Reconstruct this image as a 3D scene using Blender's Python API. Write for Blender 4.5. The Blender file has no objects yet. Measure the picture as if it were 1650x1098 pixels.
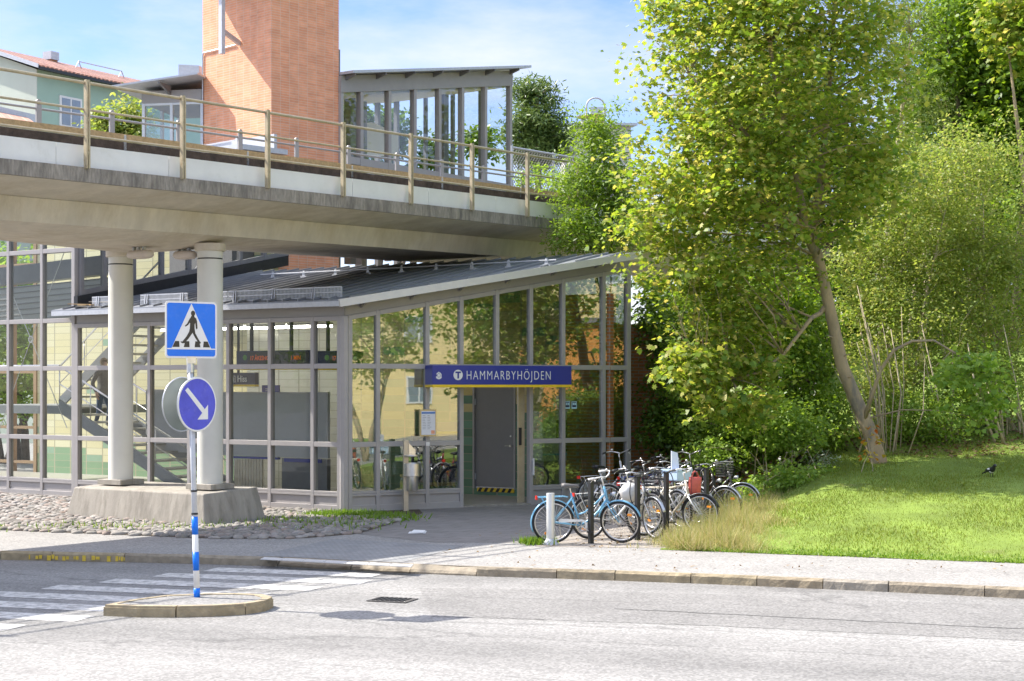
import bpy, math, random
import numpy as np
from mathutils import Vector, Matrix

random.seed(7)
RNG = np.random.default_rng(11)
scene = bpy.context.scene
COL = scene.collection
R = math.radians

# ------------------------------------------------------------------ camera, sky, sun, exposure
FPX, CXP, HZ, EYE = 2600.0, 825.0, 622.0, 2.5      # focal length and horizon of the 1650 px photograph, eye height
cd = bpy.data.cameras.new("camera")
cam = bpy.data.objects.new("camera", cd)
COL.objects.link(cam)
cam.location = (0, 0, EYE)
cam.rotation_euler = (R(90), 0, 0)
cd.sensor_width = 36.0
cd.lens = FPX / 1650.0 * 36.0
cd.shift_y = (HZ - 549.0) / 1650.0
cd.clip_end = 3000
scene.camera = cam

SUN_H = Vector((0.95, -0.31, 0)).normalized()       # the way the light travels over the ground
SUN_EL = R(48)
wd = bpy.data.worlds.new("World")
scene.world = wd
wd.use_nodes = True
nt = wd.node_tree
nt.nodes.clear()
wo = nt.nodes.new("ShaderNodeOutputWorld")
bg = nt.nodes.new("ShaderNodeBackground")
bg.inputs[1].default_value = 0.15
sky = nt.nodes.new("ShaderNodeTexSky")
sky.sky_type = 'NISHITA'
sky.sun_disc = False
sky.sun_elevation = SUN_EL
to_sun = -SUN_H
sky.sun_rotation = math.atan2(to_sun.x, to_sun.y)
sky.air_density = 1.0
sky.dust_density = 0.6
sky.ozone_density = 2.2
tc = nt.nodes.new("ShaderNodeTexCoord")
mp = nt.nodes.new("ShaderNodeMapping")
mp.inputs['Scale'].default_value = (1.0, 1.0, 3.2)
mp.inputs['Location'].default_value = (0.35, 0.1, 0.0)
nz = nt.nodes.new("ShaderNodeTexNoise")
nz.inputs['Scale'].default_value = 3.4
nz.inputs['Detail'].default_value = 7
nz.inputs['Roughness'].default_value = 0.58
cr = nt.nodes.new("ShaderNodeValToRGB")
cr.color_ramp.elements[0].position = 0.42
cr.color_ramp.elements[0].color = (0, 0, 0, 1)
cr.color_ramp.elements[1].position = 0.64
cr.color_ramp.elements[1].color = (0.8, 0.8, 0.8, 1)
mx = nt.nodes.new("ShaderNodeMixRGB")
mx.inputs[2].default_value = (1.75, 1.8, 1.88, 1)
L = nt.links.new
L(tc.outputs['Generated'], mp.inputs[0])
L(mp.outputs[0], nz.inputs['Vector'])
L(nz.outputs[0], cr.inputs[0])
L(cr.outputs[0], mx.inputs[0])
hsv = nt.nodes.new("ShaderNodeHueSaturation")
hsv.inputs['Saturation'].default_value = 1.0
hsv.inputs['Value'].default_value = 1.0
L(sky.outputs[0], hsv.inputs['Color'])
tint = nt.nodes.new("ShaderNodeMixRGB")
tint.blend_type = 'MULTIPLY'
tint.inputs[0].default_value = 1.0
tint.inputs[2].default_value = (1.12, 0.94, 0.90, 1)
L(hsv.outputs[0], tint.inputs[1])
# sky graded bluer low down; overhead brightened and warmed as added fill light
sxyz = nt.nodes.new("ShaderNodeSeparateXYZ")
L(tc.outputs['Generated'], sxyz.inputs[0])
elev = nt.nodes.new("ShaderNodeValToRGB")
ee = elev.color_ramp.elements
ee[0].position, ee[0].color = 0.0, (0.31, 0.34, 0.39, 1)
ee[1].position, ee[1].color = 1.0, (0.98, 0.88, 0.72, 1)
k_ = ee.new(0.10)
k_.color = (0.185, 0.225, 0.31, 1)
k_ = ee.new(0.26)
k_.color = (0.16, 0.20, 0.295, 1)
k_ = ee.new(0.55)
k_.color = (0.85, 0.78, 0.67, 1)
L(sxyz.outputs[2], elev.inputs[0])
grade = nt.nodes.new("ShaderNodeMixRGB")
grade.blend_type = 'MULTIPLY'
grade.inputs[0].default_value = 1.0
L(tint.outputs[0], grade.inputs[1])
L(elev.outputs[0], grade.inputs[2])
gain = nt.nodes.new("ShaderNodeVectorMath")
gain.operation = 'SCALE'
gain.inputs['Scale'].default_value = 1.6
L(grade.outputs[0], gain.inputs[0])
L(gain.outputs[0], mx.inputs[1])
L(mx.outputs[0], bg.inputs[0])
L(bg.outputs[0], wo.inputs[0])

sl = bpy.data.lights.new("sun", 'SUN')
sl.energy = 2.45
sl.angle = R(0.5)
sl.color = (1.0, 0.945, 0.86)
so = bpy.data.objects.new("sun", sl)
COL.objects.link(so)
sd = Vector((SUN_H.x * math.cos(SUN_EL), SUN_H.y * math.cos(SUN_EL), -math.sin(SUN_EL)))
so.rotation_euler = sd.to_track_quat('-Z', 'Y').to_euler()
so.location = (-40, 30, 60)

vs = scene.view_settings
vs.view_transform = 'Standard'
vs.look = 'None'
vs.exposure = 1.98
vs.gamma = 1
vs.use_curve_mapping = False
cy = scene.cycles
cy.use_denoising = True
cy.transparent_max_bounces = 40
cy.max_bounces = 10
cy.diffuse_bounces = 6
cy.glossy_bounces = 4
cy.transmission_bounces = 6
cy.caustics_reflective = False
cy.caustics_refractive = False
cy.sample_clamp_indirect = 6


def W(px, py, d):
    """world point seen at pixel (px, py) of the photograph at depth d"""
    return Vector(((px - CXP) / FPX * d, d, EYE + (HZ - py) / FPX * d))


# ------------------------------------------------------------------ materials
MATS = {}


def newmat(name):
    m = bpy.data.materials.new(name)
    m.use_nodes = True
    t = m.node_tree
    p = t.nodes.get("Principled BSDF")
    return m, t, p


def nd(t, kind, **kw):
    n = t.nodes.new("ShaderNode" + kind)
    for k, v in kw.items():
        if k in n.inputs:
            n.inputs[k].default_value = v
        else:
            setattr(n, k, v)
    return n


def rgb(c, k=1.0):
    return (min(1, c[0] * k), min(1, c[1] * k), min(1, c[2] * k), 1)


def M(name, c, rough=0.6, metal=0.0, var=0.12, vs_=3.0, bump=0.0, bs=40.0, stretch=(1, 1, 1), c2=None, c2pos=(0.5, 0.65), c2s=2.0, coord='Object', spec=0.4, emit=0):
    if name in MATS:
        return MATS[name]
    m, t, p = newmat(name)
    l = t.links.new
    tcn = nd(t, "TexCoord")
    mpn = nd(t, "Mapping")
    mpn.inputs['Scale'].default_value = stretch
    l(tcn.outputs[coord], mpn.inputs[0])
    n1 = nd(t, "TexNoise", Scale=vs_, Detail=8.0, Roughness=0.65)
    l(mpn.outputs[0], n1.inputs['Vector'])
    r1 = nd(t, "ValToRGB")
    r1.color_ramp.elements[0].position = 0.3
    r1.color_ramp.elements[0].color = rgb(c, 1 - var)
    r1.color_ramp.elements[1].position = 0.7
    r1.color_ramp.elements[1].color = rgb(c, 1 + var)
    l(n1.outputs[0], r1.inputs[0])
    out = r1.outputs[0]
    if c2:
        n2 = nd(t, "TexNoise", Scale=c2s, Detail=9.0, Roughness=0.7)
        l(mpn.outputs[0], n2.inputs['Vector'])
        r2 = nd(t, "ValToRGB")
        r2.color_ramp.elements[0].position = c2pos[0]
        r2.color_ramp.elements[1].position = c2pos[1]
        l(n2.outputs[0], r2.inputs[0])
        mxn = nd(t, "MixRGB")
        l(r2.outputs[0], mxn.inputs[0])
        l(out, mxn.inputs[1])
        mxn.inputs[2].default_value = rgb(c2)
        out = mxn.outputs[0]
    l(out, p.inputs['Base Color'])
    p.inputs['Roughness'].default_value = rough
    p.inputs['Metallic'].default_value = metal
    p.inputs['Specular IOR Level'].default_value = spec
    if bump:
        n3 = nd(t, "TexNoise", Scale=bs, Detail=5.0)
        l(mpn.outputs[0], n3.inputs['Vector'])
        b = nd(t, "Bump", Strength=bump, Distance=0.02)
        l(n3.outputs[0], b.inputs['Height'])
        l(b.outputs[0], p.inputs['Normal'])
    if emit:
        p.inputs['Emission Color'].default_value = rgb(c)
        p.inputs['Emission Strength'].default_value = emit
    MATS[name] = m
    return m


def glass_mat(name, tint, base, edge):
    m, t, p = newmat(name)
    l = t.links.new
    t.nodes.remove(p)
    out = t.nodes.get("Material Output")
    lw = nd(t, "LayerWeight", Blend=0.5)
    pw = nd(t, "Math", operation='POWER')
    pw.inputs[1].default_value = 3.0
    l(lw.outputs['Facing'], pw.inputs[0])
    ma = nd(t, "Math", operation='MULTIPLY_ADD')
    ma.inputs[1].default_value = edge
    ma.inputs[2].default_value = base
    l(pw.outputs[0], ma.inputs[0])
    tr = nd(t, "BsdfTransparent")
    tr.inputs[0].default_value = rgb(tint)
    gl = nd(t, "BsdfGlossy")
    gl.inputs['Roughness'].default_value = 0.012
    gl.inputs['Color'].default_value = (0.95, 0.97, 0.97, 1)
    # slight waviness of float glass
    tcn = nd(t, "TexCoord")
    nn = nd(t, "TexNoise", Scale=1.4, Detail=1.0)
    l(tcn.outputs['Object'], nn.inputs['Vector'])
    b = nd(t, "Bump", Strength=0.05, Distance=0.02)
    l(nn.outputs[0], b.inputs['Height'])
    l(b.outputs[0], gl.inputs['Normal'])
    ms = nd(t, "MixShader")
    l(ma.outputs[0], ms.inputs[0])
    l(tr.outputs[0], ms.inputs[1])
    l(gl.outputs[0], ms.inputs[2])
    l(ms.outputs[0], out.inputs[0])
    MATS[name] = m
    return m


def leaf_mat(name, cols, trans=0.4, rough=0.45):
    if name in MATS:
        return MATS[name]
    m, t, p = newmat(name)
    l = t.links.new
    out = t.nodes.get("Material Output")
    g = nd(t, "NewGeometry")
    r = nd(t, "ValToRGB")
    e = r.color_ramp.elements
    e[0].position, e[0].color = 0.0, rgb(cols[0])
    e[1].position, e[1].color = 1.0, rgb(cols[-1])
    for i in range(1, len(cols) - 1):
        k = e.new(i / (len(cols) - 1))
        k.color = rgb(cols[i])
    l(g.outputs['Random Per Island'], r.inputs[0])
    l(r.outputs[0], p.inputs['Base Color'])
    p.inputs['Roughness'].default_value = rough
    p.inputs['Specular IOR Level'].default_value = 0.35
    tl = nd(t, "BsdfTranslucent")
    hs = nd(t, "HueSaturation", Saturation=1.1, Value=1.5)
    hs.inputs['Hue'].default_value = 0.485
    l(r.outputs[0], hs.inputs['Color'])
    l(hs.outputs[0], tl.inputs[0])
    ms = nd(t, "MixShader")
    ms.inputs[0].default_value = trans
    l(p.outputs[0], ms.inputs[1])
    l(tl.outputs[0], ms.inputs[2])
    l(ms.outputs[0], out.inputs[0])
    MATS[name] = m
    return m


def island_mat(name, cols, rough=0.8, bump=0.0, bs=30):
    """a colour picked per loose piece of the mesh"""
    m, t, p = newmat(name)
    l = t.links.new
    g = nd(t, "NewGeometry")
    r = nd(t, "ValToRGB")
    e = r.color_ramp.elements
    e[0].position, e[0].color = 0.0, rgb(cols[0])
    e[1].position, e[1].color = 1.0, rgb(cols[-1])
    for i in range(1, len(cols) - 1):
        k = e.new(i / (len(cols) - 1))
        k.color = rgb(cols[i])
    l(g.outputs['Random Per Island'], r.inputs[0])
    tcn = nd(t, "TexCoord")
    n = nd(t, "TexNoise", Scale=9.0, Detail=6.0)
    l(tcn.outputs['Object'], n.inputs['Vector'])
    r2 = nd(t, "ValToRGB")
    r2.color_ramp.elements[0].position, r2.color_ramp.elements[0].color = 0.3, (0.72, 0.72, 0.72, 1)
    r2.color_ramp.elements[1].position, r2.color_ramp.elements[1].color = 0.7, (1.1, 1.1, 1.1, 1)
    l(n.outputs[0], r2.inputs[0])
    mxn = nd(t, "MixRGB", blend_type='MULTIPLY')
    mxn.inputs[0].default_value = 1
    l(r.outputs[0], mxn.inputs[1])
    l(r2.outputs[0], mxn.inputs[2])
    l(mxn.outputs[0], p.inputs['Base Color'])
    p.inputs['Roughness'].default_value = rough
    if bump:
        n3 = nd(t, "TexNoise", Scale=bs, Detail=5.0)
        l(tcn.outputs['Object'], n3.inputs['Vector'])
        b = nd(t, "Bump", Strength=bump, Distance=0.02)
        l(n3.outputs[0], b.inputs['Height'])
        l(b.outputs[0], p.inputs['Normal'])
    MATS[name] = m
    return m


def sum_coord(t, l, a='x+y'):
    tcn = nd(t, "TexCoord")
    sx = nd(t, "SeparateXYZ")
    l(tcn.outputs['Object'], sx.inputs[0])
    ad = nd(t, "Math", operation='ADD')
    l(sx.outputs[0], ad.inputs[0])
    l(sx.outputs[1], ad.inputs[1])
    return ad.outputs[0], sx.outputs[2], tcn


def brick_mat(name, cA, cB, mortar, bw, bh, offset=0.0, ms=0.012, rough=0.75, flat=False, ang=0.0, bias=0.0, squash=1.0):
    m, t, p = newmat(name)
    l = t.links.new
    if flat:
        tcn = nd(t, "TexCoord")
        mpn = nd(t, "Mapping")
        mpn.inputs['Rotation'].default_value = (0, 0, ang)
        l(tcn.outputs['Object'], mpn.inputs[0])
        vec = mpn.outputs[0]
    else:
        s, z, tcn = sum_coord(t, l)
        cb = nd(t, "CombineXYZ")
        l(s, cb.inputs[0])
        l(z, cb.inputs[1])
        vec = cb.outputs[0]
    b = nd(t, "TexBrick", Scale=1.0)
    b.inputs['Brick Width'].default_value = bw
    b.inputs['Row Height'].default_value = bh
    b.inputs['Mortar Size'].default_value = ms
    b.inputs['Mortar Smooth'].default_value = 0.2
    b.inputs['Bias'].default_value = bias
    b.offset = offset
    b.inputs['Color1'].default_value = rgb(cA)
    b.inputs['Color2'].default_value = rgb(cB)
    b.inputs['Mortar'].default_value = rgb(mortar)
    l(vec, b.inputs['Vector'])
    n = nd(t, "TexNoise", Scale=2.2, Detail=8.0, Roughness=0.7)
    l(tcn.outputs['Object'], n.inputs['Vector'])
    r2 = nd(t, "ValToRGB")
    r2.color_ramp.elements[0].position, r2.color_ramp.elements[0].color = 0.3, (0.8, 0.8, 0.8, 1)
    r2.color_ramp.elements[1].position, r2.color_ramp.elements[1].color = 0.7, (1.1, 1.1, 1.1, 1)
    l(n.outputs[0], r2.inputs[0])
    mxn = nd(t, "MixRGB", blend_type='MULTIPLY')
    mxn.inputs[0].default_value = 1
    l(b.outputs[0], mxn.inputs[1])
    l(r2.outputs[0], mxn.inputs[2])
    l(mxn.outputs[0], p.inputs['Base Color'])
    p.inputs['Roughness'].default_value = rough
    bp = nd(t, "Bump", Strength=0.5, Distance=0.004)
    bp.invert = True
    l(b.outputs['Fac'], bp.inputs['Height'])
    l(bp.outputs[0], p.inputs['Normal'])
    MATS[name] = m
    return m


def tile_mat(name, size, low, low2, high, high2, zsplit, accent, grout, acc=0.955, jit=-4.0):
    """glazed wall tiles: a green dado breaking up into cream above, with stray accent tiles"""
    m, t, p = newmat(name)
    l = t.links.new
    s, z, tcn = sum_coord(t, l)

    def fl(sock):
        d = nd(t, "Math", operation='DIVIDE')
        d.inputs[1].default_value = size
        l(sock, d.inputs[0])
        f = nd(t, "Math", operation='FLOOR')
        l(d.outputs[0], f.inputs[0])
        return f.outputs[0]
    fs, fz = fl(s), fl(z)
    cb = nd(t, "CombineXYZ")
    l(fs, cb.inputs[0])
    l(fz, cb.inputs[1])
    wn = nd(t, "TexWhiteNoise")
    wn.noise_dimensions = '2D'
    l(cb.outputs[0], wn.inputs['Vector'])
    wn2 = nd(t, "TexWhiteNoise")
    wn2.noise_dimensions = '3D'
    cb2 = nd(t, "CombineXYZ")
    l(fs, cb2.inputs[0])
    l(fz, cb2.inputs[1])
    cb2.inputs[2].default_value = 5.3
    l(cb2.outputs[0], wn2.inputs['Vector'])
    # row height + jitter against the split
    jz = nd(t, "Math", operation='MULTIPLY_ADD')
    l(wn2.outputs['Value'], jz.inputs[0])
    jz.inputs[1].default_value = jit
    l(fz, jz.inputs[2])
    gt = nd(t, "Math", operation='GREATER_THAN')
    l(jz.outputs[0], gt.inputs[0])
    gt.inputs[1].default_value = zsplit / size - 2.0

    def two(a, b):
        mxx = nd(t, "MixRGB")
        l(wn.outputs['Value'], mxx.inputs[0])
        mxx.inputs[1].default_value = rgb(a)
        mxx.inputs[2].default_value = rgb(b)
        return mxx.outputs[0]
    mm = nd(t, "MixRGB")
    l(gt.outputs[0], mm.inputs[0])
    l(two(low, low2), mm.inputs[1])
    l(two(high, high2), mm.inputs[2])
    ac = nd(t, "Math", operation='GREATER_THAN')
    l(wn.outputs['Value'], ac.inputs[0])
    ac.inputs[1].default_value = acc
    mm2 = nd(t, "MixRGB")
    l(ac.outputs[0], mm2.inputs[0])
    l(mm.outputs[0], mm2.inputs[1])
    mm2.inputs[2].default_value = rgb(accent)
    b = nd(t, "TexBrick", Scale=1.0)
    b.inputs['Brick Width'].default_value = size
    b.inputs['Row Height'].default_value = size
    b.inputs['Mortar Size'].default_value = 0.006
    b.offset = 0
    cb3 = nd(t, "CombineXYZ")
    l(s, cb3.inputs[0])
    l(z, cb3.inputs[1])
    l(cb3.outputs[0], b.inputs['Vector'])
    mm3 = nd(t, "MixRGB")
    l(b.outputs['Fac'], mm3.inputs[0])
    l(mm2.outputs[0], mm3.inputs[1])
    mm3.inputs[2].default_value = rgb(grout)
    l(mm3.outputs[0], p.inputs['Base Color'])
    p.inputs['Roughness'].default_value = 0.25
    MATS[name] = m
    return m


def asphalt_mat(name, c, band=0.0, grain=0.25, ang=0.0, spot=0.0):
    m, t, p = newmat(name)
    l = t.links.new
    tcn = nd(t, "TexCoord")
    mpn = nd(t, "Mapping")
    mpn.inputs['Rotation'].default_value = (0, 0, ang)
    l(tcn.outputs['Object'], mpn.inputs[0])
    # aggregate
    vo = nd(t, "TexVoronoi", Scale=38.0)
    l(tcn.outputs['Object'], vo.inputs['Vector'])
    bw = nd(t, "RGBToBW")
    l(vo.outputs['Color'], bw.inputs[0])
    r1 = nd(t, "ValToRGB")
    r1.color_ramp.elements[0].position, r1.color_ramp.elements[0].color = 0.2, rgb(c, 1 - grain)
    r1.color_ramp.elements[1].position, r1.color_ramp.elements[1].color = 0.85, rgb(c, 1 + grain * 1.1)
    l(bw.outputs[0], r1.inputs[0])
    # patches
    n1 = nd(t, "TexNoise", Scale=0.9, Detail=8.0, Roughness=0.65)
    l(tcn.outputs['Object'], n1.inputs['Vector'])
    r2 = nd(t, "ValToRGB")
    r2.color_ramp.elements[0].position, r2.color_ramp.elements[0].color = 0.32, (0.86, 0.86, 0.86, 1)
    r2.color_ramp.elements[1].position, r2.color_ramp.elements[1].color = 0.7, (1.08, 1.08, 1.08, 1)
    l(n1.outputs[0], r2.inputs[0])
    mm = nd(t, "MixRGB", blend_type='MULTIPLY')
    mm.inputs[0].default_value = 1
    l(r1.outputs[0], mm.inputs[1])
    l(r2.outputs[0], mm.inputs[2])
    out = mm.outputs[0]
    # worn wheel tracks along the road
    if band:
        mp2 = nd(t, "Mapping")
        mp2.inputs['Scale'].default_value = (0.018, 0.55, 1)
        l(mpn.outputs[0], mp2.inputs[0])
        n2 = nd(t, "TexNoise", Scale=1.0, Detail=5.0, Roughness=0.6)
        n2.inputs['Distortion'].default_value = 0.15
        l(mp2.outputs[0], n2.inputs['Vector'])
        r3 = nd(t, "ValToRGB")
        r3.color_ramp.elements[0].position, r3.color_ramp.elements[0].color = 0.34, (1 - band,) * 3 + (1,)
        r3.color_ramp.elements[1].position, r3.color_ramp.elements[1].color = 0.66, (1 + band * 0.5,) * 3 + (1,)
        l(n2.outputs[0], r3.inputs[0])
        m3 = nd(t, "MixRGB", blend_type='MULTIPLY')
        m3.inputs[0].default_value = 1
        l(out, m3.inputs[1])
        l(r3.outputs[0], m3.inputs[2])
        out = m3.outputs[0]
        # dark hairline seams and cracks
        mp3 = nd(t, "Mapping")
        mp3.inputs['Scale'].default_value = (0.12, 0.9, 1)
        l(mpn.outputs[0], mp3.inputs[0])
        v2 = nd(t, "TexVoronoi", Scale=0.55)
        v2.feature = 'DISTANCE_TO_EDGE'
        n5 = nd(t, "TexNoise", Scale=3.0, Detail=5.0)
        l(mpn.outputs[0], n5.inputs['Vector'])
        va = nd(t, "VectorMath", operation='MULTIPLY_ADD')
        va.inputs[1].default_value = (0.25, 0.25, 0)
        l(n5.outputs['Color'], va.inputs[0])
        l(mp3.outputs[0], va.inputs[2])
        l(va.outputs[0], v2.inputs['Vector'])
        r5 = nd(t, "ValToRGB")
        r5.color_ramp.elements[0].position, r5.color_ramp.elements[0].color = 0.0, (0.62, 0.62, 0.62, 1)
        r5.color_ramp.elements[1].position, r5.color_ramp.elements[1].color = 0.012, (1, 1, 1, 1)
        l(v2.outputs['Distance'], r5.inputs[0])
        m5 = nd(t, "MixRGB", blend_type='MULTIPLY')
        m5.inputs[0].default_value = 0.8
        l(out, m5.inputs[1])
        l(r5.outputs[0], m5.inputs[2])
        out = m5.outputs[0]
    # a few dark specks
    v3 = nd(t, "TexVoronoi", Scale=2.6)
    l(tcn.outputs['Object'], v3.inputs['Vector'])
    r4 = nd(t, "ValToRGB")
    r4.color_ramp.elements[0].position, r4.color_ramp.elements[0].color = 0.035, (0.35, 0.33, 0.3, 1)
    r4.color_ramp.elements[1].position, r4.color_ramp.elements[1].color = 0.05, (1, 1, 1, 1)
    l(v3.outputs['Distance'], r4.inputs[0])
    m4 = nd(t, "MixRGB", blend_type='MULTIPLY')
    m4.inputs[0].default_value = 0.7
    l(out, m4.inputs[1])
    l(r4.outputs[0], m4.inputs[2])
    l(m4.outputs[0], p.inputs['Base Color'])
    p.inputs['Roughness'].default_value = 0.85
    bpn = nd(t, "Bump", Strength=0.35, Distance=0.004)
    l(vo.outputs['Distance'], bpn.inputs['Height'])
    l(bpn.outputs[0], p.inputs['Normal'])
    MATS[name] = m
    return m


# ------------------------------------------------------------------ mesh helper
class MB:
    def __init__(s):
        s.v, s.f = [], []

    def add(s, vs, fs):
        o = len(s.v)
        s.v += [tuple(x) for x in vs]
        s.f += [tuple(i + o for i in f) for f in fs]
        return s

    def box(s, x0, x1, y0, y1, z0, z1):
        return s.add([(x0, y0, z0), (x1, y0, z0), (x1, y1, z0), (x0, y1, z0), (x0, y0, z1), (x1, y0, z1), (x1, y1, z1), (x0, y1, z1)],
                     [(0, 3, 2, 1), (4, 5, 6, 7), (0, 1, 5, 4), (1, 2, 6, 5), (2, 3, 7, 6), (3, 0, 4, 7)])

    def prism(s, pts, vec):
        n = len(pts)
        vec = Vector(vec)
        a = [Vector(p) for p in pts]
        b = [p + vec for p in a]
        return s.add(a + b, [tuple(range(n))[::-1], tuple(range(n, 2 * n))] + [(i, (i + 1) % n, n + (i + 1) % n, n + i) for i in range(n)])

    def bar(s, p, q, w, h, up=(0, 0, 1)):
        p, q = Vector(p), Vector(q)
        d = (q - p).normalized()
        u = Vector(up)
        if abs(d.dot(u)) > 0.98:
            u = Vector((0, 1, 0))
        a = d.cross(u).normalized() * (w / 2)
        b = a.cross(d).normalized() * (h / 2)
        return s.add([p - a - b, p + a - b, p + a + b, p - a + b, q - a - b, q + a - b, q + a + b, q - a + b],
                     [(0, 3, 2, 1), (4, 5, 6, 7), (0, 1, 5, 4), (1, 2, 6, 5), (2, 3, 7, 6), (3, 0, 4, 7)])

    def tube(s, pts, r, n=8):
        pts = [Vector(p) for p in pts]
        k = len(pts)
        rs = r if isinstance(r, (list, tuple)) else [r] * k
        vs, fs = [], []
        ref = None
        for i, p in enumerate(pts):
            d = (pts[min(i + 1, k - 1)] - pts[max(i - 1, 0)]).normalized()
            if ref is None:
                ref = Vector((0, 0, 1)) if abs(d.z) < 0.9 else Vector((1, 0, 0))
            a = (ref - d * ref.dot(d)).normalized()
            ref = a
            b = d.cross(a)
            for j in range(n):
                t = 2 * math.pi * j / n
                vs.append(p + (a * math.cos(t) + b * math.sin(t)) * rs[i])
        for i in range(k - 1):
            for j in range(n):
                fs.append((i * n + j, i * n + (j + 1) % n, (i + 1) * n + (j + 1) % n, (i + 1) * n + j))
        fs.append(tuple(range(n))[::-1])
        fs.append(tuple(range((k - 1) * n, k * n)))
        return s.add(vs, fs)

    def lathe(s, prof, c=(0, 0, 0), n=24, ax=None):
        """prof: (radius, height) pairs from bottom to top"""
        c = Vector(c)
        rot = Matrix.Identity(3) if ax is None else Vector((0, 0, 1)).rotation_difference(Vector(ax)).to_matrix()
        vs, fs = [], []
        for r, z in prof:
            for j in range(n):
                t = 2 * math.pi * j / n
                vs.append(c + rot @ Vector((r * math.cos(t), r * math.sin(t), z)))
        for i in range(len(prof) - 1):
            for j in range(n):
                fs.append((i * n + j, i * n + (j + 1) % n, (i + 1) * n + (j + 1) % n, (i + 1) * n + j))
        fs.append(tuple(range(n))[::-1])
        fs.append(tuple(range((len(prof) - 1) * n, len(prof) * n)))
        return s.add(vs, fs)

    def torus(s, c, ax, Rm, r, n=32, m=6, a0=0.0, a1=2 * math.pi, flat=1.0):
        c = Vector(c)
        rot = Vector((0, 0, 1)).rotation_difference(Vector(ax)).to_matrix()
        full = abs(a1 - a0 - 2 * math.pi) < 1e-6
        k = n if full else n + 1
        vs, fs = [], []
        for i in range(k):
            t = a0 + (a1 - a0) * i / n
            for j in range(m):
                q = 2 * math.pi * j / m
                rr = Rm + r * math.cos(q)
                vs.append(c + rot @ Vector((rr * math.cos(t), rr * math.sin(t), r * flat * math.sin(q))))
        for i in range(n):
            i2 = (i + 1) % k
            for j in range(m):
                fs.append((i * m + j, i2 * m + j, i2 * m + (j + 1) % m, i * m + (j + 1) % m))
        return s.add(vs, fs)

    def ball(s, c, r, n=12, m=8):
        c = Vector(c)
        r = Vector(r) if isinstance(r, (tuple, list, Vector)) else Vector((r, r, r))
        vs, fs = [c + Vector((0, 0, -r.z))], []
        for i in range(1, m):
            a = -math.pi / 2 + math.pi * i / m
            for j in range(n):
                t = 2 * math.pi * j / n
                vs.append(c + Vector((r.x * math.cos(a) * math.cos(t), r.y * math.cos(a) * math.sin(t), r.z * math.sin(a))))
        vs.append(c + Vector((0, 0, r.z)))
        for j in range(n):
            fs.append((0, 1 + (j + 1) % n, 1 + j))
        for i in range(m - 2):
            for j in range(n):
                fs.append((1 + i * n + j, 1 + i * n + (j + 1) % n, 1 + (i + 1) * n + (j + 1) % n, 1 + (i + 1) * n + j))
        o = 1 + (m - 2) * n
        for j in range(n):
            fs.append((o + j, o + (j + 1) % n, len(vs) - 1))
        return s.add(vs, fs)

    def xf(s, fn):
        s.v = [tuple(fn(Vector(p))) for p in s.v]
        return s

    def build(s, name, mat, parent=None, smooth=False, bevel=0.0, recalc=True):
        me = bpy.data.meshes.new(name)
        me.from_pydata(s.v, [], s.f)
        if recalc:
            import bmesh
            b = bmesh.new()
            b.from_mesh(me)
            bmesh.ops.recalc_face_normals(b, faces=b.faces)
            b.to_mesh(me)
            b.free()
        o = bpy.data.objects.new(name, me)
        COL.objects.link(o)
        if mat:
            me.materials.append(mat)
        if parent:
            o.parent = parent
        if smooth:
            for q in me.polygons:
                q.use_smooth = True
        if bevel:
            bm_ = o.modifiers.new("bevel", 'BEVEL')
            bm_.width = bevel
            bm_.segments = 2
            bm_.limit_method = 'ANGLE'
        return o


def tag(o, label, cat, group=None, kind=None):
    if label:
        o['label'] = label
    if cat:
        o['category'] = cat
    if group:
        o['group'] = group
    if kind:
        o['kind'] = kind
    return o


def thing(name, label, cat, loc=(0, 0, 0), rz=0.0, group=None):
    o = bpy.data.objects.new(name, None)
    o.empty_display_size = 0.2
    COL.objects.link(o)
    o.location = loc
    o.rotation_euler = (0, 0, rz)
    return tag(o, label, cat, group)


def struct(o):
    o['kind'] = 'structure'
    return o


def kids(o):
    return list(o.children)


def copy_tree(o, parent=None):
    c = o.copy()
    COL.objects.link(c)
    c.parent = parent
    for ch in kids(o):
        copy_tree(ch, c)
    return c


def text_mb(txt, size, sx=1.0, bold=0.0, depth=0.004, align='LEFT', space=1.0):
    """lettering in the xz plane facing -y, as an MB"""
    cu = bpy.data.curves.new("lettering", 'FONT')
    cu.body = txt
    cu.size = size
    cu.offset = bold
    cu.extrude = depth
    cu.space_character = space
    cu.align_x = align
    cu.resolution_u = 4
    ob = bpy.data.objects.new("lettering", cu)
    COL.objects.link(ob)
    dg = bpy.context.evaluated_depsgraph_get()
    me = bpy.data.meshes.new_from_object(ob.evaluated_get(dg))
    mb = MB()
    mb.add([(v.co.x * sx, -v.co.z, v.co.y) for v in me.vertices], [tuple(p.vertices) for p in me.polygons])
    bpy.data.objects.remove(ob)
    bpy.data.curves.remove(cu)
    bpy.data.meshes.remove(me)
    return mb


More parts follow.
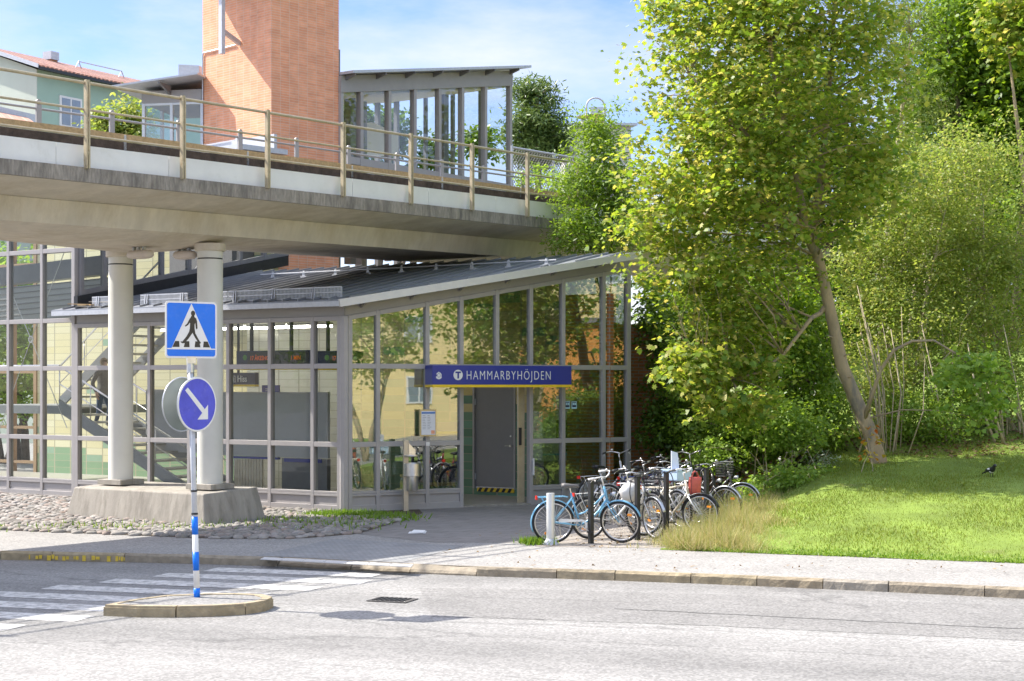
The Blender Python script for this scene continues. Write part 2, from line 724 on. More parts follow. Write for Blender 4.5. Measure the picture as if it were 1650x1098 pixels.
# ------------------------------------------------------------------ shared materials
m_metal = M("grey_painted_steel", (0.37, 0.35, 0.335), 0.45, 0.0, 0.05, 6, spec=0.5)
m_metal_d = M("dark_painted_steel", (0.19, 0.185, 0.185), 0.45, 0.0, 0.08, 6)
m_fascia = M("fascia_sheet", (0.33, 0.315, 0.30), 0.45, 0.0, 0.05, 4)
m_galv = M("galvanised_steel", (0.55, 0.57, 0.6), 0.38, 0.85, 0.15, 14)
m_galv_m = M("matt_zinc_grey", (0.50, 0.52, 0.55), 0.5, 0.3, 0.1, 12)
m_steel = M("brushed_steel", (0.62, 0.61, 0.6), 0.3, 0.95, 0.08, 20)
m_black = M("black_rubber", (0.02, 0.02, 0.021), 0.6, 0, 0.2, 10)
m_blackp = M("black_paint", (0.025, 0.026, 0.028), 0.35, 0, 0.2, 10)
m_white = M("white_paint", (0.74, 0.74, 0.725), 0.4, 0, 0.05, 8, c2=(0.64, 0.63, 0.59), c2pos=(0.58, 0.75), c2s=9)
m_conc = M("weathered_concrete", (0.58, 0.53, 0.44), 0.85, 0, 0.14, 2.5, 0.25, 60, (1, 1, 0.35), c2=(0.47, 0.41, 0.31), c2pos=(0.48, 0.7), c2s=1.3)
m_conc_d = M("dark_stained_concrete", (0.29, 0.262, 0.225), 0.92, 0, 0.35, 22, 0.6, 70, (1, 1, 0.22), c2=(0.11, 0.10, 0.088), c2pos=(0.46, 0.70), c2s=3.2)
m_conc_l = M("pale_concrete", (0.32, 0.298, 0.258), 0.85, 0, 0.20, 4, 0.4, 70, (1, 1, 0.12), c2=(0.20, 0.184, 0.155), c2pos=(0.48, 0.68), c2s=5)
m_colpaint = M("column_paint", (0.64, 0.635, 0.58), 0.6, 0, 0.05, 2.0, 0.05, 30)
m_panel = M("white_fibre_cement", (0.74, 0.745, 0.73), 0.6, 0, 0.06, 1.6, c2=(0.62, 0.62, 0.58), c2pos=(0.58, 0.8), c2s=2.2)
m_railp = M("beige_rail_paint", (0.44, 0.37, 0.24), 0.5, 0.1, 0.18, 5, c2=(0.28, 0.20, 0.11), c2pos=(0.6, 0.72), c2s=6)
m_wood = M("weathered_plank", (0.42, 0.30, 0.16), 0.75, 0, 0.25, 3, 0.2, 30, (0.3, 6, 6))
m_rust = M("rusty_track", (0.075, 0.055, 0.042), 0.85, 0, 0.5, 6, 0.5, 25)
m_glass = glass_mat("window_glass", (0.88, 0.90, 0.89), 0.018, 0.18)
m_glass_f = glass_mat("entrance_glass", (0.72, 0.77, 0.74), 0.16, 0.5)
m_glass_c = glass_mat("clear_glass", (0.93, 0.96, 0.96), 0.045, 0.45)
m_blue = M("sign_blue", (0.028, 0.04, 0.27), 0.35, 0, 0.04, 3)
m_blue2 = M("road_sign_blue", (0.0, 0.165, 0.76), 0.35, 0, 0.07, 4, c2=(0.05, 0.20, 0.74), c2pos=(0.55, 0.8), c2s=5)
m_blue3 = M("faded_sign_blue", (0.085, 0.09, 0.56), 0.4, 0, 0.16, 5, c2=(0.16, 0.16, 0.60), c2pos=(0.55, 0.75), c2s=7)
m_yellow = M("sign_yellow", (0.80, 0.55, 0.03), 0.4, 0, 0.05, 3)
m_dkblue = M("display_housing", (0.02, 0.028, 0.075), 0.35, 0, 0.1, 3)
m_red = M("red_reflector", (0.65, 0.03, 0.02), 0.25, 0, 0.05)
m_orange = M("orange_reflector", (0.9, 0.3, 0.02), 0.25, 0, 0.05)
m_asph = asphalt_mat("road_asphalt", (0.245, 0.24, 0.228), band=0.30, grain=0.24, ang=R(18))
m_asph2 = asphalt_mat("patched_asphalt", (0.205, 0.20, 0.19), band=0.14, grain=0.26, ang=R(18))
m_walk = asphalt_mat("pavement_asphalt", (0.275, 0.266, 0.25), grain=0.24)
m_walk2 = asphalt_mat("entrance_asphalt", (0.23, 0.225, 0.215), grain=0.25)
m_gran = island_mat("kerb_granite", [(0.33, 0.27, 0.18), (0.29, 0.25, 0.19), (0.37, 0.30, 0.18), (0.33, 0.30, 0.25)], 0.85, 0.5, 25)
m_cobble = island_mat("cobblestone", [(0.17, 0.155, 0.135), (0.29, 0.275, 0.25), (0.22, 0.205, 0.18), (0.34, 0.32, 0.295), (0.27, 0.215, 0.18), (0.20, 0.20, 0.19)], 0.85, 0.3, 40)
m_soil = M("soil", (0.085, 0.065, 0.045), 0.95, 0, 0.4, 6, 0.8, 20)
m_paver = brick_mat("concrete_pavers", (0.235, 0.22, 0.205), (0.20, 0.187, 0.175), (0.12, 0.11, 0.10), 0.50, 0.35, 0.5, 0.008, 0.85, flat=True, ang=R(24))
m_sett = brick_mat("setts", (0.235, 0.24, 0.24), (0.285, 0.285, 0.28), (0.20, 0.20, 0.195), 0.10, 0.09, 0.5, 0.008, 0.85, flat=True, ang=R(17))
m_paintw = M("road_paint", (0.58, 0.57, 0.54), 0.7, 0, 0.14, 3, c2=(0.27, 0.265, 0.25), c2pos=(0.44, 0.62), c2s=8, bump=0.2, bs=80)
m_lawn = M("lawn_soil", (0.16, 0.23, 0.035), 0.95, 0, 0.3, 1.3, 0.5, 30, c2=(0.13, 0.12, 0.05), c2pos=(0.6, 0.75), c2s=0.8)

# ------------------------------------------------------------------ the ground
def poly_sheet(name, pts, z, mat, kind='structure'):
    mb = MB()
    mb.add([(x, y, z) for x, y in pts], [tuple(range(len(pts)))])
    o = mb.build(name, mat, recalc=False)
    if o.data.polygons[0].normal.z < 0:
        o.data.flip_normals()
    if kind:
        o['kind'] = kind
    return o


poly_sheet("ground", [(-600, -300), (600, -300), (600, 1500), (-600, 1500)], -0.30, M("far_ground", (0.10, 0.11, 0.05), 0.95, 0, 0.3, 0.2))
ROADZ = -0.12
KERB = [(-120, 44.0), (-30, 28.2), (-14, 25.5), (-7.7, 24.3), (-5.0, 23.83), (-3.3, 23.38), (-1.97, 22.75), (-0.77, 22.28), (1.0, 21.82), (2.68, 21.30), (4.5, 20.62), (6.3, 19.86), (9.5, 18.4), (20, 13.2), (60, -6)]
poly_sheet("road", [(x, y + 0.03) for x, y in KERB] + [(60, -60), (-120, -60)], ROADZ, m_asph)
poly_sheet("road_repair", [(-1.2, 20.9), (0.4, 20.75), (2.6, 20.25), (6.2, 19.15), (12, 16.6), (11.2, 13.9), (5.4, 16.55), (2.2, 17.6), (0.2, 18.1), (-0.9, 18.3)], ROADZ + 0.003, m_asph2)
sm = MB()
a_0, b_0 = Vector((1.2, 18.95)), Vector((9.5, 15.9))
pp_ = [a_0.lerp(b_0, i / 24) + Vector((0, random.uniform(-0.025, 0.025))) for i in range(25)]
for p_, q_ in zip(pp_, pp_[1:]):
    wv = random.uniform(0.012, 0.022)
    sm.add([(p_.x, p_.y - wv, ROADZ + 0.006), (q_.x, q_.y - wv, ROADZ + 0.006), (q_.x, q_.y + wv, ROADZ + 0.006), (p_.x, p_.y + wv, ROADZ + 0.006)], [(0, 1, 2, 3)])
struct(sm.build("road_seam", M("bitumen_seam", (0.09, 0.088, 0.085), 0.8, 0, 0.2, 8), recalc=False))
KIN = []
for i, (x, y) in enumerate(KERB):
    a = Vector(KERB[max(0, i - 1)])
    b = Vector(KERB[min(len(KERB) - 1, i + 1)])
    d = (b - a).normalized()
    KIN.append((x - d.y * 0.14, y + d.x * 0.14))
poly_sheet("pavement", KIN + [(60, 70), (-120, 70)], 0.0, m_walk)


def along(poly, step0=0.9, jit=0.25):
    """cut a polyline into stone lengths"""
    segs = []
    pts = [Vector(p) for p in poly]
    cum = [0]
    for a, b in zip(pts, pts[1:]):
        cum.append(cum[-1] + (b - a).length)

    def at(s):
        for i in range(len(pts) - 1):
            if s <= cum[i + 1] or i == len(pts) - 2:
                return pts[i].lerp(pts[i + 1], (s - cum[i]) / (cum[i + 1] - cum[i]))
    s = 0
    while s < cum[-1]:
        e = s + step0 + random.uniform(-jit, jit)
        segs.append((at(s), at(min(e - 0.012, cum[-1]))))
        s = e
    return segs


kb = MB()
for a, b in along(KERB[1:-1], 1.05, 0.25):
    d = (b - a).normalized()
    n = Vector((-d.y, d.x))
    mid = (a + b) / 2
    # dropped kerb at the crossing
    k = max(0.0, 1 - abs(mid.x + 1.9) / 2.1)
    k = min(1, k * 1.6)
    top = 0.012 - 0.085 * k + random.uniform(-0.006, 0.006)
    n0 = a + n * 0.0
    q = 6
    vs = []
    for i in range(q + 1):
        p = a.lerp(b, i / q)
        j = [random.uniform(-0.010, 0.010) for _ in range(4)]
        for (w, z) in ((0.0 + j[0], -0.25), (0.0 + j[1], top - 0.035 + j[3] * 0.5), (0.028 + j[2] * 0.6, top + j[3] * 0.3), (0.145, 0.003)):
            vs.append((p.x + n.x * w, p.y + n.y * w, z))
    fs = []
    for i in range(q):
        for c in range(3):
            fs.append((i * 4 + c, (i + 1) * 4 + c, (i + 1) * 4 + c + 1, i * 4 + c + 1))
    fs += [(0, 1, 2, 3), (q * 4 + 3, q * 4 + 2, q * 4 + 1, q * 4)]
    kb.add(vs, fs)
struct(kb.build("kerb", m_gran))
# worn yellow paint on the left kerb
yk = MB()
for (x0, x1) in ((-7.25, -5.75), (-5.0, -4.35)):
    for a, b in along([(x0, 24.3 - (x0 + 7.7) * 0.174 + 0.004), (x1, 24.3 - (x1 + 7.7) * 0.174 + 0.004)], 0.05, 0.03):
        if random.random() < 0.62:
            z0 = -0.115 + random.uniform(0, 0.03)
            z1 = -0.03 + random.uniform(-0.02, 0.005)
            yk.prism([(a.x, a.y - 0.016, z0), (b.x, b.y - 0.016, z0), (b.x, b.y - 0.014, z1), (a.x, a.y - 0.014, z1)], (0, 0.004, 0))
struct(yk.build("kerb_paint", M("old_yellow_paint", (0.62, 0.45, 0.06), 0.8, 0, 0.2, 12)))

poly_sheet("path", [(-2.6, 27.2), (-1.25, 25.75), (0.35, 25.75), (1.3, 28.5), (2.5, 34.6), (2.6, 35.4), (-3.3, 32.0), (-1.9, 31.5), (-2.1, 29.5)], 0.004, m_paver)
poly_sheet("sett_strip", [(-3.77, 23.75), (-1.55, 22.8), (-0.75, 25.2), (-2.9, 26.3)], 0.004, m_sett)
sb = MB()
for i in range(7):
    x0 = -3.62 + i * 0.32
    f = lambda x: 23.2 - (x + 3.62) * 0.44
    sb.prism([(x0, f(x0), 0.0), (x0 + 0.31, f(x0 + 0.31), 0.0), (x0 + 0.33, f(x0 + 0.31) + 0.28, 0.0), (x0 + 0.02, f(x0) + 0.28, 0.0)], (0, 0, 0.010))
struct(sb.build("crossing_slabs", M("pale_slab", (0.50, 0.49, 0.47), 0.8, 0, 0.08, 4)))
poly_sheet("cobble_bed", [(-16, 31), (-8.85, 27.95), (-4.8, 26.35), (-3.4, 26.45), (-2.6, 27.25), (-2.1, 29.5), (-1.75, 31.6), (-1.9, 32.8), (-3.31, 32.0), (-16, 40.3)], 0.006, m_soil)
# a patched strip of newer asphalt by the bicycle stands
poly_sheet("bicycle_parking", [(0.35, 25.1), (2.9, 24.75), (3.6, 26.5), (5.2, 31.0), (3.0, 34.5), (1.3, 28.5)], 0.004, M("gravelly_asphalt", (0.30, 0.27, 0.235), 0.9, 0, 0.25, 14, 0.4, 60, c2=(0.20, 0.16, 0.12), c2pos=(0.55, 0.7), c2s=3))

# zebra stripes
SD = Vector((0.955, -0.285)).normalized()
SS = Vector((-0.57, -0.672))
zb = MB()
for k in range(11):
    p = Vector((-4.30, 23.02)) + SS * k
    ln = 2.55 if k == 0 else 3.05
    n = Vector((-SD.y, SD.x)) * 0.235
    q = p + SD * ln
    m = 10
    vs, fs = [], []
    for i in range(m + 1):
        c = p.lerp(q, i / m)
        j = random.uniform(-0.012, 0.012)
        for sgn in (-1, 1):
            vs.append((c.x + sgn * n.x * (1 + j), c.y + sgn * n.y * (1 + j), ROADZ + 0.004))
    for i in range(m):
        fs.append((2 * i, 2 * i + 1, 2 * i + 3, 2 * i + 2))
    zb.add(vs, fs)
struct(zb.build("crosswalk_marking", m_paintw, recalc=False))
# manhole / drain
t = thing("drain_cover", "cast iron drain cover set flush in the sunlit road right of the crossing", "drain cover", (-1.46, 19.7, ROADZ + 0.004), R(-20))
MB().box(-0.26, 0.26, -0.2, 0.2, 0, 0.008).build("drain_frame", M("cast_iron", (0.10, 0.095, 0.09), 0.7, 0.4, 0.2, 10), t)
g = MB()
for i in range(7):
    g.box(-0.21 + i * 0.062, -0.18 + i * 0.062, -0.15, 0.15, 0.0085, 0.016)
g.build("grate", m_black, t)

# traffic island
ISL = [(-4.66, 18.38), (-4.45, 18.85), (-4.15, 19.25), (-3.7, 19.42), (-3.3, 19.45), (-2.98, 19.34), (-2.82, 19.08), (-2.86, 18.75), (-3.05, 18.47), (-3.4, 18.31), (-3.8, 18.24), (-4.25, 18.26)]
t = thing("traffic_island", "low kerbed island with rounded granite edge carrying the road signs", "traffic island", (-3.7, 18.85, ROADZ))
ic = Vector((-3.7, 18.85))
rel = [Vector(p) - ic for p in ISL]
MB().prism([(p.x * 0.86, p.y * 0.8, 0.0) for p in rel], (0, 0, 0.118)).build("island_surface", m_walk2, t)
n = len(rel)
for i in (0, 2, 4, 6, 8, 10):
    mb = MB()
    seg = [rel[i], rel[(i + 1) % n], rel[(i + 2) % n]]
    seg[0] = seg[0].lerp(seg[1], 0.02)
    seg[2] = seg[2].lerp(seg[1], 0.02)
    o_ = [(p.x, p.y) for p in seg]
    i_ = [(p.x * 0.87, p.y * 0.81) for p in seg][::-1]
    o2 = [(p.x * 0.985, p.y * 0.975) for p in seg]
    mb.prism([(x, y, 0.0) for x, y in o_ + i_], (0, 0, 0.10))
    mb.prism([(x, y, 0.10) for x, y in o2 + i_], (0, 0, 0.026))
    mb.build("kerb_stone", m_gran, t)


# cobblestones: one uncountable field
def inside(pt, poly):
    x, y = pt
    c = False
    for i in range(len(poly)):
        x0, y0 = poly[i]
        x1, y1 = poly[i - 1]
        if (y0 > y) != (y1 > y) and x < (x1 - x0) * (y - y0) / (y1 - y0) + x0:
            c = not c
    return c


CORN = Vector((-3.31, 31.9))
LX, LY = Vector((0.838, -0.546)), Vector((0.546, 0.838))
FX, FY = Vector((0.872, 0.489)), Vector((-0.489, 0.872))
E0 = Vector((-6.745, 25.6))
BX, BY = Vector((0.578, 0.816)), Vector((-0.816, 0.578))      # along the viaduct, across it


def fL(p):
    q = LX * p.x + LY * p.y
    return Vector((q.x, q.y, p.z))


def fF(p):
    q = FX * p.x + FY * p.y
    return Vector((q.x, q.y, p.z))


PL_C = E0 + BX * 4.1 + BY * 2.69
cp = [(-13.5, 29.9), (-8.85, 27.9), (-4.8, 26.3), (-3.4, 26.4), (-2.65, 27.2), (-2.15, 29.5), (-1.8, 31.5), (-2.0, 32.5), (-3.31, 31.75), (-13.5, 38.3)]
cb_ = MB()
y = 26.2
row = 0
while y < 38.5:
    x = -13.6 + (0.107 if row % 2 else 0)
    while x < -1.6:
        px_, py_ = x + random.uniform(-0.035, 0.035), y + random.uniform(-0.03, 0.03)
        r_ = Vector((px_, py_)) - PL_C
        on_pl = abs(r_.dot(BY)) < 1.95 and abs(r_.dot(BX)) < 0.8
        wall = (Vector((px_, py_)) - CORN).dot(LY) > -0.06
        if inside((px_, py_), cp) and not on_pl and not wall:
            a = random.uniform(0, math.pi)
            s1, s2, s3 = random.uniform(0.075, 0.14), random.uniform(0.06, 0.10), random.uniform(0.03, 0.06)
            b = MB().ball((0, 0, 0), (s1, s2, s3), 9, 6)
            ca, sa = math.cos(a), math.sin(a)
            lump = [random.uniform(0.88, 1.08) for _ in b.v]
            cb_.add([(px_ + (v[0] * ca - v[1] * sa) * k, py_ + (v[0] * sa + v[1] * ca) * k, 0.012 + v[2] * k) for v, k in zip(b.v, lump)], b.f)
        x += 0.215
    y += 0.185
    row += 1
tag(cb_.build("cobblestones", m_cobble, smooth=True, recalc=False), "rounded pale cobblestones set around the concrete pillar plinth", "cobblestones", kind='stuff')

# ------------------------------------------------------------------ mound and lawn
A0 = Vector((2.62, 24.45))
LA, LD = Vector((0.931, -0.364)), Vector((0.364, 0.931))


def sstep(a, b, x):
    k = min(1, max(0, (x - a) / (b - a)))
    return k * k * (3 - 2 * k)


def hill_ad(a, d):
    e = 0.988 * a + 0.15 * d
    base = 0.112 * min(max(d, 0), 11) + 0.16 * max(d - 11, 0)
    return sstep(-0.35, 2.2, e) * base + 0.0 * d


def hill(x, y):
    r_ = Vector((x, y)) - A0
    return hill_ad(r_.dot(LA), r_.dot(LD))


mb = MB()
NA, ND = 46, 46
for j in range(ND + 1):
    d = 0.02 + 34 * (j / ND) ** 1.4
    for i in range(NA + 1):
        a = (-0.38 - 0.15 * d) / 0.988 + 38 * (i / NA) ** 1.6
        # ragged front edge
        dd = d + (0.10 * math.sin(a * 3.1) + 0.07 * math.sin(a * 7.3 + 1)) * max(0, 1 - d / 0.6)
        p = A0 + LA * a + LD * max(0.0, dd)
        mb.v.append((p.x, p.y, hill_ad(a, dd) + 0.006 + 0.02 * math.sin(a * 1.7) * math.sin(d * 1.3) * min(1, d)))
for j in range(ND):
    for i in range(NA):
        o = j * (NA + 1) + i
        mb.f.append((o, o + 1, o + NA + 2, o + NA + 1))
struct(mb.build("lawn", m_lawn, smooth=True, recalc=False))


# ------------------------------------------------------------------ fast meshes from templates
def tri_mesh(name, co, k, mat, parent=None, smooth=False):
    """co: (N, k, 3) array -> N faces of k corners"""
    N = co.shape[0]
    me = bpy.data.meshes.new(name)
    me.vertices.add(N * k)
    me.vertices.foreach_set("co", co.reshape(-1).astype(np.float32))
    me.loops.add(N * k)
    me.loops.foreach_set("vertex_index", np.arange(N * k, dtype=np.int32))
    me.polygons.add(N)
    me.polygons.foreach_set("loop_start", np.arange(0, N * k, k, dtype=np.int32))
    me.polygons.foreach_set("loop_total", np.full(N, k, dtype=np.int32))
    me.update(calc_edges=True)
    me.materials.append(mat)
    o = bpy.data.objects.new(name, me)
    COL.objects.link(o)
    if parent:
        o.parent = parent
    return o


def blades(P, h, w, lean, rng):
    """grass blades as thin bent triangles (two faces sharing a look): N x 3"""
    N = len(P)
    th = rng.uniform(0, 2 * np.pi, N)
    le = rng.uniform(0, 1, N) * lean
    ph = rng.uniform(0, 2 * np.pi, N)
    hh = h * rng.uniform(0.55, 1.25, N)
    ww = w * rng.uniform(0.6, 1.3, N)
    dx, dy = np.cos(th) * ww, np.sin(th) * ww
    tip = np.stack([P[:, 0] + np.cos(ph) * le * hh, P[:, 1] + np.sin(ph) * le * hh, P[:, 2] + hh * np.sqrt(np.clip(1 - le * le * 0.6, 0.15, 1))], 1)
    a = P + np.stack([dx, dy, np.zeros(N)], 1)
    b = P - np.stack([dx, dy, np.zeros(N)], 1)
    return np.stack([a, b, tip], 1)


m_grass = leaf_mat("grass_blade", [(0.115, 0.18, 0.02), (0.17, 0.23, 0.027), (0.215, 0.26, 0.036), (0.145, 0.21, 0.024), (0.26, 0.265, 0.07)], 0.3, 0.5)
N = 150000
aa = RNG.uniform(0, 1, N)
dd = 0.05 + 12.5 * RNG.uniform(0, 1, N) ** 0.85
am = (-0.2 - 0.15 * dd) / 0.988
a_ = am + 0.25 + aa * 11.5
keep = (dd > 0.35) | (RNG.uniform(0, 1, N) < 0.35)
a_, dd = a_[keep], dd[keep]
P = np.empty((len(a_), 3))
P[:, 0] = A0.x + LA.x * a_ + LD.x * dd
P[:, 1] = A0.y + LA.y * a_ + LD.y * dd
P[:, 2] = [hill_ad(x, y) for x, y in zip(a_, dd)]
vis = (P[:, 0] < P[:, 1] * 0.335 + 0.3)
P = P[vis]
tag(tri_mesh("lawn_grass", blades(P, 0.05, 0.006, 0.9, RNG), 3, m_grass), "short mown green grass of the sloping lawn", "grass", kind='stuff')

# rough dry grass on the corner of the mound
m_dry = leaf_mat("dry_grass", [(0.44, 0.37, 0.16), (0.50, 0.43, 0.21), (0.19, 0.26, 0.05), (0.42, 0.37, 0.13), (0.54, 0.47, 0.27), (0.23, 0.29, 0.06), (0.36, 0.34, 0.12)], 0.3, 0.6)
N = 34000
dd = RNG.uniform(0.0, 7.5, N)
off = RNG.normal(0.5, 0.5, N)
a_ = (-0.15 - 0.15 * dd) / 0.988 + off
keepd = RNG.uniform(0, 1, N) < np.clip(1.25 - dd / 9.0, 0.35, 1) * (0.55 + 0.45 * np.sin(dd * 4.1 + off * 6))
a_, dd, off = a_[keepd], dd[keepd], off[keepd]
P = np.empty((len(a_), 3))
P[:, 0] = A0.x + LA.x * a_ + LD.x * dd
P[:, 1] = A0.y + LA.y * a_ + LD.y * dd
P[:, 2] = [hill_ad(x, y) for x, y in zip(a_, dd)]
hgt = np.clip(0.50 - 0.32 * np.abs(off - 0.45), 0.08, 0.5) * (0.75 + 0.3 * np.sin(dd * 3.0) + 0.25 * np.sin(off * 9 + dd * 5))
tag(tri_mesh("dry_grass", blades(P, hgt, 0.005, 1.35, RNG), 3, m_dry), "tall straw coloured dry grass at the edge of the lawn behind the bicycles", "grass", kind='stuff')

# weeds
m_weed = leaf_mat("weed_leaf", [(0.10, 0.20, 0.025), (0.16, 0.28, 0.03), (0.22, 0.33, 0.05)], 0.35)
wp = []
for (cx, cy_, sx, sy, nn) in [(-2.75, 31.0, 0.5, 0.3, 900), (-2.2, 31.5, 0.3, 0.12, 500), (-1.85, 31.8, 0.2, 0.3, 500), (-3.5, 30.9, 0.25, 0.12, 500), (-2.6, 31.6, 0.8, 0.25, 420), (-2.9, 30.6, 0.3, 0.1, 350), (-2.3, 30.2, 0.3, 0.3, 350), (-10.2, 33.6, 0.35, 0.4, 1000), (-9.3, 31.9, 0.3, 0.5, 250), (0.38, 25.5, 0.12, 0.12, 350), (-8.9, 30.2, 0.5, 0.4, 160), (-2.9, 28.8, 0.4, 0.6, 140), (-6.5, 28.2, 1.6, 0.3, 260), (-9.5, 29.5, 1.2, 0.6, 420), (-11.5, 31.5, 0.8, 1.0, 500), (-4.0, 29.5, 0.6, 0.5, 260)]:
    q = np.stack([RNG.normal(cx, sx, nn), RNG.normal(cy_, sy, nn), np.full(nn, 0.01)], 1)
    wp.append(q)
P = np.concatenate(wp)
okw = [(Vector((p[0], p[1])) - CORN).dot(LY) < -0.15 and (Vector((p[0], p[1])) - CORN).dot(FY) < -0.12 for p in P]
P = P[np.array(okw)]
fa = RNG.uniform(0, 9, 5200)
fd = np.abs(RNG.normal(0.0, 0.22, 5200))
F_ = np.stack([A0.x + LA.x * fa + LD.x * fd, A0.y + LA.y * fa + LD.y * fd, np.array([hill_ad(x, y) for x, y in zip(fa, fd)])], 1)
tag(tri_mesh("clover", blades(F_, 0.045, 0.012, 1.2, RNG), 3, m_weed), "small clover and weeds creeping over bare soil along the pavement edge", "weeds", kind='stuff')
tag(tri_mesh("weeds", blades(P, 0.12, 0.016, 1.0, RNG), 3, m_weed), "fresh green weeds sprouting between cobbles and along the station wall", "weeds", kind='stuff')

# a scatter of fallen leaves on the paving
fx = np.concatenate([RNG.normal(2.2, 1.0, 260), RNG.uniform(-1, 9, 120)])
fy = np.concatenate([RNG.normal(26.6, 1.0, 260), RNG.uniform(21.5, 25, 120)])
F_ = np.stack([fx, fy, np.full(len(fx), 0.012)], 1)
okf = np.array([(Vector((a, b)) - A0).dot(LD) < 0.3 or 0.988 * (Vector((a, b)) - A0).dot(LA) + 0.15 * (Vector((a, b)) - A0).dot(LD) < -0.4 for a, b in zip(fx, fy)])
okf &= np.array([b > np.interp(a, [p[0] for p in KERB], [p[1] for p in KERB]) + 0.2 for a, b in zip(fx, fy)])
F_ = F_[okf]
tag(tri_mesh("scattered_leaves", blades(F_, 0.03, 0.025, 3.0, RNG), 3, leaf_mat("dry_leaf", [(0.22, 0.14, 0.06), (0.30, 0.20, 0.08), (0.15, 0.10, 0.05)], 0.1, 0.8)), "small dry leaves and bits scattered on the paving around the bicycles", "leaf litter", kind='stuff')
# litter
t = MB()
t.prism([(-0.14, -0.03, 0.0), (0.15, -0.02, 0.0), (0.17, 0.10, 0.03), (-0.12, 0.09, 0.02)], (0, 0, 0.004))
t.prism([(-0.1, 0.0, 0.012), (0.12, -0.03, 0.012), (0.15, 0.07, 0.045), (-0.05, 0.1, 0.05)], (0, 0, 0.004))
p = W(671, 861, 27.2)
o = t.build("paper", m_white)
o.location = (p.x, p.y, 0.012)
tag(o, "crumpled white sheet of paper lying on the shaded paving", "litter")

# ------------------------------------------------------------------ viaduct
GR = 0.0234                                            # its gradient


def bz(x):
    return 5.965 + GR * x


def fB(p):
    """viaduct coordinates: x along, y inward from the near edge, z above the kerb top"""
    q = BX * p.x + BY * p.y
    return Vector((q.x, q.y, p.z + bz(p.x)))


def bx_of(px, w):
    t_ = (px - CXP) / FPX
    Z = (20.30 + w) / (0.578 - 0.816 * t_)
    P_ = Vector((t_ * Z, Z))
    return (P_ - E0).dot(BX), Z


via = thing("railway_viaduct", "concrete railway viaduct crossing overhead on two round pale columns", "bridge", (E0.x, E0.y, 0))
X0, X1 = -26.0, 34.0


def extr(name, prof, mat, x0=X0, x1=X1, parent=via, bevel=0, nx=1):
    mb = MB()
    k = len(prof)
    for i in range(nx + 1):
        x = x0 + (x1 - x0) * i / nx
        for (w, z) in prof:
            mb.v.append(tuple(fB(Vector((x, w, z)))))
    for i in range(nx):
        for j in range(k):
            mb.f.append((i * k + j, i * k + (j + 1) % k, (i + 1) * k + (j + 1) % k, (i + 1) * k + j))
    mb.f += [tuple(range(k))[::-1], tuple(range(nx * k, nx * k + k))]
    return mb.build(name, mat, parent, bevel=bevel)


extr("edge_beam", [(0, -0.235), (0, 0), (0.32, 0), (0.32, -0.25)], m_conc_d)
extr("edge_beam", [(4.68, -0.25), (4.68, 0), (5.0, 0), (5.0, -0.235)], m_conc_d)
extr("deck_slab", [(0.03, -0.24), (0.32, -0.10), (4.68, -0.10), (4.97, -0.24), (4.0, -0.425), (1.0, -0.425)], m_conc)
# box girder with a haunch over the pier
mb = MB()
gx = [X0, -6, -3, 0, 2.0, 3.55, 4.15, 4.75, 6.5, 10, X1]
gdrop = [0, 0, 0.02, 0.08, 0.15, 0.20, 0.20, 0.10, 0.02, 0, 0]
for x, dr in zip(gx, gdrop):
    for (w, z) in ((1.0, -0.43), (1.10, -0.815), (1.35, -0.815 - dr * 0.4), (2.0, -0.82 - dr), (3.4, -0.82 - dr), (3.9, -0.815), (4.0, -0.43)):
        mb.v.append(tuple(fB(Vector((x, w, z)))))
for i in range(len(gx) - 1):
    for j in range(7):
        mb.f.append((i * 7 + j, i * 7 + (j + 1) % 7, (i + 1) * 7 + (j + 1) % 7, (i + 1) * 7 + j))
mb.f += [tuple(range(7))[::-1], tuple(range((len(gx) - 1) * 7, len(gx) * 7))]
mb.build("girder", m_conc, via)
# fibre cement panels along the edge
pxs = -24.0
k = 0
while pxs < 31:
    L_ = 2.35
    mb = MB()
    mb.box(pxs + 0.005, pxs + L_ - 0.005, 0.13, 0.16, 0.003, 0.365)
    mb.xf(fB)
    if pxs + L_ > -6 and pxs < 26:
        mb.build("side_panel", m_panel, via)
    pxs += L_
extr("ballast_trough", [(1.0, -0.09), (1.0, 0.50), (4.2, 0.50), (4.2, -0.09)], m_rust)
extr("third_rail", [(0.70, 0.36), (0.70, 0.60), (0.84, 0.60), (0.84, 0.36)], m_rust)
extr("running_rail", [(1.85, 0.50), (1.85, 0.64), (1.92, 0.64), (1.92, 0.50)], m_rust)
extr("running_rail", [(3.285, 0.50), (3.285, 0.64), (3.355, 0.64), (3.355, 0.50)], m_rust)
extr("cable_tray", [(0.58, 0.36), (0.58, 0.40), (0.66, 0.40), (0.66, 0.36)], m_galv_m)
xk = -16.0
while xk < 28:
    L_ = 2.9
    mb = MB().box(xk + 0.02, xk + L_ - 0.02, 0.70, 0.90, 0.64, 0.735).xf(fB)
    mb.build("rail_cover_plank", m_wood, via)
    mb = MB().box(xk - 0.03, xk + 0.03, 0.70, 0.735, 0.30, 0.72).xf(fB)
    mb.build("plank_bracket", m_galv_m, via)
    xk += L_
extr("panel_backing", [(0.17, 0.0), (0.17, 0.34), (0.19, 0.34), (0.19, 0.0)], m_rust)  # dark strip added to keep sunlight from showing through the panel gaps
